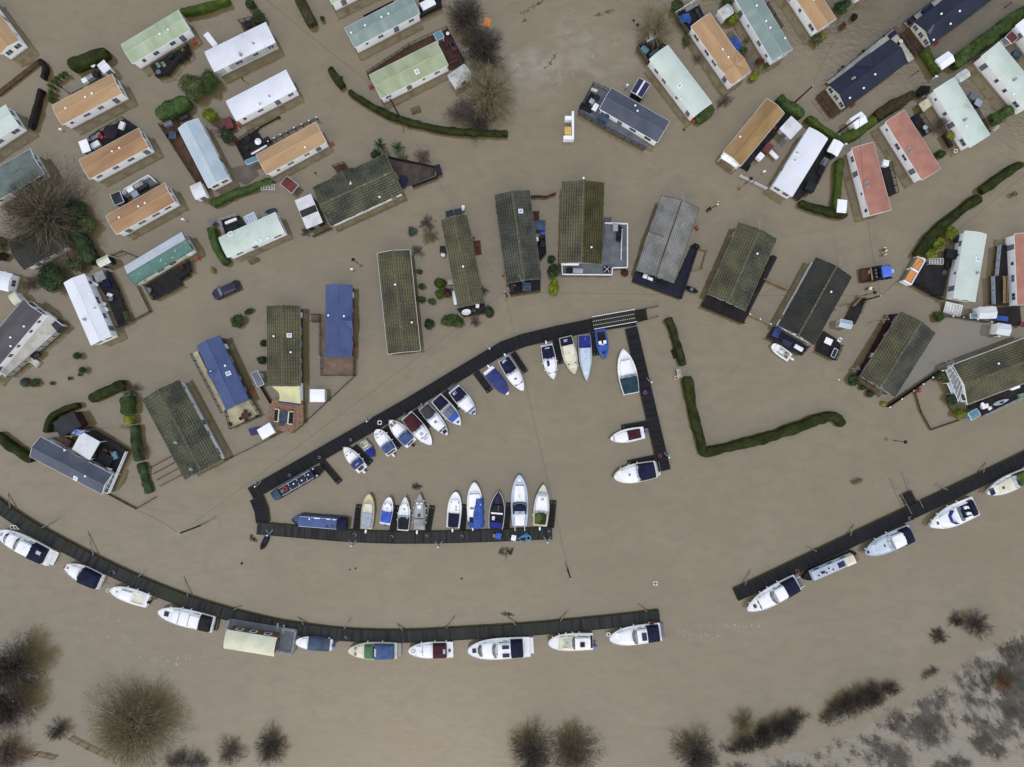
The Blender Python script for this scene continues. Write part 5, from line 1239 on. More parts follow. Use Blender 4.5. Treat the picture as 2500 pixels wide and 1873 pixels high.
fing = [((785,1127),(829,1179),12, "empty finger pontoon beside the black narrowboat"),((862,1092),(904,1133),16, "finger pontoon between the two leftmost boats of the upper row"),
 ((937,1046),(978,1091),18, "finger pontoon between the white dark-windowed cruiser and the blue-grey canopied one"),((1010,1003),(1046,1046),16, "finger pontoon between the burgundy canopied and the grey canopied cruisers"),
 ((1086,956),(1122,998),14, "finger pontoon between the two navy canopied cruisers of the upper row"),((1162,909),(1197,956),15, "finger pontoon left of the boat under the full indigo cover"),
 ((1252,861),(1284,909),12, "finger pontoon right of the cruiser with the black rear canopy"),((1357,828),(1367,889),13, "finger pontoon between the solar panelled cruiser and the cream one"),
 ((1448,812),(1456,868),13, "finger pontoon between the ice-blue boat and the small blue open boat"),((1581,1036),(1519,1047),16, "finger pontoon above the burgundy covered boat on the right arm"),
 ((1601,1119),(1534,1133),14, "finger pontoon above the lowest cruiser on the right arm"),((868,1298),(876,1233),12, "finger pontoon left of the yellowed cruiser"),
 ((958,1300),(967,1235),13, "finger pontoon between the blue and the black canopied boats of the bottom row"),((1044,1302),(1055,1236),11, "empty finger pontoon right of the grey cruiser"),
 ((1129,1301),(1134,1233),12, "finger pontoon left of the cruiser draped in blue tarpaulin"),((1236,1297),(1243,1229),12, "finger pontoon left of the large ice-blue cruiser"),((1345,1289),(1351,1223),13, "finger pontoon at the right end of the bottom row")]
for a, b, w_, l_ in fing:
 t = ST([a, b], w_, .44, "pontoon_black", "finger_pontoon", l_, group="finger pontoons of the basin")
 q = P(*b, .44) - t.location
 for s in (-1,1):
  d = (P(*b, 0) - P(*a, 0)).normalized(); n = V((-d.y, d.x, 0)) * s * w_ * .3 * H / F; c = V((q.x, q.y, .45)) - d * .25 + n
  m = MB(); m.tube(c, c + V((0,0,.16)),.035,6); m.tube(c + d * .14 + V((0,0,.16)), c - d * .14 + V((0,0,.16)),.03,6); m.build("cleat", "galvanised", t)
g = at("gangway", "pale striped gangway bridge at the upper right corner of the basin", "gangway", 1497,781,.62,-10)
m = MB(); m.box(-3.4,3.6,-.95,.95,-.06,.0); m.build("decking", "pontoon_float", g)
for y in (-1.0,1.0): m = MB(); m.box(-3.4,3.6, y - .04, y + .04,.85,.92); [m.box(x - .03, x + .03, y - .03, y + .03,-.06,.86) for x in np.linspace(-3.3,3.5,6)]; m.build("railing", "trim_white", g)
for y in (-.32,.32): m = MB(); [m.box(x, x + .12, y - .04, y + .04,0,.02) for x in np.linspace(-3.3,3.4,24)]; m.build("grip_strip", "plain_white", g)
m = MB(); [m.box(3.7 + k * .28,3.9 + k * .28,-.95,.95,-.12 - .03 * k, -.06 - .03 * k) for k in range(7)]; m.build("steps", "fence_dark", g)
for (a, b, l_) in (((1552,758),(1607,747), "upper"),((1552,788),(1607,772), "lower")):
 FN("half sunken %s handrail leading off the gangway bridge" % l_, [a, b],.55, "fence_dark", "rail", gap=2)
g = at("gangway", "sunken gangway with two handrails behind the right hand pontoon", "gangway", 2221,1222,.25,63)
m = MB(); [m.box(x, x + .16,-.95,.95,.05,.1) for x in np.arange(-1.4,1.7,.2)]; m.build("decking", "fence_dark", g)
for y in (-1.05,1.05): m = MB(); m.path([V((1.7, y, .9)), V((-1.5, y, .75)), V((-4.6, y, .1))],.05,6); [m.tube((x, y, -.3),(x, y, .8 - .1 * abs(x - 1.5)),.035,6) for x in (1.5,.2,-1.2,-2.6)]; m.build("handrail", "weathered_steel", g)
struts = [((24,1240),(20,1205), "at the left edge above the largest left cruiser"),((101,1289),(154,1260), "reaching right, above the largest left cruiser"),((228,1356),(215,1299), "above the cruiser with the red bow mark"),((336,1408),(360,1393), "above the white open motorboat"),
 ((459,1457),(450,1412), "above the white cruiser with the black rear cover"),((569,1490),(590,1478), "above the houseboat"),((741,1525),(728,1507), "above the slate covered dinghy"),((839,1537),(858,1509), "above the green and blue canopied cruiser"),
 ((983.6,1541),(969.6,1523), "between the green canopied and burgundy canopied cruisers"),((1089,1535.6),(1111,1504), "above the burgundy canopied river cruiser"),((1259,1526),(1237,1504), "with twigs caught on its end, above the biggest river cruiser"),((1368,1517),(1387,1491), "above the white workboat with the dark hatch"),
 ((1580,1494),(1559,1476), "at the mossy right end of the curved pontoon"),((1819,1429),(1832,1391), "at the left tip of the right hand pontoon"),((1994,1346),(1966,1334), "above the pale narrowboat"),((2077,1307),(2084,1281), "left of the sunken gangway"),((2314,1196),(2284,1184), "right of the sunken gangway"),((2401,1154),(2405,1131), "nearest the right frame edge")]
for a, b, l_ in struts: strut("slender steel strut " + l_, a, b)
# ================================================================ boats
BT = boat
gu = "cruisers moored in the inner basin"; gr = "cruisers moored along the river pontoons"
def basic(cm, c0=.06, c1=.44, ch=1.0, b1=.82, glass="boat_pale_glass", cab="gelcoat_white", wf=.8, h=.5):
 return [('cab', c1 - .02, b1, wf, h, cab, .5),('can', c0, c1,.9, ch, cm),('scr', c1 + .075,.86,.42,.42, glass)]
BT("white cruiser with a navy rear canopy and white outboard, nearest the black narrowboat", (840,1091.6),(886,1148),31, basic("indigo_fabric", .17,.42) + [('pit', .02,.16,.6, "boat_dark_glass"),('pan', .7,.735,-.5,.5,.5, "boat_dark_glass", "hatch"),('out', "gelcoat_white"),('rail', .7),('fen', -1,[.3,.5]),('pan', .25,.28,-.4,.2,1.05, "silver_fabric", "canopy_window")], group=gu)
BT("small half-covered boat with grey top and blue front cover, second in the upper row", (913,1117.5),(885,1076),23,[('cov', .5,.96, "royal_fabric", .3),('pit', .06,.46,.8, "gelcoat_mossy"),('pan', .3,.36,-.8,.8,.3, "gelcoat_white", "thwart"),('scr', .52,.8,.05,.35, "boat_pale_glass")], hull="gelcoat_mossy", deckm="gelcoat_mossy", shape=(2.0,.9,.75), fb=.6, group=gu)
BT("white dark-windowed cruiser with a blue rear canopy and white outboard", (918,1049),(958,1107),33, basic("denim_fabric", .12,.4,.95,.86) + [('pan', .73,.765,-.5,.5,.5, "boat_dark_glass", "hatch"),('pan', .86,.88,-.5,-.25,.1, "rim_grey", "hatch"),('pan', .86,.88,.25,.5,.1, "rim_grey", "hatch"),('pan', .5,.52,-.2,.1,.5, "rim_grey", "vent"),('pan', .58,.6,-.1,.1,.5, "boat_dark_glass", "vent"),('pit', .01,.1,.8, "boat_dark_glass"),('out', "gelcoat_white"),('pan', .22,.3,-.25,.2,1.05, "slate_fabric", "canopy_window"),('fen', -1,[.4,.7])], shape=(3.2,.62,.88), group=gu)
BT("cruiser with a blue-grey rear canopy, tan bow panels and a black outboard", (951.5,1026),(1005,1084),36, basic("denim_fabric", .1,.42,.9) + [('pan', .8,.9,-.42,-.12,.12, "teak", "hatch"),('pan', .8,.9,.12,.42,.12, "teak", "hatch"),('pan', .73,.75,-.6,-.1,.4, "rim_grey", "window_blind"),('pan', .73,.75,.1,.6,.4, "rim_grey", "window_blind"),('out', "motor_black"),('pit', .01,.09,.6, "boat_dark_glass"),('rail', .68)], hull="gelcoat_white", group=gu)
BT("white cruiser with a deep burgundy canopy in the upper row of the basin", (1054,1086),(992,1014),37, basic("burgundy_fabric", .03,.46,1.0) + [('pan', .58,.66,-.25,.2,.52, "boat_pale_glass", "hatch"),('scr', .8,.7,.3,.3, "boat_pale_glass"),('out', "slate_fabric"),('fen', -1,[.3,.55,.75])], group=gu)
BT("white cruiser with a charcoal rear canopy and navy foredeck in the upper row", (1093,1062),(1033,992),33, basic("dark_grey_fabric", .02,.36,.95) + [('pan', .84,.93,-.32,.32,.04, "gelcoat_navy", "foredeck"),('pan', .78,.82,-.6,-.06,.42, "boat_dark_glass", "window"),('pan', .78,.82,.06,.6,.42, "boat_dark_glass", "window"),('pan', .5,.56,-.25,.15,.52, "rim_grey", "hatch"),('rail', .6),('out', "rim_grey")], rub="motor_black", group=gu)
BT("open cruiser with navy stern cover, clear mid hood and bright blue fore cover", (1125.5,1038),(1064,971),36,[('can', .02,.34,.85,.5, "navy_fabric"),('can', .42,.66,.82,.45, "boat_glass"),('scr', .47,.9,.05,.5, "boat_pale_glass"),('can', .62,.8,.86,.32, "bright_blue"),('pan', .86,.91,-.18,.18,.1, "boat_dark_glass", "hatch"),('rail', .66),('fen', -1,[.6])], hull="gelcoat_cream", group=gu)
BT("white cruiser with a black canopy and pale blue bow panels", (1160.6,1012),(1107,949),36, basic("navy_fabric", .05,.4,1.05,.84) + [('pan', .8,.84,-.6,.6,.35, "denim_fabric", "bow_panel"),('pan', .88,.95,-.3,.3,.06, "denim_fabric", "bow_panel"),('pan', .1,.17,-.5,.1,1.1, "boat_pale_glass", "canopy_window"),('plat', "rim_grey"),('rail', .55),('fen', -1,[.5,.75])], group=gu)
BT("white hull boat wholly under an indigo cover", (1241.5,964),(1191,902),33,[('cov', .1,.93, "indigo_fabric", .42),('out', "gelcoat_white", .4)], group=gu)
BT("white cruiser with a long black canopy, right of the indigo covered boat", (1277.6,954.5),(1229,875),34, basic("navy_fabric", .02,.42,1.0,.84) + [('pan', .76,.8,-.6,.6,.46, "boat_dark_glass", "hatch"),('pan', .6,.65,-.25,.15,.52, "rim_grey", "hatch"),('pan', .05,.12,-.45,.2,1.05, "boat_pale_glass", "canopy_window"),('out', "gelcoat_white", .5)], group=gu)
BT("white cruiser with navy canopy and one small solar panel, left of the cream cruiser", (1351,926.7),(1334,841),33, basic("navy_fabric", .05,.4,1.0,.88) + [('pan', .46,.62,-.5,-.1,.52, "solar_cell", "solar_panel"),('pan', .78,.83,-.55,-.06,.45, "rim_grey", "window"),('pan', .78,.83,.06,.55,.45, "rim_grey", "window"),('pan', .1,.13,-.4,.3,1.08, "boat_pale_glass", "canopy_window"),('out', "gelcoat_white"),('rail', .7),('fen', -1,[.5,.7]),('fen', 1,[.5,.75])], group=gu)
BT("cream cruiser with a dark band window, left of the ice-blue launch", (1403,914),(1380,822),36,[('cab', .24,.84,.82,.55, "gelcoat_cream", .6),('can', .02,.22,.88,.95, "navy_fabric"),('cab', .22,.5,.84,.8, "gelcoat_cream", .2),('pan', .7,.735,-.58,.58,.52, "boat_dark_glass", "hatch"),('pan', .08,.14,-.4,.1,1.0, "boat_pale_glass", "canopy_window"),('rail', .72),('mast', .45,.5,.5),('fen', 1,[.8])], hull="gelcoat_cream", deckm="gelcoat_cream", group=gu)
BT("long ice-blue launch with a pointed bow and royal blue stern cover", (1432,931.6),(1427,818),32,[('cab', .27,.86,.86,.6, "gelcoat_ice", .6),('can', .01,.27,.93,.75, "royal_fabric"),('pan', .5,.515,-.05,.05,.68, "motor_black", "vent"),('pan', .36,.375,-.05,.05,.68, "motor_black", "vent"),('mast', .1,.5,.7)], hull="gelcoat_ice", deckm="gelcoat_ice", shape=(1.9,1.0,.9), group=gu)
BT("small blue open boat with a white console, tied at the basin gangway", (1476.8,876.8),(1465,804),29,[('pit', .08,.56,.72, "pole_wood"),('scr', .56,.75,.05,.3, "boat_pale_glass", .4),('seat', .45,.4, "plain_white"),('seat', .45,-.4, "plain_white"),('pan', .75,.81,-.25,.25,.1, "motor_black", "hatch"),('rail', .72,.35)], hull="gelcoat_blue", deckm="gelcoat_blue", rub="gelcoat_blue", fb=.6, group=gu)
BT("wide white cruiser with a teal rear canopy on the inside of the right arm", (1520.5,852.6),(1542,962),46, basic("teal_fabric", .02,.38,1.05,.8, "boat_pale_glass", wf=.74) + [('pan', .75,.765,-.5,.5,.4, "boat_pale_glass", "cabin_step"),('rail', .85,.3)], hull="gelcoat_white", shape=(2.0,.72,.82), rub="gelcoat_cream", group=gu)
BT("white sports boat with a burgundy cockpit cover and blue outboard on the right arm", (1489,1072),(1573,1056),33,[('cab', .46,.84,.7,.25, "gelcoat_white", .6),('can', .1,.5,.74,.35, "burgundy_fabric"),('out', "bright_blue"),('pan', .87,.91,-.4,.4,.05, "silver_fabric", "hatch"),('pan', .74,.75,-.04,.04,.3, "motor_black", "vent")], group=gu)
BT("broad white cruiser with a navy aft canopy at the lower end of the right arm", (1498,1166),(1603,1145.5),47,[('cab', .42,.86,.82,.55, "gelcoat_white", .6),('can', .04,.44,.9,.95, "navy_fabric"),('scr', .5,.85,.45,.45, "boat_pale_glass"),('pan', .62,.66,-.15,.1,.6, "rim_grey", "hatch"),('plat', "gelcoat_cream"),('fen', -1,[.4,.6,.8]),('rail', .7)], hull="gelcoat_cream", shape=(2.4,.6,.88), group=gu)
BT("yellowed old cruiser with a silver cover, left end of the bottom row", (902,1205),(894,1292),32,[('cab', .45,.76,.78,.5, "gelcoat_cream", .4),('can', .05,.48,.82,.7, "silver_fabric"),('pan', .69,.73,-.55,-.06,.44, "boat_glass", "window"),('pan', .69,.73,.06,.55,.44, "boat_glass", "window"),('out', "gelcoat_white")], hull="gelcoat_yellow", deckm="gelcoat_yellow", shape=(2.2,.65,.85), group=gu)
BT("small white cruiser with a bright blue canopy in the bottom row", (951.5,1213),(939,1281),28,[('cab', .46,.82,.78,.45, "gelcoat_white", .4),('can', .08,.5,.92,.7, "bright_blue"),('pan', .72,.77,-.6,-.06,.42, "boat_dark_glass", "window"),('pan', .72,.77,.06,.6,.42, "boat_dark_glass", "window"),('pan', .58,.62,-.2,.2,.5, "boat_pale_glass", "hatch"),('out', "teal_plastic")], shape=(2.4,.65,.9), group=gu)
BT("slim white cruiser with a black rear cover in the bottom row", (990,1212),(983.5,1296),30, basic("black_fabric", .04,.42,.7,.84) + [('pan', .74,.78,-.55,-.06,.44, "boat_glass", "window"),('pan', .74,.78,.06,.55,.44, "boat_glass", "window"),('pan', .62,.68,-.2,.2,.52, "silver_fabric", "hatch"),('rail', .75),('fen', 1,[.5,.3]),('fen', -1,[.6])], shape=(1.9,.8,.86), group=gu)
BT("all grey cruiser with grey hood and white bow fenders in the bottom row", (1025,1205),(1023,1294),30,[('cab', .32,.8,.8,.45, "gelcoat_grey", .4),('can', .1,.33,.9,.7, "grey_fabric"),('pan', .72,.76,-.5,-.06,.42, "gelcoat_white", "window"),('pan', .72,.76,.06,.5,.42, "gelcoat_white", "window"),('pan', .6,.69,-.3,.3,.5, "gelcoat_white", "hatch"),('pan', .37,.46,-.25,.2,.5, "boat_dark_glass", "hatch"),('out', "plain_white", .3),('fen', 1,[.2,.4,.6,.8]),('fen', -1,[.2,.4,.6,.8])], hull="gelcoat_grey", deckm="gelcoat_grey", shape=(1.8,.85,.86), group=gu)
BT("white cruiser with a navy rear canopy and two round black vents in the bottom row", (1113.5,1200),(1105.5,1289),35,[('cab', .4,.82,.74,.5, "gelcoat_white", .5),('can', .02,.42,.78,.75, "navy_fabric"),('pan', .7,.735,-.55,-.06,.46, "rim_grey", "window"),('pan', .7,.735,.06,.55,.46, "rim_grey", "window"),('pan', .58,.61,-.3,-.14,.55, "motor_black", "vent"),('pan', .5,.53,-.34,-.18,.55, "motor_black", "vent"),('out', "gelcoat_white")], shape=(2.4,.65,.9), group=gu)
t = BT("white cruiser half draped in a blue tarpaulin in the bottom row", (1158,1177),(1160.5,1285),39,[('cab', .1,.8,.84,.6, "gelcoat_white", .5),('pan', .7,.75,-.6,-.06,.5, "boat_glass", "window"),('pan', .7,.75,.06,.6,.5, "boat_glass", "window"),('pan', .4,.44,.1,.6,.68, "rim_grey", "hatch"),('pan', .1,.22,.05,.7,.64, "motor_black", "cockpit_cover"),('rail', .85,.4),('out', "gelcoat_white", .4)], shape=(2.2,.62,.88), group=gu)
L_ = 7.1; m = MB(); rr = []
for i in range(11):
 f = i / 10.; x = (.0 + .66 * f) * L_ - .15; inn = .25 + .0 * f if f < .55 else .25 - (f - .55) * 2.6; z = 1.55 + .08 * math.sin(i * 2.1)
 rr.append([(x, -1.42 - .08 * math.sin(i * 1.7),.35),(x, -1.3,1.0 + .1 * math.sin(i * 2.7)),(x, -.85, z),(x, -.3, z + .1),(x, inn * 1.0 if f < .55 else -.3 + (1 - f) * 1.0, z + .03),(x, (inn if f < .55 else -.3 + (1 - f) * 1.0) + .02, z - .05)])
m.loft(rr); m.build("tarpaulin", "blue_tarp", t, True)
m = MB(); m.loft([[(x, -1.3 * k, .5),(x, -1.2 * k, 1.2),(x, 0,1.45),(x, 1.15 * k, 1.2),(x, 1.3 * k, .5)] for x, k in ((-.35,.7),(.1,.95),(.8,.98))]); m.build("tarpaulin", "blue_tarp", t, True)
BT("navy decked open cruiser with a white console band in the bottom row", (1217.5,1199),(1210,1292),38,[('pit', .22,.38,.8, "black_fabric"),('pan', .4,.44,-.75,.75,.35, "gelcoat_white", "console"),('can', .44,.66,.78,.35, "black_fabric"),('can', .02,.2,.86,.3, "royal_fabric"),('cab', .66,.9,.66,.22, "gelcoat_navy", .3),('pan', .72,.8,-.45,-.05,.28, "burgundy_fabric", "hatch"),('pan', .5,.62,-.2,-.12,.45, "teak", "oar"),('seat', .3,.4, "gelcoat_white"),('rail', .6)], hull="gelcoat_white", deckm="gelcoat_navy", shape=(2.0,.75,.86), group=gu)
BT("largest ice-blue and white cruiser in the bottom row, with stern davits", (1268,1158.5),(1269,1285),42,[('cab', .46,.84,.7,.6, "gelcoat_white", .5),('can', .24,.44,.82,1.0, "navy_fabric"),('scr', .5,.78,.5,.5, "boat_glass"),('cab', .02,.25,.68,.55, "gelcoat_white", .1),('pan', .79,.81,-.5,-.06,.5, "boat_dark_glass", "window"),('pan', .79,.81,.06,.5,.5, "boat_dark_glass", "window"),('pan', .86,.92,-.2,.2,.1, "gelcoat_white", "hatch"),('mast', .6,.5,.6),('dav',),('pan', .25,.31,-.6,.6,1.06, "boat_pale_glass", "canopy_window")], hull="gelcoat_ice", deckm="gelcoat_ice", shape=(2.4,.7,.82), group=gu)
BT("pale cruiser with a mossy green canopy at the right end of the bottom row", (1327,1181.5),(1318,1285),39,[('cab', .36,.76,.8,.5, "gelcoat_white", .5),('can', .04,.34,.78,.5, "moss_fabric"),('scr', .4,.84,.4,.4, "boat_pale_glass"),('pan', .62,.7,-.2,.2,.52, "boat_pale_glass", "hatch"),('pan', .76,.8,-.6,.6,.2, "silver_fabric", "window"),('out', "gelcoat_white"),('fen', 1,[.25])], hull="gelcoat_mossy", deckm="gelcoat_cream", shape=(1.9,.85,.86), group=gu)
# --- river pontoons
BT("large white motor yacht with navy window strips and aft canopy, at the left edge", (-6,1299),(122,1364),46,[('cab', .3,.84,.8,.7, "gelcoat_white", .7),('can', .08,.34,.88,1.2, "navy_fabric"),('cab', .3,.56,.74,1.25, "gelcoat_white", .3),('scr', .62,.8,.7,.5, "navy_fabric"),('scr', .84,.8,.25,.5, "navy_fabric", .35),('pan', .9,.93,-.2,.15,.1, "silver_fabric", "hatch"),('plat', "gelcoat_white"),('rail', .5),('dav',),('pan', .12,.2,-.55,-.2,1.3, "boat_pale_glass", "canopy_window")], shape=(2.8,.55,.9), group=gr)
BT("white sports cruiser with a full navy canopy and a red mark on its bow", (156,1381),(244,1422),42,[('cab', .4,.85,.72,.45, "gelcoat_white", .8),('can', .03,.5,.94,1.05, "navy_fabric"),('scr', .58,.85,.4,.5, "boat_pale_glass", .4),('pan', .86,.9,-.1,.1,.1, "rim_grey", "hatch"),('pan', .1,.2,.45,.7,.95, "indigo_fabric", "canopy_window"),('pan', .94,.985,-.2,.2,.08, "buoy_red", "bow_mark"),('dav',),('rail', .6)], shape=(2.2,.75,.9), group=gr)
BT("white open motorboat with a short cuddy and black outboard", (269,1439),(360,1469),36,[('cab', .4,.74,.66,.55, "gelcoat_white", .5),('pit', .08,.4,.72, "gelcoat_cream"),('pan', .8,.83,-.15,.1,.06, "rim_grey", "hatch"),('out', "motor_black"),('rail', .6),('ring', 1.02,.1,.2, "gelcoat_cream"),('fen', -1,[.05,.35,.6])], shape=(2.4,.6,.9), group=gr)
BT("long white cruiser with a solar panel on its bow and a black stern cover", (386,1493),(520,1526),43,[('cab', .2,.76,.84,.55, "gelcoat_white", .5),('can', .03,.24,.9,.9, "black_fabric"),('cab', .22,.42,.72,.8, "gelcoat_white", .1),('pan', .8,.88,-.28,.28,.08, "solar_cell", "solar_panel"),('pan', .42,.425,-.7,.7,.62, "rim_grey", "roof_seam"),('pan', .6,.605,-.7,.7,.62, "rim_grey", "roof_seam"),('plat', "pontoon_float"),('rail', .7),('fen', -1,[.45,.6,.8])], hull="gelcoat_white", shape=(2.6,.6,.92), group=gr)
BT("small white dinghy cruiser under a rumpled slate blue cover", (722,1567),(810,1576),33,[('cov', .06,.66, "slate_fabric", .75),('cab', .66,.86,.8,.25, "gelcoat_white", .2),('out', "blue_plastic"),('fen', -1,[.1])], shape=(2.6,.55,.8), group=gr)
BT("cream cruiser with a green hood and a blue rear canopy", (849,1589),(969,1590),42,[('cab', .5,.84,.78,.4, "gelcoat_cream", .6),('can', .46,.66,.82,.75, "green_fabric"),('can', .05,.46,.88,.95, "denim_fabric"),('pan', .82,.86,-.5,-.25,.25, "rim_grey", "hatch"),('pan', .82,.86,.2,.45,.25, "rim_grey", "hatch"),('ring', .46,-.62,.6, "buoy_orange"),('plat', "galvanised"),('fen', -1,[.3,.6]),('pan', .4,.44,-.5,.4,1.05, "boat_pale_glass", "canopy_window")], hull="gelcoat_cream", deckm="gelcoat_cream", shape=(2.4,.65,.92), group=gr)
BT("white cruiser with a burgundy canopy and a round bow hatch on the river pontoon", (996,1589),(1106,1587),40,[('cab', .4,.84,.8,.5, "gelcoat_white", .6),('can', .14,.45,.88,.95, "burgundy_fabric"),('pan', .66,.67,-.6,.6,.55, "silver_fabric", "roof_seam"),('mast', .68,.4,.5),('ring', .88,0,.05, "silver_fabric"),('pan', .16,.21,-.35,.2,1.02, "boat_pale_glass", "canopy_window"),('pan', .05,.1,-.1,.25,.1, "boat_dark_glass", "hatch"),('rail', .75),('fen', -1,[.15,.4,.7])], shape=(2.3,.6,.94), group=gr)
BT("biggest white river cruiser with two solar panels and a navy aft canopy", (1141,1589),(1294,1580),52,[('cab', .3,.82,.78,.6, "gelcoat_white", .7),('cab', .3,.54,.72,1.2, "gelcoat_white", .4),('can', .11,.31,.84,1.2, "navy_fabric"),('scr', .6,.7,.65,.5, "rim_grey"),('scr', .83,.74,.2,.45, "boat_glass"),('pan', .33,.44,.22,.55,1.36, "solar_cell", "solar_panel"),('pan', .33,.44,-.55,-.22,1.36, "solar_cell", "solar_panel"),('pan', .86,.92,-.2,.2,.1, "solar_cell", "hatch"),('plat', "gelcoat_white"),('rail', .6),('fen', -1,[.25,.35,.45,.55,.65], "rubber")], hull="gelcoat_white", shape=(2.7,.6,.92), group=gr)
BT("white workboat with a dark roof hatch and an empty mesh covered fore hold", (1338,1570),(1448,1567),43,[('cab', .06,.42,.72,1.05, "gelcoat_white", .1),('pan', .2,.3,-.25,.0,1.2, "motor_black", "hatch"),('pan', .2,.3,.03,.3,1.2, "burgundy_fabric", "hatch"),('cab', .44,.78,.78,.35, "gelcoat_cream", .6),('pan', .5,.68,-.5,.5,.38, "gelcoat_mossy", "mesh_cover"),('pan', .01,.06,-.7,.7,.1, "burgundy_fabric", "stern_mat"),('scr', .47,.75,.35,.5, "boat_glass"),('rail', .6),('fen', -1,[.3,.45,.6,.75,.9]),('out', "bright_blue", .6)], hull="gelcoat_cream", deckm="gelcoat_white", shape=(2.6,.55,.94), group=gr)
BT("white river cruiser with one solar panel, beside the mossy pontoon end", (1487,1560),(1614,1543),47,[('cab', .3,.86,.8,.55, "gelcoat_white", .7),('cab', .27,.5,.74,1.1, "gelcoat_white", .3),('can', .04,.28,.86,1.1, "navy_fabric"),('scr', .56,.76,.6,.5, "rim_grey"),('pan', .3,.39,-.4,.4,1.27, "solar_cell", "solar_panel"),('plat', "rim_grey"),('ring', 1.0,-.5,.0, "gelcoat_white"),('rail', .75),('fen', -1,[.2,.5,.75])], shape=(2.5,.6,.94), group=gr)
BT("white cruiser with a navy stern canopy at the left tip of the right pontoon", (1823,1490),(1948,1422),46,[('cab', .34,.8,.78,.55, "gelcoat_white", .5),('cab', .26,.48,.72,1.1, "gelcoat_white", .3),('can', .03,.28,.88,1.1, "navy_fabric"),('scr', .54,.76,.6,.5, "boat_glass"),('pan', .82,.87,-.2,.2,.1, "boat_dark_glass", "hatch"),('pan', .76,.78,-.5,-.06,.5, "boat_glass", "window"),('pan', .76,.78,.06,.5,.5, "boat_glass", "window"),('plat', "rim_grey"),('dav',),('fen', -1,[.3,.5,.65,.9]),('rail', .6)], shape=(2.2,.7,.9), group=gr)
BT("ice-blue decked cruiser with a white wheelhouse top and black aft canopy", (2111,1351),(2227,1301),46,[('cab', .4,.84,.82,.5, "gelcoat_ice", .7),('can', .04,.24,.9,1.1, "navy_fabric"),('cab', .2,.48,.76,1.15, "gelcoat_white", .3),('scr', .54,.78,.5,.5, "boat_pale_glass"),('pan', .6,.62,-.2,.1,.6, "boat_dark_glass", "hatch"),('pan', .76,.78,-.6,.6,.45, "boat_pale_glass", "window"),('pan', .92,.96,-.15,.1,.15, "motor_black", "anchor_winch"),('rail', .6),('fen', -1,[.7,.95,.45])], hull="gelcoat_ice", deckm="gelcoat_ice", shape=(2.3,.65,.92), group=gr)
BT("white flybridge cruiser with a royal blue screen band and open navy cockpit", (2268,1286),(2384,1235),53,[('cab', .36,.84,.74,.55, "gelcoat_white", .9),('pit', .08,.34,.66, "navy_fabric"),('scr', .62,.8,.52,.4, "royal_fabric", .7),('cab', .04,.14,.8,.7, "navy_fabric", .1),('seat', .22,-.3, "gelcoat_white"),('seat', .22,.3, "gelcoat_white"),('pan', .8,.84,-.14,.14,.12, "boat_dark_glass", "hatch"),('fen', -1,[.75,.9,.5,.3]),('rail', .6,.4),('scr', .42,.7,.5,.3, "boat_glass")], shape=(1.9,.8,.92), group=gr)
BT("cream topped cruiser with a mouldy hood, cut by the right frame edge", (2408,1206),(2512,1160),41,[('cab', .38,.78,.74,.45, "gelcoat_cream", .5),('can', .04,.34,.86,.8, "moss_fabric"),('scr', .4,.82,.4,.45, "boat_pale_glass"),('pan', .82,.93,-.4,.4,.05, "gelcoat_navy", "foredeck"),('pan', .62,.67,-.15,.15,.5, "boat_dark_glass", "hatch"),('rail', .5)], hull="gelcoat_white", deckm="gelcoat_white", shape=(2.0,.7,.9), group=gr)
BT("small white open fishing boat with red and blue boxes, below the charcoal lodge", (1884,842),(1929,874),24,[('pit', .08,.8,.8, "gelcoat_mossy"),('seat', .5,.1, "gelcoat_white"),('pan', .14,.26,.1,.5,.22, "buoy_red", "fuel_box"),('pan', .24,.32,-.5,-.2,.3, "blue_plastic", "bucket"),('out', "gelcoat_white")], shape=(3.0,.5,.9), fb=.5, name="fishing_boat")
BT("small black inflatable dinghy lying by the left corner of the bottom basin pontoon", (637,1342),(652,1311),13,[('pit', .1,.7,.6, "gelcoat_navy"),('out', "blue_plastic")], hull="motor_black", deckm="narrow_black", rub="rubber", shape=(2.5,.6,.85), fb=.35, name="dinghy")
BT("dark tender tied to the right side of the navy deck", (1705,714),(1676,702),13,[('pit', .1,.75,.7, "narrow_navy"),('seat', .4,0, "rim_grey")], hull="motor_black", deckm="narrow_black", rub="rim_grey", shape=(2.2,.8,.85), fb=.4, name="dinghy")
BT("blue rowing dinghy beached behind the mint caravan conservatory", (646,519),(673,511),9,[('pit', .1,.8,.7, "slate_fabric")], hull="gelcoat_blue", deckm="slate_fabric", shape=(2.2,.8,.7), fb=.45, name="dinghy")
BT("red kayak lying on the brown deck of the sage caravan", (1090,121),(1093,99),8,[('pit', .35,.6,.6, "motor_black")], hull="plum_plastic", deckm="plum_plastic", rub="plum_plastic", shape=(1.6,1.0,.1), fb=.3, name="kayak").location.z = .55
BT("white and navy canoe lying on the black quay of the right edge lodge", (2457,975),(2424,988),10,[('pit', .3,.6,.6, "narrow_navy")], hull="gelcoat_white", deckm="silver_fabric", shape=(1.6,1.0,.3), fb=.35, name="canoe").location.z = .55
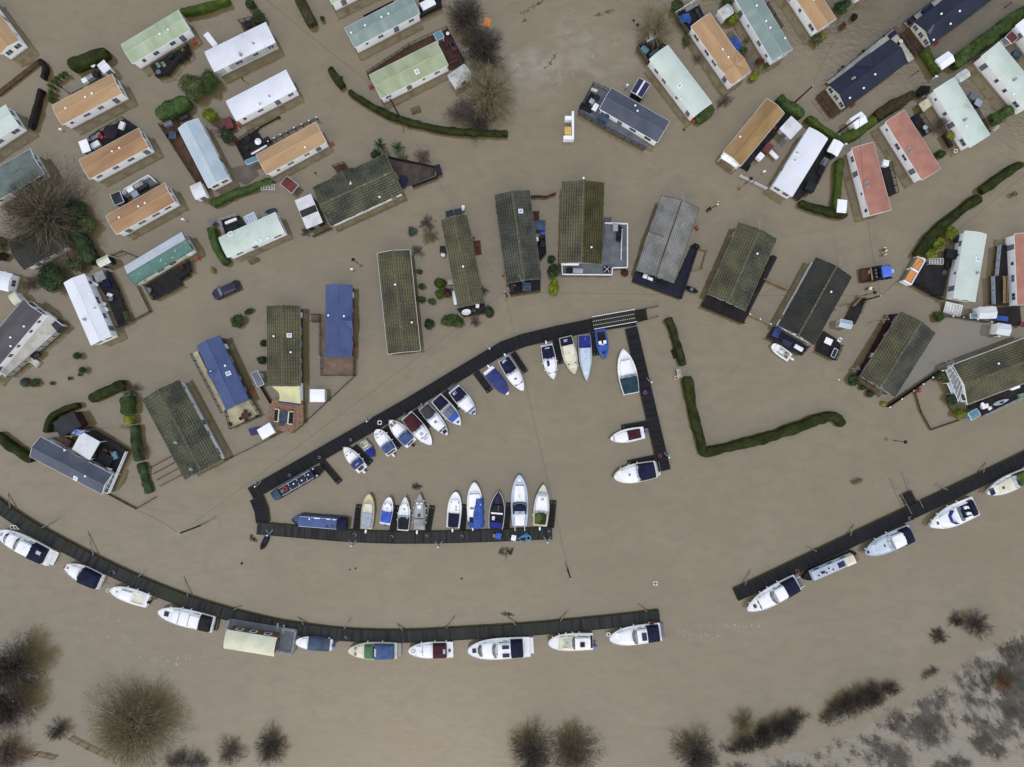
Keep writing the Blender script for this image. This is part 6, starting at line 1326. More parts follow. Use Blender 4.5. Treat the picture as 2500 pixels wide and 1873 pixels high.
narrowboat("black narrowboat with white roof rails and a red life ring, inside the upper pontoon", (788,1142),(664,1214),27, "narrow_black", "narrow_navy", (.16,.82),[('box', .36,.365,-.74,.74,.03, "plain_white", "roof_batten"),('box', .52,.525,-.74,.74,.03, "plain_white", "roof_batten"),('box', .68,.685,-.74,.74,.03, "plain_white", "roof_batten"),('can', .03,.16, "slate_fabric"),('ring', .28,.1, "buoy_red"),('box', .2,.24,-.3,.3,.2, "grey_plastic", "roof_crate"),('post', .84,.7, "gelcoat_cream"),('post', .84,-.7, "gelcoat_cream"),('dot', .45,.1, "plain_white"),('dot', .6,-.1, "plain_white"),('dot', .74,.2, "plain_white")])
narrowboat("blue narrowboat with a navy stern hood in the lower left of the basin", (710,1270),(847,1281),32, "narrow_navy", "narrow_blue", (.14,.86),[('can', .0,.17, "navy_fabric"),('dot', .66,-.5, "plain_white"),('dot', .34,.4, "motor_black"),('box', .22,.27,.1,.4,.05, "boat_dark_glass", "roof_hatch"),('box', .2,.24,-.75,-.6,.04, "plain_white", "roof_plaque"),('box', .3,.36,-.75,-.6,.04, "plain_white", "roof_plaque"),('box', .48,.58,-.75,-.6,.04, "plain_white", "roof_plaque")], "narrow_blue")
narrowboat("pale roofed narrowboat with a solar panel and cream wheel canopy on the right pontoon", (1963,1415),(2097,1357),27, "narrow_black", "narrow_pale", (.14,.86),[('can', .1,.26, "gelcoat_cream"),('box', .28,.4,-.5,.5,.05, "solar_cell", "solar_panel"),('dot', .5,.2, "motor_black"),('dot', .56,-.3, "motor_black"),('dot', .62,.3, "motor_black"),('dot', .7,-.2, "motor_black"),('box', .02,.08,-.5,.5,.02, "teak", "stern_board"),('dot', .76,.2, "motor_black"),('box', .64,.7,-.2,.2,.12, "dark_plastic", "roof_crate")])
# houseboat
o, rot, Lh, Wh, xx_, yy_ = frame3((546,1583),(669,1603),(676,1557),3.0)
t = thing("houseboat", "timber clad houseboat with a curved cream roof and grey railed stern deck", "houseboat", o, rot)
MB().box(-Lh / 2 - .7, Lh / 2 + 2.4,-Wh / 2 - .1, Wh / 2 + .9,-.4,.5).build("hull", "gelcoat_grey", t)
MB().box(-Lh / 2 - .68, Lh / 2 + 2.38,-Wh / 2 - .05, Wh / 2 + .85,.503,.54).build("deck", "deck_grey", t)
MB().box(-Lh / 2 + .2, Lh / 2 - .2,-Wh / 2 + .2, Wh / 2 - .15,.54,2.95).build("wall", "wood_wall", t)
m = MB(); m.loft([[(x, y, 3.0 + .45 * (1 - (2 * y / Wh) ** 2)) for y in np.linspace(-Wh / 2, Wh / 2,9)] + [(x, y, 2.93 + .45 * (1 - (2 * y / Wh) ** 2)) for y in np.linspace(Wh / 2,-Wh / 2,9)] for x in (-Lh / 2, Lh / 2)]); m.build("roof", "roof_cream", t, True)
for fx in (-.3,-.02,.27):
 q = MB(); q.box(fx * Lh - .55, fx * Lh + .55, Wh / 2 - .16, Wh / 2 - .09,1.25,2.3); w_ = q.build("window", "trim_white", t); q = MB(); q.box(fx * Lh - .4, fx * Lh + .4, Wh / 2 - .085, Wh / 2 - .07,1.4,2.15); q.build("pane", "pane", w_)
q = MB(); q.box(Lh / 2 - .19, Lh / 2 - .13,-.5,.5,.56,2.6); q.build("door", "pane", t)
for a, b in (((Lh / 2 + .1, Wh / 2 + .8),(Lh / 2 + 2.3, Wh / 2 + .8)),((Lh / 2 + 2.3, Wh / 2 + .8),(Lh / 2 + 2.3,-Wh / 2)),((Lh / 2 + 2.3,-Wh / 2),(Lh / 2 + .1,-Wh / 2)),((-Lh / 2 - .6, Wh / 2 + .8),(-Lh / 2 - .6,-Wh / 2))): railing(t, V((*a, 0)), V((*b, 0)),.54,.9, "galvanised", "rail")
for k, (px, py) in enumerate(((678,1530),(693,1534))):
 a, b = P(px, py - 8,.62), P(px - 1.5, py + 12,.66); g = thing("gangplank", "grey gangplank from the curved pontoon to the houseboat, " + ("left" if k == 0 else "right") + " of the pair", "gangplank", a); MB().beam((0,0,0), b - a, .3,.06).build("plank", "galvanised", g); m = MB(); [m.beam((b - a) * f - V((.14,0,-.02)),(b - a) * f + V((.14,0,.02)),.05,.02) for f in (.15,.38,.61,.84)]; m.build("treads", "deck_grey", g)
# ================================================================ hedges
HG = hedge
HG("long curved clipped hedge left of the white entrance wall", [(853,224),(886,247),(946,281),(1000,300),(1096,321),(1180,326),(1240,327)],18,1.3)
HG("short oval clipped hedge at the upper end of the long curved one", [(807,168),(822,193),(837,213)],16,1.3)
HG("straight clipped hedge right of the basin, above the white bench", [(1630,776),(1646,815),(1658,860),(1668,893)],20,1.4)
HG("long L-shaped clipped hedge round the flooded lawn right of the basin", [(1677,919),(1683,955),(1693,1010),(1706,1060),(1717,1103),(1722,1106),(1790,1090),(1870,1070),(1930,1050),(1995,1025),(2030,1015),(2042,1020),(2058,1038)],22,1.4)
HG("long clipped hedge curving down to the orange lidded bin store", [(2238,628),(2258,598),(2290,560),(2330,526),(2390,482)],26,1.4)
HG("straight clipped hedge running off towards the right frame edge, above the curving one", [(2394,468),(2440,434),(2492,400)],22,1.4)
HG("low clipped hedge below the small white tin box", [(1951,496),(2000,512),(2066,528)],22,1.3)
HG("upright clipped hedge left of the red caravan with seam stains", [(2040,516),(2045,450),(2050,388)],22,1.3, "leaf_hedge_bright")
HG("clipped hedge forming the left arm of the V beside the white gable shed", [(1969,288),(2005,315),(2050,344)],22,1.4, "leaf_hedge_bright")
HG("clipped hedge forming the right arm of the V, turning brown towards its upper end", [(2050,344),(2096,322),(2135,292)],24,1.4, "leaf_hedge_bright")
HG("shaggy brown and green hedge between the navy lodge and the red caravans", [(2137,288),(2180,258),(2230,230)],26,1.4, "leaf_hedge_brown", rough=.25, size=.1)
HG("long leafy laurel hedge rising to the top right corner", [(2324,160),(2370,125),(2420,88),(2510,24)],30,1.5, "leaf_laurel", dens=70, size=.13, rough=.3)
HG("shaggy yellow-green hedge below the porch of the navy lodge at the top edge", [(2255,124),(2270,148),(2291,180)],28,1.5, "leaf_hedge_bright", dens=70, size=.13, rough=.3)
HG("big smooth dark green hedge behind the twin panel shed, upper left", [(172,163),(215,148),(264,128)],42,2.0, rough=.15)
HG("near black dead hedge bent in an angle at the far left", [(99,148),(114,166),(105,193)],15,1.2, "leaf_dark_brown")
HG("long straight near black hedge left of the orange caravans", [(102,219),(90,265),(76,316)],18,1.2, "leaf_dark_brown")
HG("yellow-green hedge at the top edge, right of the pale green caravan", [(444,32),(500,22),(560,0)],24,1.5, "leaf_hedge_bright")
HG("hedge with a brown tip pointing down from the top edge", [(730,-6),(744,24),(764,62)],26,1.5, "leaf_hedge_brown", rough=.2)
HG("leafy hedge below the foot of the pale blue caravan", [(516,500),(570,474),(666,440)],22,1.2, "leaf_laurel", dens=80, size=.1, rough=.25)
HG("curved dark green hedge at the left end of the mint caravan with the conservatory", [(516,556),(526,595),(540,625),(554,645)],24,1.5, "leaf_laurel", dens=90, size=.09)
HG("broad clipped hedge coming in at the left edge below the slate lodge", [(-12,1060),(30,1092),(80,1124)],27,1.4)
HG("clipped hedge curling round the grey summerhouse", [(116,1056),(122,1022),(150,1003),(192,988)],20,1.5)
HG("rounded clipped hedge right of the summerhouse, upper end bare", [(222,975),(262,955),(306,938)],25,1.4)
HG("tall evergreen hedge stretch, bright green block beside the lowest mossy lodge", [(311,968),(314,1012)],40,2.2, "leaf_laurel", dens=80, size=.12, rough=.25)
HG("golden block in the tall hedge beside the lowest mossy lodge", [(316,1014),(316,1036)],30,2.0, "leaf_gold", dens=90, size=.1, rough=.2)
HG("dark lower stretch of the tall hedge beside the lowest mossy lodge", [(329,1038),(332,1080),(342,1125)],26,1.6, "leaf_evergreen", dens=90, size=.1, rough=.25)
HG("ragged ivy row running down to the red-brown beams", [(345,1130),(352,1160),(366,1204)],22,1.0, "leaf_evergreen", dens=70, size=.11, rough=.35)
HG("dark leafy laurel hedge behind the ochre roofed caravan", [(1898,240),(1925,262),(1960,284)],30,1.7, "leaf_laurel", dens=70, size=.13, rough=.3)
HG("dark hedge at the foot of the mint caravan with the white round table", [(1697,293),(1720,282),(1738,262)],26,1.3, "leaf_laurel", dens=90, size=.09, rough=.15)
HG("green hedge at the lower end of the right edge mint caravan", [(2420,296),(2445,284),(2468,268)],24,1.2, "leaf_laurel", dens=80, size=.11, rough=.3)
HG("dark rough hedge along the dark roofed house under the big bare tree", [(185,560),(205,600),(230,640)],40,2.0, "leaf_evergreen", dens=60, size=.14, rough=.4)
HG("broad soft evergreen hedge beside the pampas plumes", [(386,285),(420,268),(462,246)],46,2.0, "leaf_laurel", dens=60, size=.12, rough=.3)
# ================================================================ bushes and shrubs
BU = bush
k = 0
for i, (px, py) in enumerate([(160,181),(150,186),(141,193),(133,201),(127,212),(125,224),(125,236),(127,248)]):
 BU("clipped yellow-green shrub in the ring behind the orange caravan", px, py, 8.5,1.2, "leaf_hedge_bright", 420,.07, "clipped_shrub", "shrub", "ring of clipped shrubs", lumps=2)
BU("small round dark shrub alone in the water near the top edge", 787,46,8,.9, "leaf_evergreen", 350,.08, "ball_shrub", "shrub", lumps=0)
BU("dark green shrub at the right end of the square landing", 631,43,19,1.8, "leaf_evergreen")
BU("green shrub at the top edge above the square landing", 611,10,15,1.6, "leaf_evergreen")
BU("dense round evergreen between the two white roofed caravans", 509,202,28,2.2, "leaf_laurel", size=.12)
BU("big rounded grey-green shrub left of the dense evergreen", 472,212,36,2.6, "leaf_olive", size=.12)
BU("lime green shrub at the head of the pale blue caravan", 512,281,20,1.6, "leaf_lime", size=.1)
BU("dark shrub beside the black deck with the cloth parasol", 556,334,19,1.6, "leaf_evergreen")
palm("left cabbage palm of the pair above the cross-gabled lodge", 927,353,22,2.6)
palm("right cabbage palm of the pair above the cross-gabled lodge", 970,360,24,2.6)
BU("dark low shrub at the foot of the cabbage palms", 918,378,14,.9, "leaf_evergreen")
BU("dark green shrub at the corner of the dark boarded deck, top right", 1653,15,18,1.8, "leaf_evergreen")
BU("yellow-green shrub beside the mossy bow-roofed shed", 1787,46,17,1.5, "leaf_lime", ry=13, rot=-25)
BU("dark green shrub behind the mossy bow-roofed shed", 1776,2,18,1.6, "leaf_evergreen")
BU("lime shrub at the foot of the hipped orange caravan", 1842,186,17,1.0, "leaf_lime", ry=10, rot=-35)
BU("small round green shrub beside the reddish one, top right", 1872,160,8,1.0, "leaf_laurel", 350,.08, lumps=0)
BU("round reddish shrub left of the small green one, top right", 1854,150,11,1.1, "leaf_russet", lumps=2)
BU("small pale shrub by the blue-green caravan wall", 1824,97,7,.8, "leaf_olive", lumps=2)
BU("green shrub at the end of the blue tarpaulin", 1815,124,11,1.0, "leaf_olive", lumps=3)
BU("tall green shrub strip left of the hipped orange caravan", 1676,96,10,1.0, "leaf_olive", ry=18, lumps=3)
BU("yellow-green shrub at the corner of the orange caravan cut by the top edge", 2009,88,12,1.1, "leaf_gold", lumps=3)
BU("grey-green shrub left of the yellow-green one, top right", 1993,96,14,1.3, "leaf_olive", lumps=4)
BU("dark shrub beside the white caravan end at the top edge", 2054,17,19,1.8, "leaf_evergreen")
BU("purplish brown shrub in the water right of the orange caravan corner", 2085,42,10,1.0, "leaf_dark_brown", lumps=3)
BU("smaller brown shrub below the purplish one, top right", 2058,64,9,.9, "leaf_russet", lumps=3)
BU("golden shrub in front of the reddish bare shrub", 2317,332,13,1.3, "leaf_gold", lumps=4)
BU("green shrub beside the upper slanted red caravan", 2296,376,13,1.2, "leaf_laurel", lumps=4)
BU("dark brown rounded shrub at the upper end of the brown hedge", 2252,222,20,1.4, "leaf_dark_brown", ry=14, rot=-20)
BU("green bush in the water above the grey lean-to shed", 580,784,18,1.6, "leaf_laurel", ry=20)
BU("trailing evergreen spray right of the bush above the slanted lodge", 608,760,15,.8, "leaf_evergreen", ry=6, rot=-25)
BU("upper yucca clump at the left wall of the shade sail lodge", 643,838,11,.8, "leaf_evergreen", 260,.16, lumps=2)
BU("lower yucca clump at the left wall of the shade sail lodge", 640,880,14,.8, "leaf_evergreen", 320,.16, lumps=2)
BU("yellow-green shrub block left of the narrow mossy lodge", 1074,690,17,1.5, "leaf_hedge_bright", ry=15)
BU("lower yellow-green shrub left of the narrow mossy lodge", 1073,717,14,1.4, "leaf_hedge_bright")
BU("reddish shrub tucked against the narrow mossy lodge", 1093,715,13,1.2, "leaf_russet")
BU("wide dark green shrub at the foot of the narrow mossy lodge", 1104,782,34,1.6, "leaf_laurel", ry=20)
BU("round green shrub alone left of the wide dark one", 1055,736,11,1.0, "leaf_laurel", lumps=2)
BU("round green shrub by the wall of the long mossy lodge, third down", 1030,732,11,.9, "leaf_laurel", lumps=2)
BU("round green shrub by the wall of the long mossy lodge, second down", 1030,699,10,.8, "leaf_laurel", lumps=2)
BU("round green shrub by the wall of the long mossy lodge, highest", 1024,663,8,.7, "leaf_laurel", lumps=2)
BU("pale drowned shrub with bluish leaves, above the long mossy lodge's right side", 1006,566,14,.5, "leaf_bluish", 380, lumps=3, core=.2)
BU("dark evergreen shrub at the lower left of the narrow mossy lodge shrubs", 1048,791,15,1.1, "leaf_evergreen")
BU("dark evergreen shrub right of the bathtub porch", 1194,762,13,1.2, "leaf_evergreen", ry=18)
BU("bright lime shrub with a hollow top beside the brown mossy lodge", 1353,700,14,1.7, "leaf_lime", ry=25)
BU("dark evergreen shrub above the bright lime one", 1351,660,19,1.6, "leaf_evergreen")
BU("small dark evergreen shrub highest in the row by the brown mossy lodge", 1346,632,11,1.2, "leaf_evergreen")
BU("russet and green shrub under the corner of the grey railed deck", 1524,665,12,.6, "leaf_russet", 300)
BU("round lime shrub at the upper corner of the mouldy mint caravan", 2320,568,17,1.6, "leaf_lime")
BU("lime shrub in the middle of the three beside the bin store deck", 2290,597,21,1.6, "leaf_lime", ry=15, rot=-50)
BU("lime shrub lowest of the three beside the bin store deck", 2271,619,16,1.5, "leaf_lime")
BU("green shrub at the fence end below the timber ramp", 2292,773,16,1.2, "leaf_laurel")
BU("dark round shrub at the foot of the burgundy lodge, leftmost", 2083,929,15,1.2, "leaf_evergreen")
BU("small dark shrub second in the row at the foot of the burgundy lodge", 2105,947,8,.8, "leaf_evergreen", lumps=2)
BU("dark shrub third in the row at the foot of the burgundy lodge", 2124,962,11,.9, "leaf_evergreen", lumps=3)
BU("small gold shrub last in the row at the foot of the burgundy lodge", 2158,986,8,.7, "leaf_gold", lumps=2)
BU("yellow-green shrub at the corner by the slatted steps of the right edge lodge", 2345,1010,20,1.5, "leaf_lime", ry=13)
BU("dark green shrub under the white pergola glazing", 2326,974,16,1.4, "leaf_evergreen")
BU("olive shrub at the left tip of the white pergola glazing", 2295,921,14,1.1, "leaf_olive")
for i, (px, py, r, h, l_) in enumerate([(189,869,13,1.3, "highest in line"),(202,904,12,1.3, "second"),(194,915,5.5,.6, "tiny one under the second"),(170,924,6,.6, "small middle"),(127,936,6.5,.6, "small lower")]):
 BU("round clipped ball shrub in the arc below the chalet, " + l_, px, py, r, h, "leaf_evergreen", int(90 + r * r * 4),.07, "ball_shrub", "shrub", lumps=0)
BU("bluish green low shrub at the left end of the ball shrub arc", 60,934,14,1.0, "leaf_bluish", lumps=4)
BU("green low shrub next to the bluish one in the ball shrub arc", 87,935,12,.9, "leaf_laurel", lumps=3)
BU("large dark evergreen under the dark roofed house", 126,674,40,2.6, "leaf_evergreen", size=.14)
BU("bluish shrub beside the cream shed near the dark ivy", 217,624,22,1.9, "leaf_bluish")
BU("upper dark ivy clump right of the big bare tree", 188,512,26,2.2, "leaf_evergreen", ry=34, rot=-30)
BU("green ivy clump in the middle right of the big bare tree", 212,548,22,2.0, "leaf_olive")
BU("green shrub right of the cream shed side, under the ivy", 186,646,26,1.8, "leaf_olive", ry=18)
BU("dark bush at the far left edge beside the dark roofed house", -6,592,22,1.6, "leaf_olive")
BU("brown dead shrub at the far left edge below the dark bush", 8,626,16,1.0, "leaf_dark_brown", ry=12)
BU("teardrop planter of yellow-green leaves right of the parked car's shrub row", 520,660,8,.7, "leaf_gold", 260,.07, "planter_shrub", "shrub", ry=13, rot=-20, lumps=0)
BU("cordyline spikes at the lower end of the ragged ivy", 356,1182,12,.9, "leaf_olive", 200,.2, lumps=0, core=.2)
BU("small tree trunk sprout leaning in the water near the right edge", 2476,474,9,.9, "leaf_olive", 120,.12, lumps=0, core=.1)
# ================================================================ bare trees
BT_ = bare_tree
BT_("huge bare tree spreading over the dark roofed house at the left", 100,525,118,9, "twig_dark", 1, cov=1.05, ivy=1500)
BT_("bare grey thicket tree at the top edge, left of the orange board", 1140,40,52,6, "twig_dark", 2, cov=1.7, limb="limb_grey")
BT_("dark bare thicket tree below the orange board", 1180,120,56,5, "twig_dark", 3, cov=1.8, limb="limb_grey")
BT_("pale bare tree with an ivy clad heart right of the white bow-roofed shed", 1192,214,72,8, "twig_olive", 4, ivy=900)
BT_("low grey bare shrub left of the pale ivy clad tree", 1122,272,36,4, "twig_grey", 5, low=1, limb="limb_grey")
BT_("dark bare shrub below the pale ivy clad tree, above the long curved hedge", 1168,285,44,4, "twig_dark", 6, low=1, limb="limb_grey")
BT_("pale olive bare tree above the mint caravan with the white round table", 1602,62,52,6, "twig_olive", 7)
BT_("round pinkish bare shrub above the cross-gabled lodge's yard", 1030,382,21,2.0, "twig_pink", 8, low=1, limb="limb_grey")
BT_("spiky brownish bare shrub beside the rusty hutch", 540,312,22,2.0, "twig_pink", 9, low=1, limb="limb_grey")
BT_("small grey bare shrub at the wall of the hipped orange caravan", 1703,142,13,1.8, "twig_pink", 10, low=1, limb="limb_grey")
BT_("dark drowned bare shrub at the foot of the hipped orange caravan", 1770,246,21,1.6, "twig_brown", 11, low=1, ry=15, rot=-30)
BT_("reddish bare shrub against the mint caravan's white wall", 2299,303,22,2.4, "twig_pink", 12, low=1, limb="limb_grey")
BT_("upper drowned bare shrub in the garden between the long and narrow mossy lodges", 1042,545,20,1.0, "twig_grey", 13, low=1, limb="limb_grey")
BT_("yellowish drowned bare shrub in the garden between the long and narrow mossy lodges", 1050,575,22,.8, "twig_olive", 14, low=1)
BT_("lower drowned bare shrub in the garden between the long and narrow mossy lodges", 1018,612,16,.8, "twig_grey", 15, low=1, limb="limb_grey")
BT_("dark bare shrub at the lower corner of the black and white shed", 746,566,12,1.0, "twig_dark", 16, low=1, limb="limb_grey")
BT_("bare shrub with an evergreen foot at the top of the tall hedge", 318,955,22,2.0, "twig_brown", 17, low=1)
BT_("pinkish bare shrub in the tall hedge right of the slate lodge deck", 340,1100,22,1.8, "twig_pink", 18, low=1, limb="limb_grey")
BT_("reddish bare shrub at the foot of the big dark evergreen", 76,690,22,1.8, "twig_pink", 19, low=1, limb="limb_grey")
BT_("brownish bare shrub right of the bathtub porch", 1180,708,14,.9, "twig_grey", 20, low=1, limb="limb_grey")
BT_("drowned brown bare shrub between the bathtub porch and the basin", 1160,785,14,.8, "twig_pink", 21, low=1, limb="limb_grey")
BT_("grey bare tree at the left edge, upper of the pair above the river fence", 18,1640,72,8, "twig_dark", 22, cov=1.6, limb="limb_grey")
BT_("grey bare tree at the left edge, lower of the pair above the river fence", 10,1735,66,7, "twig_dark", 23, cov=1.6, limb="limb_grey")
BT_("dark bare bush at the head of the riverside fence, lower left", 140,1787,30,2.5, "twig_dark", 24, low=1, limb="limb_grey")
BT_("large olive bare tree over the riverside fence, lower left", 312,1790,112,9, "twig_olive", 25, ivy=350)
BT_("reddish bare bush in the bottom left corner", 8,1850,52,3.5, "twig_pink", 26, low=1, limb="limb_grey")
BT_("small bare bush at the bottom edge, left of the heart shaped one", 560,1842,34,2.5, "twig_grey", 27, low=1, limb="limb_grey")
BT_("heart shaped dark bare bush at the bottom edge", 656,1826,44,3.0, "twig_dark", 28, low=1, limb="limb_grey")
BT_("spreading grey bare scrub at the bottom edge, right of the olive tree", 450,1866,60,2.0, "twig_grey", 29, low=1, ry=28, limb="limb_grey")
BT_("left bare tree of the pair at the bottom edge centre", 1302,1846,64,6, "twig_dark", 30, limb="limb_grey")
BT_("right bare tree of the pair at the bottom edge centre", 1402,1846,64,6, "twig_brown", 31)
BT_("dark bare tree at the bottom edge, left of the diagonal brown thickets", 1706,1852,60,5, "twig_dark", 32, limb="limb_grey")
BT_("grey bare bush above the lower diagonal brown thicket", 1820,1775,34,3, "twig_olive", 33, low=1)
BT_("lower diagonal brown thicket near the bottom edge", 1882,1797,98,3, "twig_dark", 34, cov=2.2, low=1, ry=36, rot=-25, limb="limb_grey")
BT_("upper diagonal brown thicket pointing up to the right", 2104,1718,100,3, "twig_dark", 35, cov=2.2, low=1, ry=32, rot=-20)
BT_("dark fan shaped bare bush standing alone near the right edge", 2391,1530,36,3.5, "twig_dark", 36, low=1, limb="limb_grey")
BT_("small drowned bare twigs left of the fan shaped bush", 2335,1515,20,.8, "twig_dark", 37, low=1, limb="limb_grey")
BT_("lowest drowned bare twigs left of the fan shaped bush", 2292,1555,22,.8, "twig_dark", 38, low=1, limb="limb_grey")
BT_("rust coloured bare bush in the grey marsh at the right edge", 2452,1668,26,2.2, "twig_rust", 39, low=1)
BT_("drowned twig raft beside the upper diagonal thicket's tip", 2272,1645,24,.8, "twig_grey", 40, low=1, ry=14, rot=-30, limb="limb_grey")
BT_("drifting twig raft below the dark basin pontoon", 1236,1348,18,.35, "twig_dark", 41, low=1, ry=13, limb="limb_grey")
BT_("grey twig raft floating above the all grey cruiser", 1017,1189,14,.25, "twig_dark", 42, low=1, ry=10, limb="limb_grey")
BT_("brown weed raft left of the black inflatable dinghy", 617,1317,13,.25, "twig_dark", 43, low=1, ry=8, rot=40, limb="limb_grey")
BT_("twig raft caught on the strut above the biggest river cruiser", 1238,1500,16,.25, "twig_dark", 44, low=1, ry=5, rot=8, limb="limb_grey")
# ================================================================ flooded marsh (bottom right)
def marsh():
 pts = []; tri_v = []
 poly = [(1760,1873),(1960,1838),(2085,1800),(2160,1752),(2250,1715),(2310,1675),(2345,1640),(2390,1600),(2420,1590),(2500,1550),(2600,1500),(2600,1960),(1760,1960)]
 def inside(x, y):
  c = False; j = len(poly) - 1
  for i in range(len(poly)):
   if (poly[i][1] > y) != (poly[j][1] > y) and x < (poly[j][0] - poly[i][0]) * (y - poly[i][1]) / (poly[j][1] - poly[i][1]) + poly[i][0]: c = not c
   j = i
  return c
 r = random.Random(5); k = 0
 while len(pts) < 3600 and k < 90000:
  k += 1; x, y = r.uniform(1760,2600), r.uniform(1480,1940)
  if not inside(x, y): continue
  w_ = P(x, y, 0); d = mnoise.noise(V((w_.x * .2, w_.y * .26,3))) + .8 * mnoise.noise(V((w_.x * .8, w_.y * .8,9)))
  near = max(0,1 - abs((y - (1873 - (x - 1760) * .47))) / 45.)       # thicker along the drowned bank
  right = max(0,(x - 2280) / 300.) * max(0,1 - max(0, y - 1740) / 130.)
  if d + near * .3 + right * .5 + r.uniform(-.15,.15) > .24: pts.append((w_, d, right))
 vs = []
 for w_, d, rt in pts:
  n = r.randint(5,20); sp = r.uniform(.1,.4); g_ = r.gauss(-.9,.5)
  for _ in range(n):
   a = r.uniform(0,6.283) if rt < .2 and r.random() < .6 else r.gauss(-.9,.45); L = r.uniform(.25,1.1); hz = r.uniform(.03,.4)
   q_ = r.gauss(0, sp * 2.2); b = w_ + V((math.cos(g_) * q_ + r.gauss(0, sp * .5), math.sin(g_) * q_ + r.gauss(0, sp * .5),.01)); e = b + V((math.cos(a) * L, math.sin(a) * L, hz)); s = V((-math.sin(a), math.cos(a),0)) * r.uniform(.012,.03)
   vs += [b - s, b + s, e]
 vs = np.array([tuple(q) for q in vs]); return vs
mv = marsh(); mo = big_mesh("flooded_reeds", mv, None, "reed_grey", None, np.arange(len(mv)).reshape(-1,3))
mo["kind"] = "stuff"; tag(mo, "grey flattened reeds and brambles of the drowned river bank in the lower right corner", "reeds")
sh = MB(); q = [P(x, y, .005) for x, y in [(1740,1885),(1850,1856),(1960,1836),(2085,1797),(2160,1750),(2250,1712),(2310,1672),(2345,1636),(2395,1594),(2430,1584),(2500,1546),(2640,1470),(2700,2000),(1740,2000)]]
q = [p + V((mnoise.noise(p * .45), mnoise.noise(p * .45 + V((9,0,0))),0)) * 1.1 for p in resample(q, .5)]
sh.add([(p.x, p.y, .005) for p in q],[tuple(range(len(q) - 1,-1,-1))])
mat("weedy_shallows", C(130,117,93),.06, c2=C(122,115,97), ns=.25, lo=.4, hi=.65, var=.03, vs=2.5, spec=.5, blotch=(C(104,99,86),1.6,.58,.8))
MATS["weedy_shallows"].node_tree.nodes["Principled BSDF"].inputs["IOR"].default_value = 1.85
sho = sh.build("shallow_water", "weedy_shallows"); sho["kind"] = "structure"; sho["label"] = "grey weedy shallows over the drowned river bank, lower right"
# floating scum and debris flecks
fl = MB(); r9 = random.Random(9)
for (cx, cy, sx_, sy_, n) in ((1790,1528,26,8,60),(1690,1552,60,14,50),(380,1620,30,8,40),(450,1612,30,10,60),(960,1650,60,20,25),(1420,160,70,60,60),(300,1560,50,30,40)):
 for _ in range(n):
  c = P(r9.gauss(cx, sx_), r9.gauss(cy, sy_),.012); a = r9.uniform(0,6); R_ = r9.uniform(.02,.075); k_ = r9.uniform(.4,1)
  fl.add([c + V((math.cos(a + i * 1.2566) * R_, math.sin(a + i * 1.2566) * R_ * k_, 0)) for i in range(5)],[(0,1,2,3,4)])
fo_ = fl.build("floating_foam", "gelcoat_cream"); fo_["kind"] = "stuff"; tag(fo_, "pale flecks of scum and foam drifting on the flood water", "foam")
db = MB()
for (x0, y0, x1, y1, n) in ((1272,34,1334,-2,46),(1278,52,1284,46,8),(1450,38,1500,26,30),(1360,130,1330,170,26)):
 for _ in range(n):
  f_ = r9.random(); c = P(x0 + (x1 - x0) * f_ + r9.gauss(0,2.5), y0 + (y1 - y0) * f_ + r9.gauss(0,2.5),.02); a = r9.uniform(0,3); d_ = V((math.cos(a), math.sin(a),0)) * r9.uniform(.06,.3)
  db.tube(c - d_, c + d_, .025,4)
do_ = db.build("floating_debris", "pole_wood"); do_["kind"] = "stuff"; tag(do_, "dark line of floating twigs drawn out by the current near the top edge", "debris")
# ================================================================ still, clearer water beside the burgundy lodge
sw = MB(); q = [P(x, y, .006) for x, y in [(2286,812),(2300,772),(2420,790),(2470,815),(2400,855),(2318,892),(2292,905),(2190,968),(2192,962)]]
sw.add(q, [tuple(range(len(q) - 1,-1,-1))])
mat("clear_still_water", C(112,110,97),.06, c2=C(124,113,92), ns=.16, lo=.42, hi=.66, var=.02, spec=.5, blotch=(C(88,100,88),.3,.6,.78))
MATS["clear_still_water"].node_tree.nodes["Principled BSDF"].inputs["IOR"].default_value = 1.85
so_ = sw.build("still_water", "clear_still_water"); so_["kind"] = "structure"; so_["label"] = "greyer still flood water between the burgundy lodge and the ball-lamp fence"
# ================================================================ poles, lamps and cables
p1, t1 = pole("tall utility pole in the open water left of the basin", (488,1284),(437,1303),7.0)
p2, t2 = pole("short utility pole in the open water below the basin", (1386,1391),(1393,1413),5.0)
p3, t3 = pole("utility pole behind the ochre roofed caravan", (1938,252),(1985,209),7.1)
p4, t4 = pole("utility pole beside the curved dark ramp, near the tractor", (2097,738),(2150,722),6.8)
p5, t5 = pole("utility pole leaning over the white gable shed", (2047,322),(2098,286),6.7)
p6, t6 = pole("utility pole at the wall of the sage green caravan", (975,282),(951,239),7.6)
p7, t7 = pole("stubby utility pole left of the railed black porch", (1239,724),(1233,712),5.5)
cable("cable from the left utility pole to the corner yard below the slate lodge", t1, P(330,1243,.8),.6)
cable("long cable from the left utility pole to the stubby pole by the railed porch", t1, t7,1.2)
cable("cable from the stubby pole across the basin to the pole below it", t7, t2,1.2)
cable("cable from the sage caravan's pole down to the stubby pole", t6, t7,1.2)
cable("cable from the sage caravan's pole to the top edge", t6, P(640,-10,7),.8)
cable("cable from the stubby pole past the streaked mossy lodge to the ramp pole", t7, t4,1.5)
cable("cable from the ramp pole to the right frame edge, upper strand", t4, P(2560,380,7),.6)
cable("cable from the ramp pole to the mouldy mint caravan", t4, P(2330,566,2.9),.3)
cable("cable from the ramp pole past the tractor to the leaning pole", t4, t5,1.2)
cable("cable from the ochre caravan's pole up to the top right corner", t3, P(2070,30,7),.6)
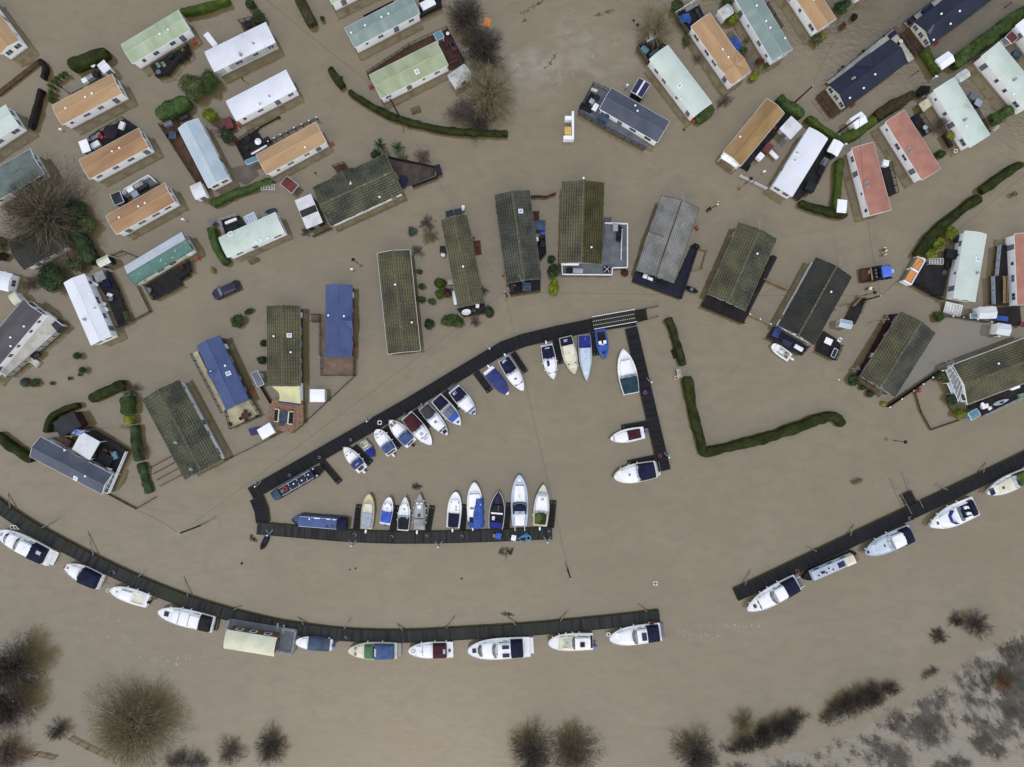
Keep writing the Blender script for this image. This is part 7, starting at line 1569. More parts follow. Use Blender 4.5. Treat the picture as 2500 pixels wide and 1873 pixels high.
for (top, l_) in (((833,190), "between the two clipped hedges"),((862,634), "in the open water below the mint caravan"),((1834,436), "rising from the white picket fence"),((2136,714), "beside the tractor"),((2211,1079.6), "alone in the flooded lawn right of the basin")):
 lamp_post("black lantern lamp post " + l_, top)
def marker(l_, px, py, h=1.0, m="plain_white"):
 t = at("marker_post", l_, "marker post", px, py, h); t.location.z = 0
 MB().box(-.08,.08,-.06,.06,-.4, h - .18).build("post", m, t); MB().box(-.2,.2,-.14,.14, h - .18, h).build("head", m, t)
marker("white service post beside the lamp post in the open water", 858,657); marker("white service post below the lowest orange-brown caravan", 445,535); marker("white service post at the corner of the solar roofed shed", 1532,207)
marker("white service post at the edge of the shrub ringed caravan", 146,315,.6); marker("white service post near the V of hedges", 2066,351,.9); marker("white service post below the tilted apex shed", 2440,821,1.2); marker("pale post standing in the water between the picket fence and white caravan", 1867,418,.8); marker("white service post beside the golden hedge stump", 2287,186,1.2)
for (px, py, h, l_) in ((590,190,1.2, "between the two white roofed caravans"),(2240,174,1.6, "right of the nearer navy lodge"),(2467,8,1.4, "at the top right corner"),(769,422,.9, "above the burgundy roofed shed"),(680,287,.8, "below the clean white roofed caravan")):
 t = at("timber_post", "dark timber post leaning in the water " + l_, "post", px, py, h); t.location.z = 0; MB().tube((0,0,-.5),(.15 * math.copysign(1, px - 1250),.05, h),.07,7,.06).build("shaft", "pole_wood", t); MB().box(.05,.25,-.08,.12, h, h + .05).build("cap", "black_metal", t)
# ================================================================ car, tractor, entrance wall, bins
def loft_sym(stations):
 return [[(x, y, z) for y, z in h] + [(x, -y, z) for y, z in reversed(h)] for x, h in stations]
t = at("parked_car", "dark navy estate car stranded in the flood water", "car", 550,707.5,.9,156); t.location.z = -.25
b = MB(); b.loft(loft_sym([(-2.35,[(.62,.35),(.7,.6),(.6,.82)]),(-2.15,[(.84,.3),(.9,.65),(.8,.98)]),(-1.2,[(.88,.28),(.93,.65),(.84,1.0)]),(.6,[(.88,.28),(.93,.65),(.84,.98)]),(1.1,[(.87,.28),(.92,.62),(.8,.93)]),(1.9,[(.84,.3),(.88,.58),(.72,.8)]),(2.25,[(.7,.34),(.74,.52),(.58,.68)]),(2.38,[(.5,.38),(.54,.5),(.4,.6)])])); b.build("body", "car_paint", t, True)
b = MB(); b.loft(loft_sym([(-2.0,[(.8,.96),(.74,1.02)]),(-1.75,[(.8,.97),(.62,1.42)]),(-.9,[(.82,.98),(.64,1.52)]),(.2,[(.82,.97),(.63,1.5)]),(.55,[(.82,.96),(.6,1.42)]),(1.2,[(.8,.92),(.74,.96)])])); b.build("glasshouse", "car_glass", t, True)
b = MB(); b.loft(loft_sym([(-1.82,[(.6,1.39),(.5,1.435)]),(-1.6,[(.63,1.455),(.5,1.49)]),(-.9,[(.65,1.52),(.5,1.56)]),(.2,[(.64,1.5),(.5,1.54)]),(.52,[(.6,1.43),(.5,1.46)])])); b.build("roof", "car_paint", t, True)
b = MB(); b.add([(.62,.56,1.44),(.62,-.56,1.44),(1.2,-.7,1.0),(1.2,.7,1.0)],[(0,1,2,3)]); b.build("windscreen", "car_screen", t)
for s in (-1,1):
 b = MB(); b.path([V((-1.6, s * .6,1.53)), V((.3, s * .6,1.57))],.025,5); b.build("roof_rail", "galvanised", t)
 b = MB(); b.box(.75,.9, s * .98 - .09, s * .98 + .09,.95,1.1); b.build("wing_mirror", "car_paint", t)
 b = MB(); b.loft([[(2.0, s * .62,.72),(2.2, s * .5,.66),(2.2, s * .5,.56),(2.0, s * .7,.6)],[(2.05, s * .76,.72),(2.22, s * .62,.66),(2.22, s * .64,.56),(2.05, s * .78,.6)]]); b.build("headlight", "boat_pale_glass", t)
 b = MB(); b.box(-2.3,-2.12, s * .7 - .12, s * .7 + .12,.7,.92); b.build("tail_light", "buoy_red", t)
 for x in (-1.45,1.4):
  w_ = MB(); w_.tube((x, s * .68,.32),(x, s * .93,.32),.33,18); wo_ = w_.build("wheel", "rubber", t); w_ = MB(); w_.tube((x, s * .9,.32),(x, s * .945,.32),.2,12); w_.build("rim", "galvanised", wo_)
t = at("tractor", "blue tractor carrying an empty rusty transport box, wading in the flood", "tractor", 2150,666,1.2,-8); t.location.z = -.1
def tv(c, n, m, **k): return c.build(n, m, t, **k)
c = MB(); c.loft([[(x, y, z) for y, z in ((w1,.85),(w1,1.45),(w1 * .8,1.58),(-w1 * .8,1.58),(-w1,1.45),(-w1,.85))] for x, w1 in ((1.25,.38),(1.95,.34),(2.1,.28))]); tv(c, "bonnet", "tractor_pale", smooth=True)
c = MB(); c.box(2.1,2.3,-.25,.25,.7,1.4); tv(c, "grille", "gelcoat_navy")
c = MB(); c.loft([[(x, y, z) for y, z in ((w1,2.3),(w1,2.42),(w1 * .7,2.5),(-w1 * .7,2.5),(-w1,2.42),(-w1,2.3))] for x, w1 in ((-.35,.82),(-.2,.92),(.9,.88),(1.12,.74))]); co = tv(c, "cab_roof", "tractor_blue", smooth=True)
c = MB(); c.loft([[(-.25,-.8,.9),(1.0,-.7,.9),(1.0,.7,.9),(-.25,.8,.9)],[(-.2,-.8,2.3),(.9,-.72,2.3),(.9,.72,2.3),(-.2,.8,2.3)]]); tv(c, "cab", "car_glass")
c = MB(); c.box(-.7,1.3,-.35,.35,.5,.9); tv(c, "chassis", "tractor_black")
for s in (-1,1):
 for x, r, w1, y in ((-.25,.8,.45,.95),(1.65,.48,.32,.95)):
  w_ = MB(); w_.tube((x, s * (y - w1 / 2), r),(x, s * (y + w1 / 2), r), r, 20); wo_ = tv(w_, "wheel", "rubber"); w_ = MB(); w_.tube((x, s * (y + w1 / 2 - .03), r),(x, s * (y + w1 / 2 + .02), r), r * .55,14); w_.build("rim", "galvanised", wo_)
 c = MB(); c.loft([[(-.9, s * .72,1.2),(-.9, s * 1.15,1.2),(-.9, s * 1.15,1.27),(-.9, s * .72,1.27)],[(-.25, s * .72,1.66),(-.25, s * 1.15,1.66),(-.25, s * 1.15,1.73),(-.25, s * .72,1.73)],[(.45, s * .72,1.3),(.45, s * 1.15,1.3),(.45, s * 1.15,1.37),(.45, s * .72,1.37)]]); tv(c, "mudguard", "tractor_black")
c = MB(); c.box(-1.1,-.4,-.9,.9,.6,1.25); tv(c, "rear_weight_frame", "tractor_black")
for y in (-.55,0,.5): c = MB(); c.lathe([(.16,1.25),(.18,1.45),(.1,1.5)],10,(-.75, y, 0)); tv(c, "work_lamp", "grey_plastic")
c = MB(); c.box(-2.9,-1.2,-1.1,1.1,.35,.42); [c.box(-2.9,-1.2, s * 1.1 - .03, s * 1.1 + .03,.42,.95) for s in (-1,1)]; c.box(-2.93,-2.87,-1.07,1.07,.42,.75); c.box(-1.23,-1.17,-1.07,1.07,.42,1.1); bo = tv(c, "transport_box", "rust_brown")
c = MB(); c.box(-1.45,-1.25,-1.0,1.0,1.0,1.12); c.build("headboard", "wood_tan", bo)
crate("pink crate riding in the transport box of the tractor", 2124,664,.35,.28,.28,.5,-8, "gelcoat_cream", "red_plastic")
t = at("entrance_wall", "white entrance sign wall with two short arms, standing in the flood", "sign wall", 1391,306,1.5); t.location.z = 0
a = t.location
def lw(px0, py0, px1, py1, z0, z1, mm, nm):
 p0, p1 = P(px0, py0, z1) - a, P(px1, py1, z1) - a; m = MB(); m.box(min(p0.x, p1.x), max(p0.x, p1.x), min(p0.y, p1.y), max(p0.y, p1.y), z0, z1); return m.build(nm, mm, t)
lw(1396.5,271.5,1401.5,340,-.5,1.5, "plain_white", "wall"); lw(1379.5,283,1396.4,292,-.5,1.45, "plain_white", "arm"); lw(1376,331,1396.4,340,-.5,1.45, "plain_white", "arm")
lw(1379,310,1395,329,-.3,1.4, "yellow_panel", "kiosk_box"); lw(1378,328,1395,330,-.3,1.2, "black_wall", "plinth")
t = at("bin_store", "white stepped bin store with two orange lids beside the mouldy mint caravan", "bin store", 2233,660,1.2,-60); t.location.z = 0
MB().box(-2.3,2.3,-.75,-.6,-.4,1.25).build("back_wall", "plain_white", t)
for x in (-2.3,0,2.3): MB().box(x - .12, x + .12,-.597,.75,-.4,1.3).build("side_wall", "plain_white", t)
for x in (-1.15,1.15):
 MB().box(x - .98, x + .98,-.55,.6,-.2,1.0).build("bin", "green_plastic", t); MB().box(x - .93, x + .93,-.5,.56,1.0,1.08).build("lid", "orange_panel", t)
t = at("floating_board", "bright orange board drifting beside the bare grey thicket tree", "board", 1189,55,.05,15); MB().box(-.55,.55,-.75,.75,-.05,.05).build("sheet", "orange_panel", t); m = MB(); [m.box(-.55,.55, y - .04, y + .04,.05,.075) for y in (-.7,0,.7)]; m.build("battens", "orange_panel", t)
t = at("tarpaulin", "blue tarpaulin tied over a pond between the hipped orange and blue-green caravans", "tarpaulin", 1798,108,.3,56); t.location.z = 0
m = MB(); g_ = []
for i in range(9):
 g_.append([(-1.2 + 2.4 * i / 8,-.75 + 1.5 * j / 6,.3 + .14 * mnoise.noise(V((i * .7, j * .7,2)))) for j in range(7)])
m.loft(g_, cap=False, closed=False); m.build("sheet", "blue_tarp", t, True); m = MB(); m.box(-1.15,1.15,-.7,.7,-.2,.12); m.build("frame", "fence_dark", t)
t = at("tarpaulin", "blue tarpaulin heaped on the dark boarded deck at the top right", "tarpaulin", 1671,47,.5,-20); m = MB(); g_ = [[(-.9 + 1.8 * i / 8,-.65 + 1.3 * j / 6,.35 + .3 * mnoise.noise(V((i * .8, j * .8,5)))) for j in range(7)] for i in range(9)]; m.loft(g_, cap=False, closed=False); m.build("sheet", "blue_tarp", t, True); MB().box(-.8,.8,-.55,.55,0,.12).build("load", "dark_plastic", t)
# flag on its pole
t = thing("flagpole", "leaning flagpole with a blue and white flag over the slate lodge deck", "flag", P(240,1047,0)); q = P(172,1056,7.2) - P(240,1047,0)
MB().tube((0,0,-.3), q, .05,8,.03).build("pole", "wood_tan", t); m = MB(); m.loft([[(q.x + f * 1.7, q.y - .35 + .12 * math.sin(f * 7), q.z - .1 - f * .2),(q.x + f * 1.65, q.y + .3 + .12 * math.sin(f * 7 + .4), q.z - .9 - f * .2)] for f in np.linspace(0,1,8)], cap=False, closed=False); m.build("flag", "flag_blue", t, True)
# shade sail, pergola, conservatories
t = thing("shade_sail", "cream shade sail stretched over the head of the brick terrace", "shade sail", P(704,962,0)); a = t.location
co = [P(664,943.6,2.5) - a, P(731,943.6,2.5) - a, P(734,986,2.2) - a, P(681,979,2.2) - a]; m = MB(); g_ = []
for i in range(9):
 u = i / 8.; g_.append([tuple(co[0].lerp(co[3], u).lerp(co[1].lerp(co[2], u),.0 + v * 1.0) + V(((.55 * math.sin(math.pi * u)) * (1 - v),0,-.35 * math.sin(math.pi * u) * math.sin(math.pi * v)))) for v in np.linspace(0,1,8)])
m.loft(g_, cap=False, closed=False); m.build("sail", "sail_cream", t, True); m = MB(); [m.tube((c.x, c.y, -.2),(c.x, c.y, c.z),.04,6) for c in co[2:]]; m.build("posts", "black_metal", t)
t = thing("pergola", "white flat roofed pergola over the slate lodge deck", "pergola", P(210,1088,0)); a = t.location; co = [P(199,1054,2.6) - a, P(244,1079,2.6) - a, P(218.5,1123.5,2.6) - a, P(176,1097,2.6) - a]
MB().prism([(c.x, c.y) for c in co],2.52,2.6).build("canopy", "corrugated_white", t); m = MB(); [m.tube((c.x * .96, c.y * .96,.3),(c.x * .96, c.y * .96,2.52),.05,6) for c in co]; m.build("posts", "trim_white", t); m = MB(); [m.beam((co[i] * .99).to_tuple(),(co[(i + 1) % 4] * .99).to_tuple(),.06,.14) for i in range(4)]; m.build("frame", "trim_white", t)
def leanto(l_, pts, z0, z1, fm, gm, n=4, name="conservatory"):
 """Sloping glazed roof: pts 0-1 upper edge, 3-2 lower edge."""
 c = sum((P(x, y, (z0 + z1) / 2) for x, y in pts), V()) / 4; c.z = 0; t = thing(name, l_, name, c); q = [P(x, y, z1 if i < 2 else z0) - c for i, (x, y) in enumerate(pts)]
 m = MB(); m.add(q + [v - V((0,0,.04)) for v in q],[(0,1,2,3),(7,6,5,4),(0,3,7,4),(1,5,6,2),(2,6,7,3),(0,4,5,1)]); m.build("glazing", gm, t)
 m = MB()
 for i in range(n + 1): m.tube(q[0].lerp(q[1], i / n) + V((0,0,.02)), q[3].lerp(q[2], i / n) + V((0,0,.02)),.045,5)
 m.tube(q[0], q[1],.05,5); m.tube(q[3], q[2],.05,5); m.build("glazing_bars", fm, t); m = MB(); [m.tube((v.x, v.y, -.3), v, .05,6) for v in q[2:]]; m.build("posts", fm, t); return t
leanto("white framed conservatory lean-to behind the mint caravan with the curved hedge", [(604,547),(628,536),(619,518),(595,530)],1.7,2.2, "trim_white", "boat_pale_glass")
leanto("white barred glazed lean-to on the gable of the right edge lodge", [(2352,940),(2322,897),(2309,904),(2340,980)],1.5,2.3, "trim_white", "boat_glass", 6)
leanto("white framed lower pergola bay beside the barred glazing, right edge lodge", [(2350,982),(2335,930),(2312,936),(2324,962)],1.1,1.5, "trim_white", "boat_pale_glass", 3)
leanto("dark glazed porch roof at the head of the narrow mossy lodge", [(1089,533),(1130,524),(1126,507),(1087,516)],1.9,2.1, "trim_mossy", "boat_dark_glass", 2, "porch")
leanto("white bay window roof at the lower end of the ochre caravan", [(1768,374),(1808,398),(1797,408),(1760,386)],1.6,2.2, "trim_white", "gelcoat_white", 3, "bay_window")
leanto("cream awning panel at the left edge above the small touring caravan", [(-8,668),(14,662),(27,690),(2,706)],1.4,1.9, "trim_white", "plain_white", 2, "awning")
leanto("weathered white timber ramp with broken slats below the mouldy mint caravan", [(2310,737),(2350,746),(2343,774),(2303,762)],.3,.9, "plain_white", "translucent_white", 6, "ramp")
leanto("green slatted steps by the yellow-green shrub of the right edge lodge", [(2352,984),(2358,1000),(2325,1002),(2318,990)],.4,.9, "wood_mossy", "wood_mossy", 6, "garden_steps")
leanto("yellowed boarding panel lying on the curved pontoon at the left edge", [(25,1283),(38,1283),(46,1292),(26,1291)],.6,.8, "plain_white", "moss_fabric", 2, "boarding_ramp")
for k, (px, py, l_) in enumerate(((2090,901, "at the left corner of the burgundy lodge"),(2320,885, "at the corner of the right edge lodge"),(2162,780, "at the upper corner of the burgundy lodge"))):
 t = at("bow_tie_aerial", "bow-tie wire aerial " + l_, "aerial", px, py, 2.6,-30); t.location.z = 0; m = MB(); z = 2.6; m.path([V((-.5,-.35, z)), V((.5,.35, z)), V((.5,-.35, z)), V((-.5,.35, z)), V((-.5,-.35, z))],.025,5); m.build("loop", "galvanised", t); MB().tube((0,0,0),(0,0, z),.03,6).build("mast", "black_metal", t)
t = thing("aerial", "tall television aerial mast beside the white bow-roofed shed", "aerial", P(1133,134,0)); q = P(1135.5,120,5.0) - t.location; MB().tube((0,0,-.3), q, .03,6).build("mast", "galvanised", t); m = MB(); m.tube(q - V((.5,.1,.1)), q + V((.5,.1,-.1)),.02); [m.tube(q + V((x, .2,-.1)), q + V((x, -.2,-.1)),.014) for x in (-.4,-.2,0,.2,.4)]; m.build("yagi", "galvanised", t)
t = thing("aerial", "white television aerial in the water below the mint caravan with reddish shrubs", "aerial", P(2425,312,0)); q = P(2433,313,3.0) - t.location; MB().tube((0,0,-.3), q, .03,6).build("mast", "galvanised", t); m = MB(); m.tube(q - V((.4,.4,0)), q + V((.4,.4,0)),.02); [m.tube(q + V((x - .2, x + .2,0)), q + V((x + .2, x - .2,0)),.014) for x in (-.3,-.1,.1,.3)]; m.build("yagi", "plain_white", t)
# ================================================================ people
person("person in a hi-vis yellow jacket wading alone, right of the dark clad person", 1756,495,200, armf=(.9,.7))
person("person in dark clothing bending forward in the water beside the hi-vis wader", 1732,509,-20, "dark_cloth", bend=.9, armf=(.8,.4))
person("person in a hi-vis jacket wading above the tractor, upper of the two", 2168,606,160, armf=(.7,.9), bend=.25)
person("person in a hi-vis jacket and dark trousers above the tractor, lower of the two", 2168,618.5,200, armf=(.8,.8), bend=.2, stride=.22)
person("person in a hi-vis jacket leaning down just below the tractor", 2125.5,702,20, armf=(.6,.3), bend=.75)
# ================================================================ gas bottles
gs = [(472,102, "at the right end of the pale green caravan"),(905,209, "at the left end of the sage green caravan"),(808,350, "by the orange caravan with the capped fence"),(481,628, "at the right end of the teal caravan"),(18,698, "at the small touring caravan"),(1693,292, "by the mint caravan with the white round table"),(2084,252, "under the nearer navy lodge"),(2290,100, "by the navy lodge at the top edge"),(869,847, "beside the straight blue lodge"),(613.5,952, "beside the slanted blue lodge"),(1153,580, "beside the narrow mossy lodge"),(1230.6,673, "left of the dark grey mossy lodge"),(1703,556, "beside the tiled grey lodge"),(2038,753, "beside the charcoal lodge"),(583,303, "by the clean white roofed caravan"),(1891,309, "beside the ochre caravan"),(2247,953, "at the ball-lamp fence")]
for px, py, l_ in gs:
 a = P(px, py, .7); d = V((a.y, -a.x, 0)).normalized() * .21
 for s in (-1,1):
  t = gas("orange gas bottle of the pair " + l_, px, py, .15, group="gas bottles " + l_); t.location = V((a.x, a.y, .05)) + d * s
# ================================================================ deck furniture
chair("green plastic chair on the deck of the pale green caravan, left", 391,164,.5,60, "green_plastic"); chair("green plastic chair on the deck of the pale green caravan, right", 404,162,.5,60, "green_plastic"); crate("dark box with clutter on the deck of the pale green caravan", 418,140,.5,.5,.3,.5,-30, "dark_plastic"); pot("yellow flowering pot on the deck of the pale green caravan", 450,126,.5,.3, "dark_plastic", "leaf_gold"); table("dark low table on the deck corner of the pale green caravan", 390,179,.5,.4, "grey_plastic", .5)
table("round white table behind the shrub ringed orange caravan", 233,164,.3,.38, "plain_white"); crate("white crate behind the shrub ringed orange caravan", 212,200,.3,.4,.35,.7,-30, "plain_white"); crate("grey covered barbecue box behind the shrub ringed orange caravan", 226,193,.3,.5,.3,.9,-30, "grey_fabric"); crate("round black lidded box behind the shrub ringed orange caravan", 240,184,.3,.4,.4,.8,10, "dark_plastic")
fence("low trellis panels by the shrub ringed orange caravan", [(176,226),(186,222),(200,214)],.9, "fence_dark", "rail")
chair("red chair, left of the pair on the cluttered dark deck", 251,337,.5,30, "red_plastic"); chair("red chair, right of the pair on the cluttered dark deck", 262,335,.5,200, "red_plastic"); sofa("grey sofa on the cluttered dark deck", 236,334,.5,.9,-30, "grey_plastic", "grey_fabric"); crate("white lounger box on the cluttered dark deck", 300,309,.5,.35,.6,.45,20, "plain_white"); crate("white chest at the roof edge of the cluttered dark deck", 236,356,.5,.75,.4,.6,-30, "plain_white")
def parasol(l_, px, py, z, r, m, cross=None, h=2.2, opened=True):
 t = at("parasol", l_, "parasol", px, py, z + h); t.location.z = z; MB().tube((0,0,0),(0,0, h),.03,6).build("pole", "black_metal", t); MB().lathe([(.3,0),(.28,.08),(.05,.1)],10).build("base", "dark_plastic", t)
 MB().lathe([(r, h - .35),(r * .97, h - .3),(.05, h + .05)],10).build("canopy", m, t)
 if cross: m_ = MB(); [m_.path([V((math.cos(a) * r * .95, math.sin(a) * r * .95, h - .27)), V((0,0, h + .07)), V((-math.cos(a) * r * .95,-math.sin(a) * r * .95, h - .27))],.03,5) for a in (.8,2.37)]; m_.build("ribs", cross, t)
parasol("black parasol on the cluttered dark deck", 266,320,.5,1.15, "black_fabric"); parasol("dark parasol with a white cross on the grey railed deck", 1482,657,.6,.6, "black_fabric", "plain_white", .9)
sofa("dark sofa on the narrow white railed deck", 352,460,.5,.9,150, "black_fabric"); crate("grey table box on the narrow white railed deck", 342,452,.5,.7,.45,.7,-30, "grey_fabric"); crate("white locker on the narrow white railed deck", 322,464,.5,.5,.4,.6,-30, "plain_white"); crate("blue-grey covered seat on the narrow white railed deck", 333,476,.5,.5,.4,.5,-30, "silver_fabric")
table("round grey table on the deck of the teal caravan", 368,710,.55,.45, "grey_plastic"); pot("upper pot on the deck of the teal caravan", 374,722,.55,.18, "terracotta_pot"); pot("lower pot on the deck of the teal caravan", 380,719,.55,.18, "grey_plastic"); pot("purple flowering tub by the steps of the teal caravan", 447,655,.55,.35, "plum_plastic", "leaf_russet")
crate("round grey covered hot tub on the white caravan's black deck", 249,676,.5,.8,.75,.7,-20, "grey_fabric"); crate("dark blue chest on the white caravan's black deck", 266,692,.5,.5,.65,.7,-20, "navy_fabric"); table("round grey table on the white caravan's black deck", 276,731,.5,.38, "grey_plastic"); chair("white chair below the hot tub on the white caravan's black deck", 274,722,.5,20); chair("white chair against the wall on the white caravan's black deck", 258,744,.5,100); chair("white chair lower down the wall on the white caravan's black deck", 264,757,.5,60); crate("green planter trough at the end of the white caravan's black deck", 312,775,.5,.25,.9,.45,-20, "wood_mossy", "leaf_laurel"); crate("white tray by the door on the white caravan's black deck", 235,694,.5,.4,.2,.25,30, "plain_white")
crate("dark grey cushion box on the cream deck of the grey roofed chalet", 148,797,.6,.7,.9,.6,-40, "dark_grey_fabric"); sofa("black bench by the steps of the grey roofed chalet", 92,868,.6,.6,-40)
sofa("black covered sofa set on the slate lodge deck", 252,1126,.55,1.3,20, "black_fabric", "black_fabric"); crate("black covered table on the slate lodge deck", 262,1121,.55,1.1,.9,.7,25, "black_fabric"); chair("brown wicker chair on the slate lodge deck, left", 262,1100,.55,40, "rust_brown"); chair("brown wicker chair on the slate lodge deck, right", 275,1104,.55,140, "rust_brown"); crate("teal storage box on the slate lodge deck", 284,1111,.55,.35,.6,.6,-20, "teal_plastic"); crate("brown garden cabinet left of the white pergola", 171,1078,.55,.6,.55,1.0,30, "rust_brown"); crate("grey plastic tray by the gable glazing of the slate lodge", 268,1147,.55,.4,.3,.3,20, "plain_white")
leanto("white framed gable glazing at the right end of the slate lodge", [(276,1157),(252,1201),(262,1205),(284,1160)],1.2,2.2, "trim_white", "boat_glass", 4)
crate("grey barbecue on the deck of the pale blue caravan", 416,306,.45,.65,.3,.9,-20, "grey_plastic"); table("square blue-grey table on the deck of the pale blue caravan", 426,334,.45, sq=(.6,.6), m="slate_fabric"); chair("black chair at the square blue-grey table, left", 417,336,.45,0, "dark_plastic"); chair("black chair at the square blue-grey table, right", 435,328,.45,180, "dark_plastic"); sofa("dark bench against the upper fence of the pale blue caravan deck", 451,288,.45,.8,-25); crate("rust red hutch beside the spiky bare shrub", 563,305,.2,.6,.9,.9,-20, "rust_brown", "roof_burgundy", "hutch", "hutch")
parasol("folded white parasol lying open on the black deck left of the capped fence", 628,344,.5,.55, "plain_white", None, 1.3); pot("red flowering pot in the black deck corner", 582,349,.5,.25, "red_plastic", "leaf_russet"); table("dark table on the black deck left of the capped fence", 608,342,.5,.5, "dark_plastic"); crate("long white trough at the roof edge of the black deck", 634,367,.5,1.4,.12,.3,-30, "plain_white"); pot("dark potted shrub on the black deck left of the capped fence", 604,364,.5,.4, "dark_plastic"); crate("black locker at the end of the capped fence", 652,345,.5,.6,.3,.7,-30, "dark_plastic")
crate("black mat box on the mint caravan's framed side deck", 570,556,.5,.8,.4,.3,-25, "dark_plastic"); crate("white long locker on the mint caravan's framed side deck", 566,541,.5,.95,.18,.5,-22, "plain_white"); crate("grey water butt box right of the curved hedge top", 520,545,.2,.45,.4,.9,30, "grey_plastic")
crate("black wheeled bin box at the point of the board fence", 1071,418,.2,.45,.7,1.1,-15, "dark_plastic"); crate("dark bench box in the board fenced yard", 984,445,.1,.6,.8,.7,20, "narrow_navy")
crate("tan dog crate on the grimy caravan's landing", 606,62,.5,.5,.4,.3,-30, "dark_plastic")
chair("blue seat on the sage caravan deck", 1107,113,.5,20, "slate_fabric"); sofa("purple bench on the sage caravan deck", 1107,116,.5,.8,60, "plum_plastic", "plum_plastic"); sofa("pinkish bench at the lower end of the sage caravan deck", 1106,151,.5,.8,-25, "plum_plastic", "rust_brown"); table("small white table on the sage caravan deck", 1094,87,.5,.28, "plain_white")
crate("white capped locker boat-box on the deck of the blue-green caravan", 1046,17,.3,1.15,.65,1.0,-28, "grey_plastic", "plain_white")
D("dark deck right of the blue-green caravan near the top", [(1022,0),(1075,-22),(1078,18),(1026,44)],.4, "deck_dark", [1,2], style="rail")
table("round brown table on the cream deck of the slanted blue lodge", 602,1014,.5,.62, "rust_brown")
for i, (dx, dy, r_) in enumerate(((-9,6,-30),(0,-10,90),(9,-2,170),(2,10,-90))): chair("dark chair drawn up to the round brown table", 602 + dx, 1014 + dy, .5, r_, "rust_brown", "chairs at the round brown table")
pot("potted shrub at the left corner of the cream deck", 565,1036,.5,.28, "dark_plastic"); pot("potted shrub at the right corner of the cream deck", 629,1017,.5,.25, "dark_plastic")
table("round grey fire table on the brick terrace", 695,1017,.8,.78, "slate_fabric", .5); sofa("cushioned sofa left of the fire table on the brick terrace", 678,1014,.8,1.0,95, "gelcoat_cream", "black_fabric"); sofa("cushioned sofa right of the fire table on the brick terrace", 712,1020,.8,1.0,275, "gelcoat_cream", "black_fabric"); crate("twin panelled white cooler box below the fire table", 691,1035,.8,.5,.3,.4,5, "plain_white", "slate_fabric"); crate("navy covered bench under the shade sail edge", 708,982,.8,1.6,.2,.5,8, "royal_fabric"); crate("white upright panel at the right of the shade sail", 737,960,.5,.2,1.6,1.6,0, "plain_white")
t = at("solar_panel", "dark solar panel leaning beside the white box shed at the terrace corner", "solar panel", 620,1053,.9,-15); t.location.z = 0; m = MB(); m.loft([[(x, -.6,.5),(x, .6,1.1),(x, .6,1.16),(x, -.6,.56)] for x in (-.75,.75)]); m.build("panel", "solar_cell", t); m = MB(); [m.tube((x, y, -.3),(x, y, .5 + (y + .5) * .5),.03,6) for x in (-.6,.6) for y in (-.45,.45)]; m.build("legs", "galvanised", t)
crate("white upturned bath beside the grey lean-to shed", 641,924,.1,.3,.75,.6,-15, "gelcoat_white")
t = at("bathtub", "white bathtub standing on the porch of the narrow mossy lodge", "bathtub", 1139,763,.55,-8); m = MB(); rr = [[(sx * math.cos(a), sy * math.sin(a), z) for a in [2 * math.pi * i / 20 for i in range(20)]] for sx, sy, z in ((.55,.3,.0),(.68,.42,.45),(.75,.48,.5),(.62,.37,.48),(.5,.28,.15))]; m.loft(rr); m.build("tub", "gelcoat_white", t, True); MB().tube((.6,0,.5),(.6,0,.7),.03,6).build("tap", "galvanised", t)
crate("green crate on the porch with the bathtub", 1158,759,.5,.25,.22,.35,20, "leaf_laurel"); chair("white chair on the porch with the bathtub", 1166,749,.5,100); table("small table under the porch with the bathtub", 1176,756,.5,.3, "dark_plastic"); crate("white water tank at the head of the narrow mossy lodge", 1131,510,.3,.2,.35,.8,10, "plain_white"); crate("black log store left of the narrow mossy lodge", 1083,612,.2,.5,.55,.9,0, "dark_plastic"); chair("white garden chair at the black log store", 1083,624,.3,30); crate("grey wheelbarrow box left of the narrow mossy lodge", 1100,690,.2,.35,.4,.5,10, "galvanised"); table("blue-grey round butt by the narrow mossy lodge", 1102,709,.2,.33, "slate_fabric", .8); crate("white ladder frame against the narrow mossy lodge", 1110,728,.2,.2,1.1,.5,-10, "plain_white")
table("square grey table on the railed black porch", 1286,702,.5, sq=(.7,.7), m="slate_fabric"); sofa("dark bench on the railed black porch", 1251,705,.5,.8,100); table("round stool on the railed black porch", 1257,698,.5,.22, "grey_plastic", .45)
crate("blue-grey chest shed right of the dark grey mossy lodge", 1317,554,.2,.9,.75,1.3,0, "slate_fabric"); crate("blue sack box below the blue-grey chest", 1325,571,.4,.35,.25,.5,10, "blue_plastic"); crate("white box on the black triangular deck", 1311,585,.5,.2,.3,.5,0, "plain_white"); pot("orange flowering pot on the black triangular deck", 1322,580,.5,.25, "gas_orange", "leaf_russet"); crate("dark shelf of pots on the black triangular deck", 1325,597,.5,.35,.5,.6,10, "dark_plastic")
sofa("dark L sofa on the grey railed deck", 1510,572,.6,1.1,95, "black_fabric", "black_fabric"); table("pale grey table on the grey railed deck", 1501,557,.6, sq=(.4,.65), m="galvanised"); pot("pot of greenery by the sofa on the grey railed deck", 1511,588,.6,.28, "dark_plastic"); crate("white sun lounger under a cover on the grey railed deck", 1409,662,.6,.9,.35,.4,3, "silver_fabric"); crate("dark sofa box left of the covered lounger", 1390,661,.6,.5,.4,.5,0, "black_fabric"); crate("white wall cabinet under the brown mossy lodge eave", 1391,646,.6,1.4,.2,.7,0, "plain_white")
FN("inner white handrail on the grey railed deck", [(1519,560),(1517,633)],1.5, "trim_white", "rail", z0=.6)
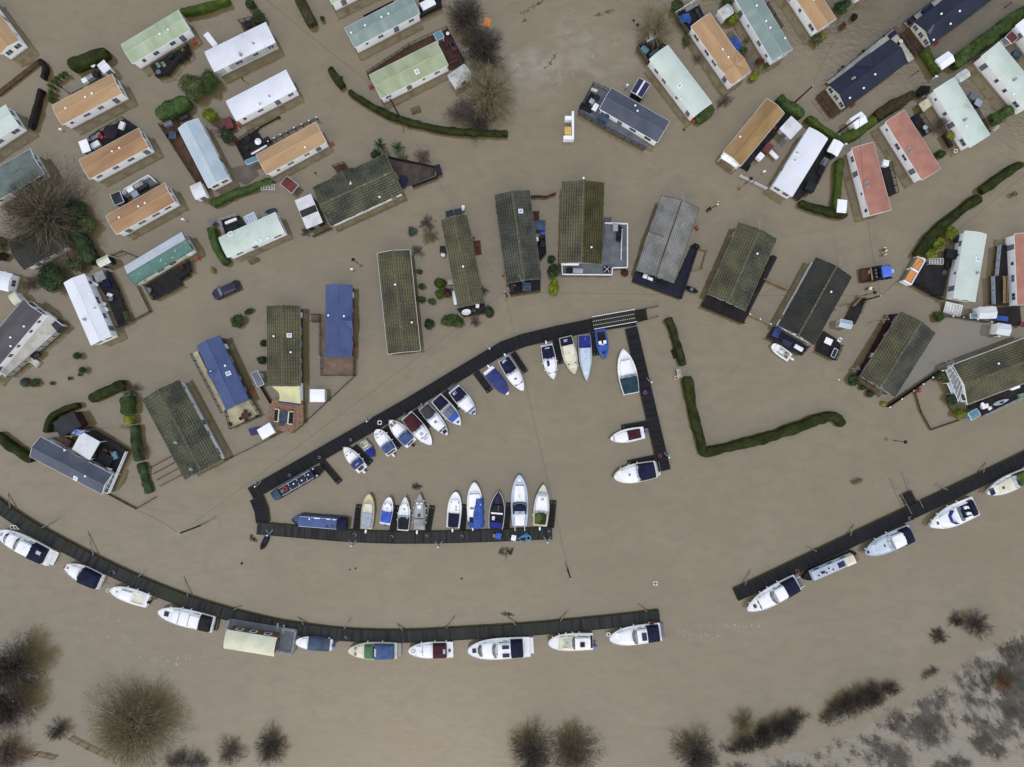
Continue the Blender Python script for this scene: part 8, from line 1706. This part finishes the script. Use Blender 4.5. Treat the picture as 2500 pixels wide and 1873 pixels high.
crate("white slatted bench box on the navy deck", 1581,678,.6,.8,.3,.5,22, "plain_white"); sofa("black sofa at the tiled lodge foot on the navy deck", 1590,684,.6,.8,22); pot("yellow potted plant by the tiled lodge's side rail", 1706,605,.3,.25, "dark_plastic", "leaf_gold"); crate("dark tyre box by the tiled lodge's side rail", 1697,603,.3,.4,.4,.5,20, "rubber")
t = at("solar_panel", "grey solar panel on the navy deck of the charcoal lodge", "solar panel", 1920,838,.75,30); m = MB(); m.loft([[(x, -.4,.0),(x, .4,.2),(x, .4,.25),(x, -.4,.05)] for x in (-.75,.75)]); m.build("panel", "solar_cell", t); MB().box(-.7,.7,-.35,.35,-.2,-.02).build("frame", "galvanised", t)
crate("white recliner box on the navy deck of the charcoal lodge", 1948,850,.55,.7,.3,.4,30, "plain_white"); crate("navy chest on the navy deck of the charcoal lodge", 1894,812,.55,.5,.8,.5,25, "indigo_fabric"); table("square white table on the black deck right of the charcoal lodge", 2018,834,.55, sq=(.6,.5), m="plain_white", rot=25)
t = at("solar_panel", "white framed solar panel on the black deck right of the charcoal lodge", "solar panel", 2036,862,.85,-65); m = MB(); m.loft([[(x, -.35,.0),(x, .35,.2),(x, .35,.25),(x, -.35,.05)] for x in (-.7,.7)]); m.build("panel", "solar_cell", t); m = MB(); m.path([V((-.72,-.37,.06)), V((.72,-.37,.06)), V((.72,.37,.27)), V((-.72,.37,.27)), V((-.72,-.37,.06))],.04,5); m.build("frame", "plain_white", t)
chair("white wire chair on the black deck right of the charcoal lodge", 2046,831,.55,120); chair("white wire chair nearest the solar panel on the same black deck", 2049,828,.55,200, "galvanised")
sofa("dark corner sofa on the slate lodge's grey deck", 1438,248,.6,1.2,-60, "black_fabric", "black_fabric"); sofa("dark sofa along the lower rail of the slate lodge's grey deck", 1430,266,.6,1.0,25, "black_fabric", "black_fabric"); table("white oblong table on the slate lodge's grey deck", 1452,266,.6, sq=(.4,.6), m="plain_white", rot=30); table("round black table on the slate lodge's grey deck", 1456,243,.6,.5, "dark_plastic"); crate("white covered chairs on the slate lodge's grey deck", 1444,251,.6,.35,.35,.7,30, "silver_fabric"); crate("grey barbecue cabinet on the slate lodge's grey deck", 1473,290,.6,.75,.7,1.0,30, "slate_fabric"); crate("cream trough on the slate lodge's grey deck", 1450,222,.6,.5,.2,.4,20, "gelcoat_cream")
table("round white garden table on the black deck above the mint caravan", 1589,97,.5,.42, "plain_white")
for i, (dx, dy, r_) in enumerate(((-8,4,-30),(7,-4,150),(-1,-8,80))): chair("white garden chair drawn up to the round white garden table", 1589 + dx, 97 + dy, .5, r_, "plain_white", "chairs at the round white garden table")
crate("green tinted glass tank on the black deck above the mint caravan", 1573,124,.5,.6,.4,.5,40, "teal_plastic"); crate("dark mat on the black deck above the mint caravan", 1597,131,.5,.8,.35,.12,-35, "slate_fabric")
sofa("black bench on the dark boarded deck at the top right", 1705,35,.5,.9,65); crate("grey timber stack on the dark boarded deck", 1690,18,.5,1.3,.3,.5,-28, "weathered_steel"); chair("blue chair beside the tarpaulin heap", 1680,56,.5,40, "blue_plastic")
def trolley(l_, px, py, z, rot, m="galvanised"):
 t = at("frame_trolley", l_, "metal frame", px, py, z, rot); m_ = MB()
 for y in np.linspace(-.45,.45,4): m_.tube((-1.1, y, .8),(1.1, y, .8),.025,5)
 for x in np.linspace(-1.1,1.1,6): m_.tube((x, -.45,.8),(x, .45,.8),.025,5)
 m_.build("rack", m, t); m_ = MB(); [m_.tube((x, y, 0),(x, y, .8),.025,5) for x in (-1.1,1.1) for y in (-.45,.45)]; m_.build("legs", m, t)
trolley("steel lattice drying frame beside the ochre caravan", 1904,358,.3,-50); trolley("white metal bench frame floating above the mint caravan with the conservatory", 658,460,.0,0, "plain_white"); trolley("white metal frame behind the tilted charcoal deck", 2062,20,.0,-40)
crate("dark red cabinet beside the ochre caravan walkway", 1868,368,.3,.8,.55,1.3,-50, "rust_brown", "roof_burgundy"); crate("white freezer beside the ochre caravan walkway", 1852,386,.3,.5,.45,1.0,-50, "plain_white"); crate("white long bin at the drying frame", 1886,379,.3,.9,.25,.6,45, "plain_white")
crate("dark cube cabinet on the black deck right of the bright white caravan", 1973,460,.5,.75,.7,1.2,25, "dark_plastic"); sofa("black covered sofa on the black deck right of the bright white caravan", 2004,412,.5,1.2,-62, "black_fabric", "black_fabric"); crate("grey lidded box on the black deck right of the bright white caravan", 2010,398,.5,.6,.45,.7,-60, "grey_plastic")
crate("navy box on the cream deck of the nearer navy lodge", 2176,87,.55,.55,.35,.5,-38, "narrow_navy"); table("round cream table on the cream deck of the nearer navy lodge", 2194,106,.55,.32, "gelcoat_cream"); sofa("dark garden seat on the cream deck of the navy lodge at the top edge", 2223,53,.55,.5,-40); crate("navy locker on the cream deck of the navy lodge at the top edge", 2262,27,.55,.9,.5,.6,-38, "narrow_navy")
for k_, (px, py, l_) in enumerate(((2055,165, "left"),(2105,126, "middle"),(2156,90, "right"))): crate("small black planter outside the cream deck of the nearer navy lodge, " + l_, px, py, .4,.18,.12,.4,-38, "dark_plastic")
crate("blue-grey garden box right of the mint caravan with reddish shrubs", 2372,240,.3,.65,.5,.7,30, "grey_plastic"); crate("navy covered barbecue right of the mint caravan with reddish shrubs", 2380,256,.3,.5,.5,.9,30, "narrow_navy", "silver_fabric"); crate("grey trunk behind the right edge mint caravan", 2476,137,.3,.6,.5,.8,30, "slate_fabric")
table("round pale table on the black pot deck by the red caravan", 2253,315,.5,.38, "silver_fabric"); table("smaller round table on the black pot deck by the red caravan", 2257,325,.5,.28, "grey_plastic"); crate("dark raised trough beside the golden shrub", 2310,345,.3,.25,1.2,.6,-30, "fence_dark", "pole_wood"); crate("blue crate on the black pot deck by the red caravan", 2228,295,.5,.4,.3,.4,30, "navy_fabric"); crate("white cabinet at the top of the black railed landing", 2156,402,.5,.45,.45,.9,10, "plain_white")
sofa("black covered sofa on the glass screened deck", 2312,640,.5,.9,100, "black_fabric", "black_fabric"); crate("dark grill island on the glass screened deck", 2316,622,.5,.8,.7,.9,10, "dark_plastic"); crate("navy bench cushion at the upper wall of the glass screened deck", 2334,585,.5,.35,.6,.5,0, "narrow_navy"); trolley("white slatted pallets stacked on the glass screened deck", 2279,640,.5,0, "plain_white"); pot("grey potted plant on the glass screened deck", 2302,666,.5,.4, "grey_plastic", "leaf_bluish"); bench("tan plank bench on the long black deck at the right edge", 2448,708,.5,90, "wood_tan", 2.2)
crate("blue tarpaulin covered heap among the white apex sheds", 2442,778,.45,.9,.35,.5,5, "blue_tarp"); pot("pink flowering tub at the right edge landing", 2493,793,.45,.45, "red_plastic", "twig_pink")
crate("white box on the black quay of the right edge lodge", 2400,992,.5,.5,.3,.6,-20, "plain_white"); chair("white chair on the black quay of the right edge lodge", 2412,997,.5,60); table("round white table on the black quay of the right edge lodge", 2392,987,.5,.3, "plain_white"); crate("green tub on the black quay at the right frame edge", 2490,966,.5,.4,.3,.5,-15, "green_plastic"); crate("white locker high on the black quay", 2474,946,.5,.7,.25,.5,-20, "plain_white")
# ================================================================ things on the pontoons and in the water
bench("old wooden bench half under water below the sage green caravan", 1016,271,.15,-20, "wood_mossy", .8); bench("mossy bench in the water below the mint caravan with the curved hedge", 621,638,.1,-25, "wood_mossy", .8); bench("mossy bench in the water near the sunken gangway", 2092,1176,.1,-25, "wood_mossy", .75); bench("pale bench at the gap in the clipped hedges right of the basin", 1655,912,.2,80, "gelcoat_mossy", .75); bench("reddish timber bench at the mossy end of the curved pontoon", 1590,1518,.5,180, "wood_red", .4)
bench("drowned bench behind the straight clipped hedge", 1643,865,-.25,70, "fence_dark", .75); bench("drowned bench behind the long L-shaped hedge", 1673,962,-.25,72, "fence_dark", .75)
ring("white life ring floating in the open river", 1600,1424,.0,.33, "plain_white"); ring("red and white life ring on the upper basin pontoon", 927,1032,.5,.32, "plain_white"); ring("blue tyre on the right arm pontoon", 1575,958,.5,.25, "blue_plastic", "tyre_fender", "fender"); ring("dark tyre near the lower end of the right arm pontoon", 1611,1113,.5,.26, "slate_fabric", "tyre_fender", "fender"); ring("cream life ring on the pale bench at the hedge gap", 1651,922,.3,.28, "gelcoat_cream"); ring("blue coil on the right pontoon beside the pale narrowboat", 1946,1394,.5,.26, "slate_fabric", "rope_coil", "rope"); ring("white hose ring leaning at the foot of the mint caravan with reddish shrubs", 2333,369,.2,.28, "plain_white", "hose_ring", "hose")
t = at("hose_reel", "cyan coiled hose with loose blue pipes on the bottom basin pontoon", "hose", 1290,1313,.52); MB().torus((0,0,.08),.38,.09,20,8).torus((0,0,.2),.34,.08,20,8).build("coil", "pvc_cyan", t, True); m = MB(); [m.tube((-1.9 + .1 * i, .05 * i - .2,.05 + .04 * i),(-.2 + .12 * i, .75 - .12 * i, .06 + .04 * i),.045,6) for i in range(4)]; m.tube((-1.3,-.3,.1),(-.5,-1.2,.06),.04,6); m.tube((-1.5,-.1,.1),(-.9,-1.1,.06),.035,6); m.build("pipes", "pvc_cyan", t)
crate("white bag beside the cyan hose on the bottom basin pontoon", 1254,1312,.5,.35,.4,.5,10, "plain_white"); crate("blue wrapped drum on the bottom basin pontoon", 1217,1307,.5,.4,.45,.7,15, "bright_blue"); crate("tan box beside the blue wrapped drum", 1207,1307,.5,.2,.25,.35,0, "wood_tan")
for px, py, l_ in ((776,1118, "above the black narrowboat"),(853,1075, "above the half-covered boat"),(703,1162, "over the middle of the black narrowboat"),(955,1312, "below the small blue canopied cruiser"),(1127,1312, "below the white cruiser with round vents"),(1040,1311, "below the all grey cruiser"),(865,1308, "below the yellowed cruiser"),(1341,1300, "at the right end of the bottom pontoon"),(841,1561, "on the curved pontoon left of the green hooded cruiser"),(271,1400, "on the curved pontoon at the navy canopied sports cruiser"),(2227,1267, "on the right pontoon by the ice-blue cruiser")):
 t = at("service_pedestal", "dark blue service pedestal " + l_, "pedestal", px, py, 1.2); t.location.z = .5; MB().lathe([(.16,0),(.13,.1),(.12,.8),(.17,.85),(.15,.98),(.05,1.02)],10).build("column", "gelcoat_navy", t, True); MB().lathe([(.24,0),(.24,.03)],10).build("base", "galvanised", t)
for px, py, r_, l_ in ((895,1029,0, "above the blue-grey canopied cruiser"),(622,1188,0, "at the left tip of the upper pontoon"),(1195,851,0, "above the indigo covered boat"),(857,1333,0, "below the yellowed cruiser"),(1069,1336,0, "below the empty finger pontoon"),(1337,1325,0, "at the right end of the bottom pontoon"),(1591,933,0, "on the outer side of the right arm"),(1634,1117,0, "at the lower outer side of the right arm"),(652,1307,0, "at the black inflatable dinghy")):
 t = at("pile_guide", "white capped pile and guide " + l_, "pile", px, py, 1.6); t.location.z = 0; MB().tube((0,0,-1),(0,0,1.6),.11,10).build("pile", "weathered_steel", t); MB().lathe([(.13,1.6),(.12,1.7),(.02,1.8)],10).build("cap", "plain_white", t); d = V((0,.7,0)); m = MB(); m.path([V((-.6,.7,.5)), V((0,0,.5)), V((.6,.7,.5))],.05,6); m.build("bracket", "galvanised", t)
rng2 = random.Random(3)
for i, (px, py, r_, l_) in enumerate(((590,1376,3, "round dark buoy"),(854,1391,2, "small driftwood lump"),(868,1388,2, "smaller driftwood lump"),(1127,1413,2.5, "low driftwood stump"),(1557,61,4, "dark floating stump"),(1547,50,3, "grey floating stump"),(1670,317,3, "brown floating log end"),(2048,927,2, "white float ball"))):
 t = at("buoy" if i in (0,7) else "driftwood", l_ + " drifting " + ("in the open river left of centre", "below the basin, left of its pair", "below the basin, right of its pair", "below the basin's bottom pontoon middle", "at the pale olive bare tree", "up left of the pale olive bare tree", "under the mint caravan's corner", "left of the burgundy lodge")[i], "buoy" if i in (0,7) else "driftwood", px, py, .05)
 q = MB(); q.lathe([(r_ * .3 * H / F, -.08),(r_ * H / F, 0),(r_ * .8 * H / F, .12),(r_ * .2 * H / F, .17)],9); q.build("float" if i in (0,7) else "wood", "plain_white" if i == 7 else "pole_wood", t, True)
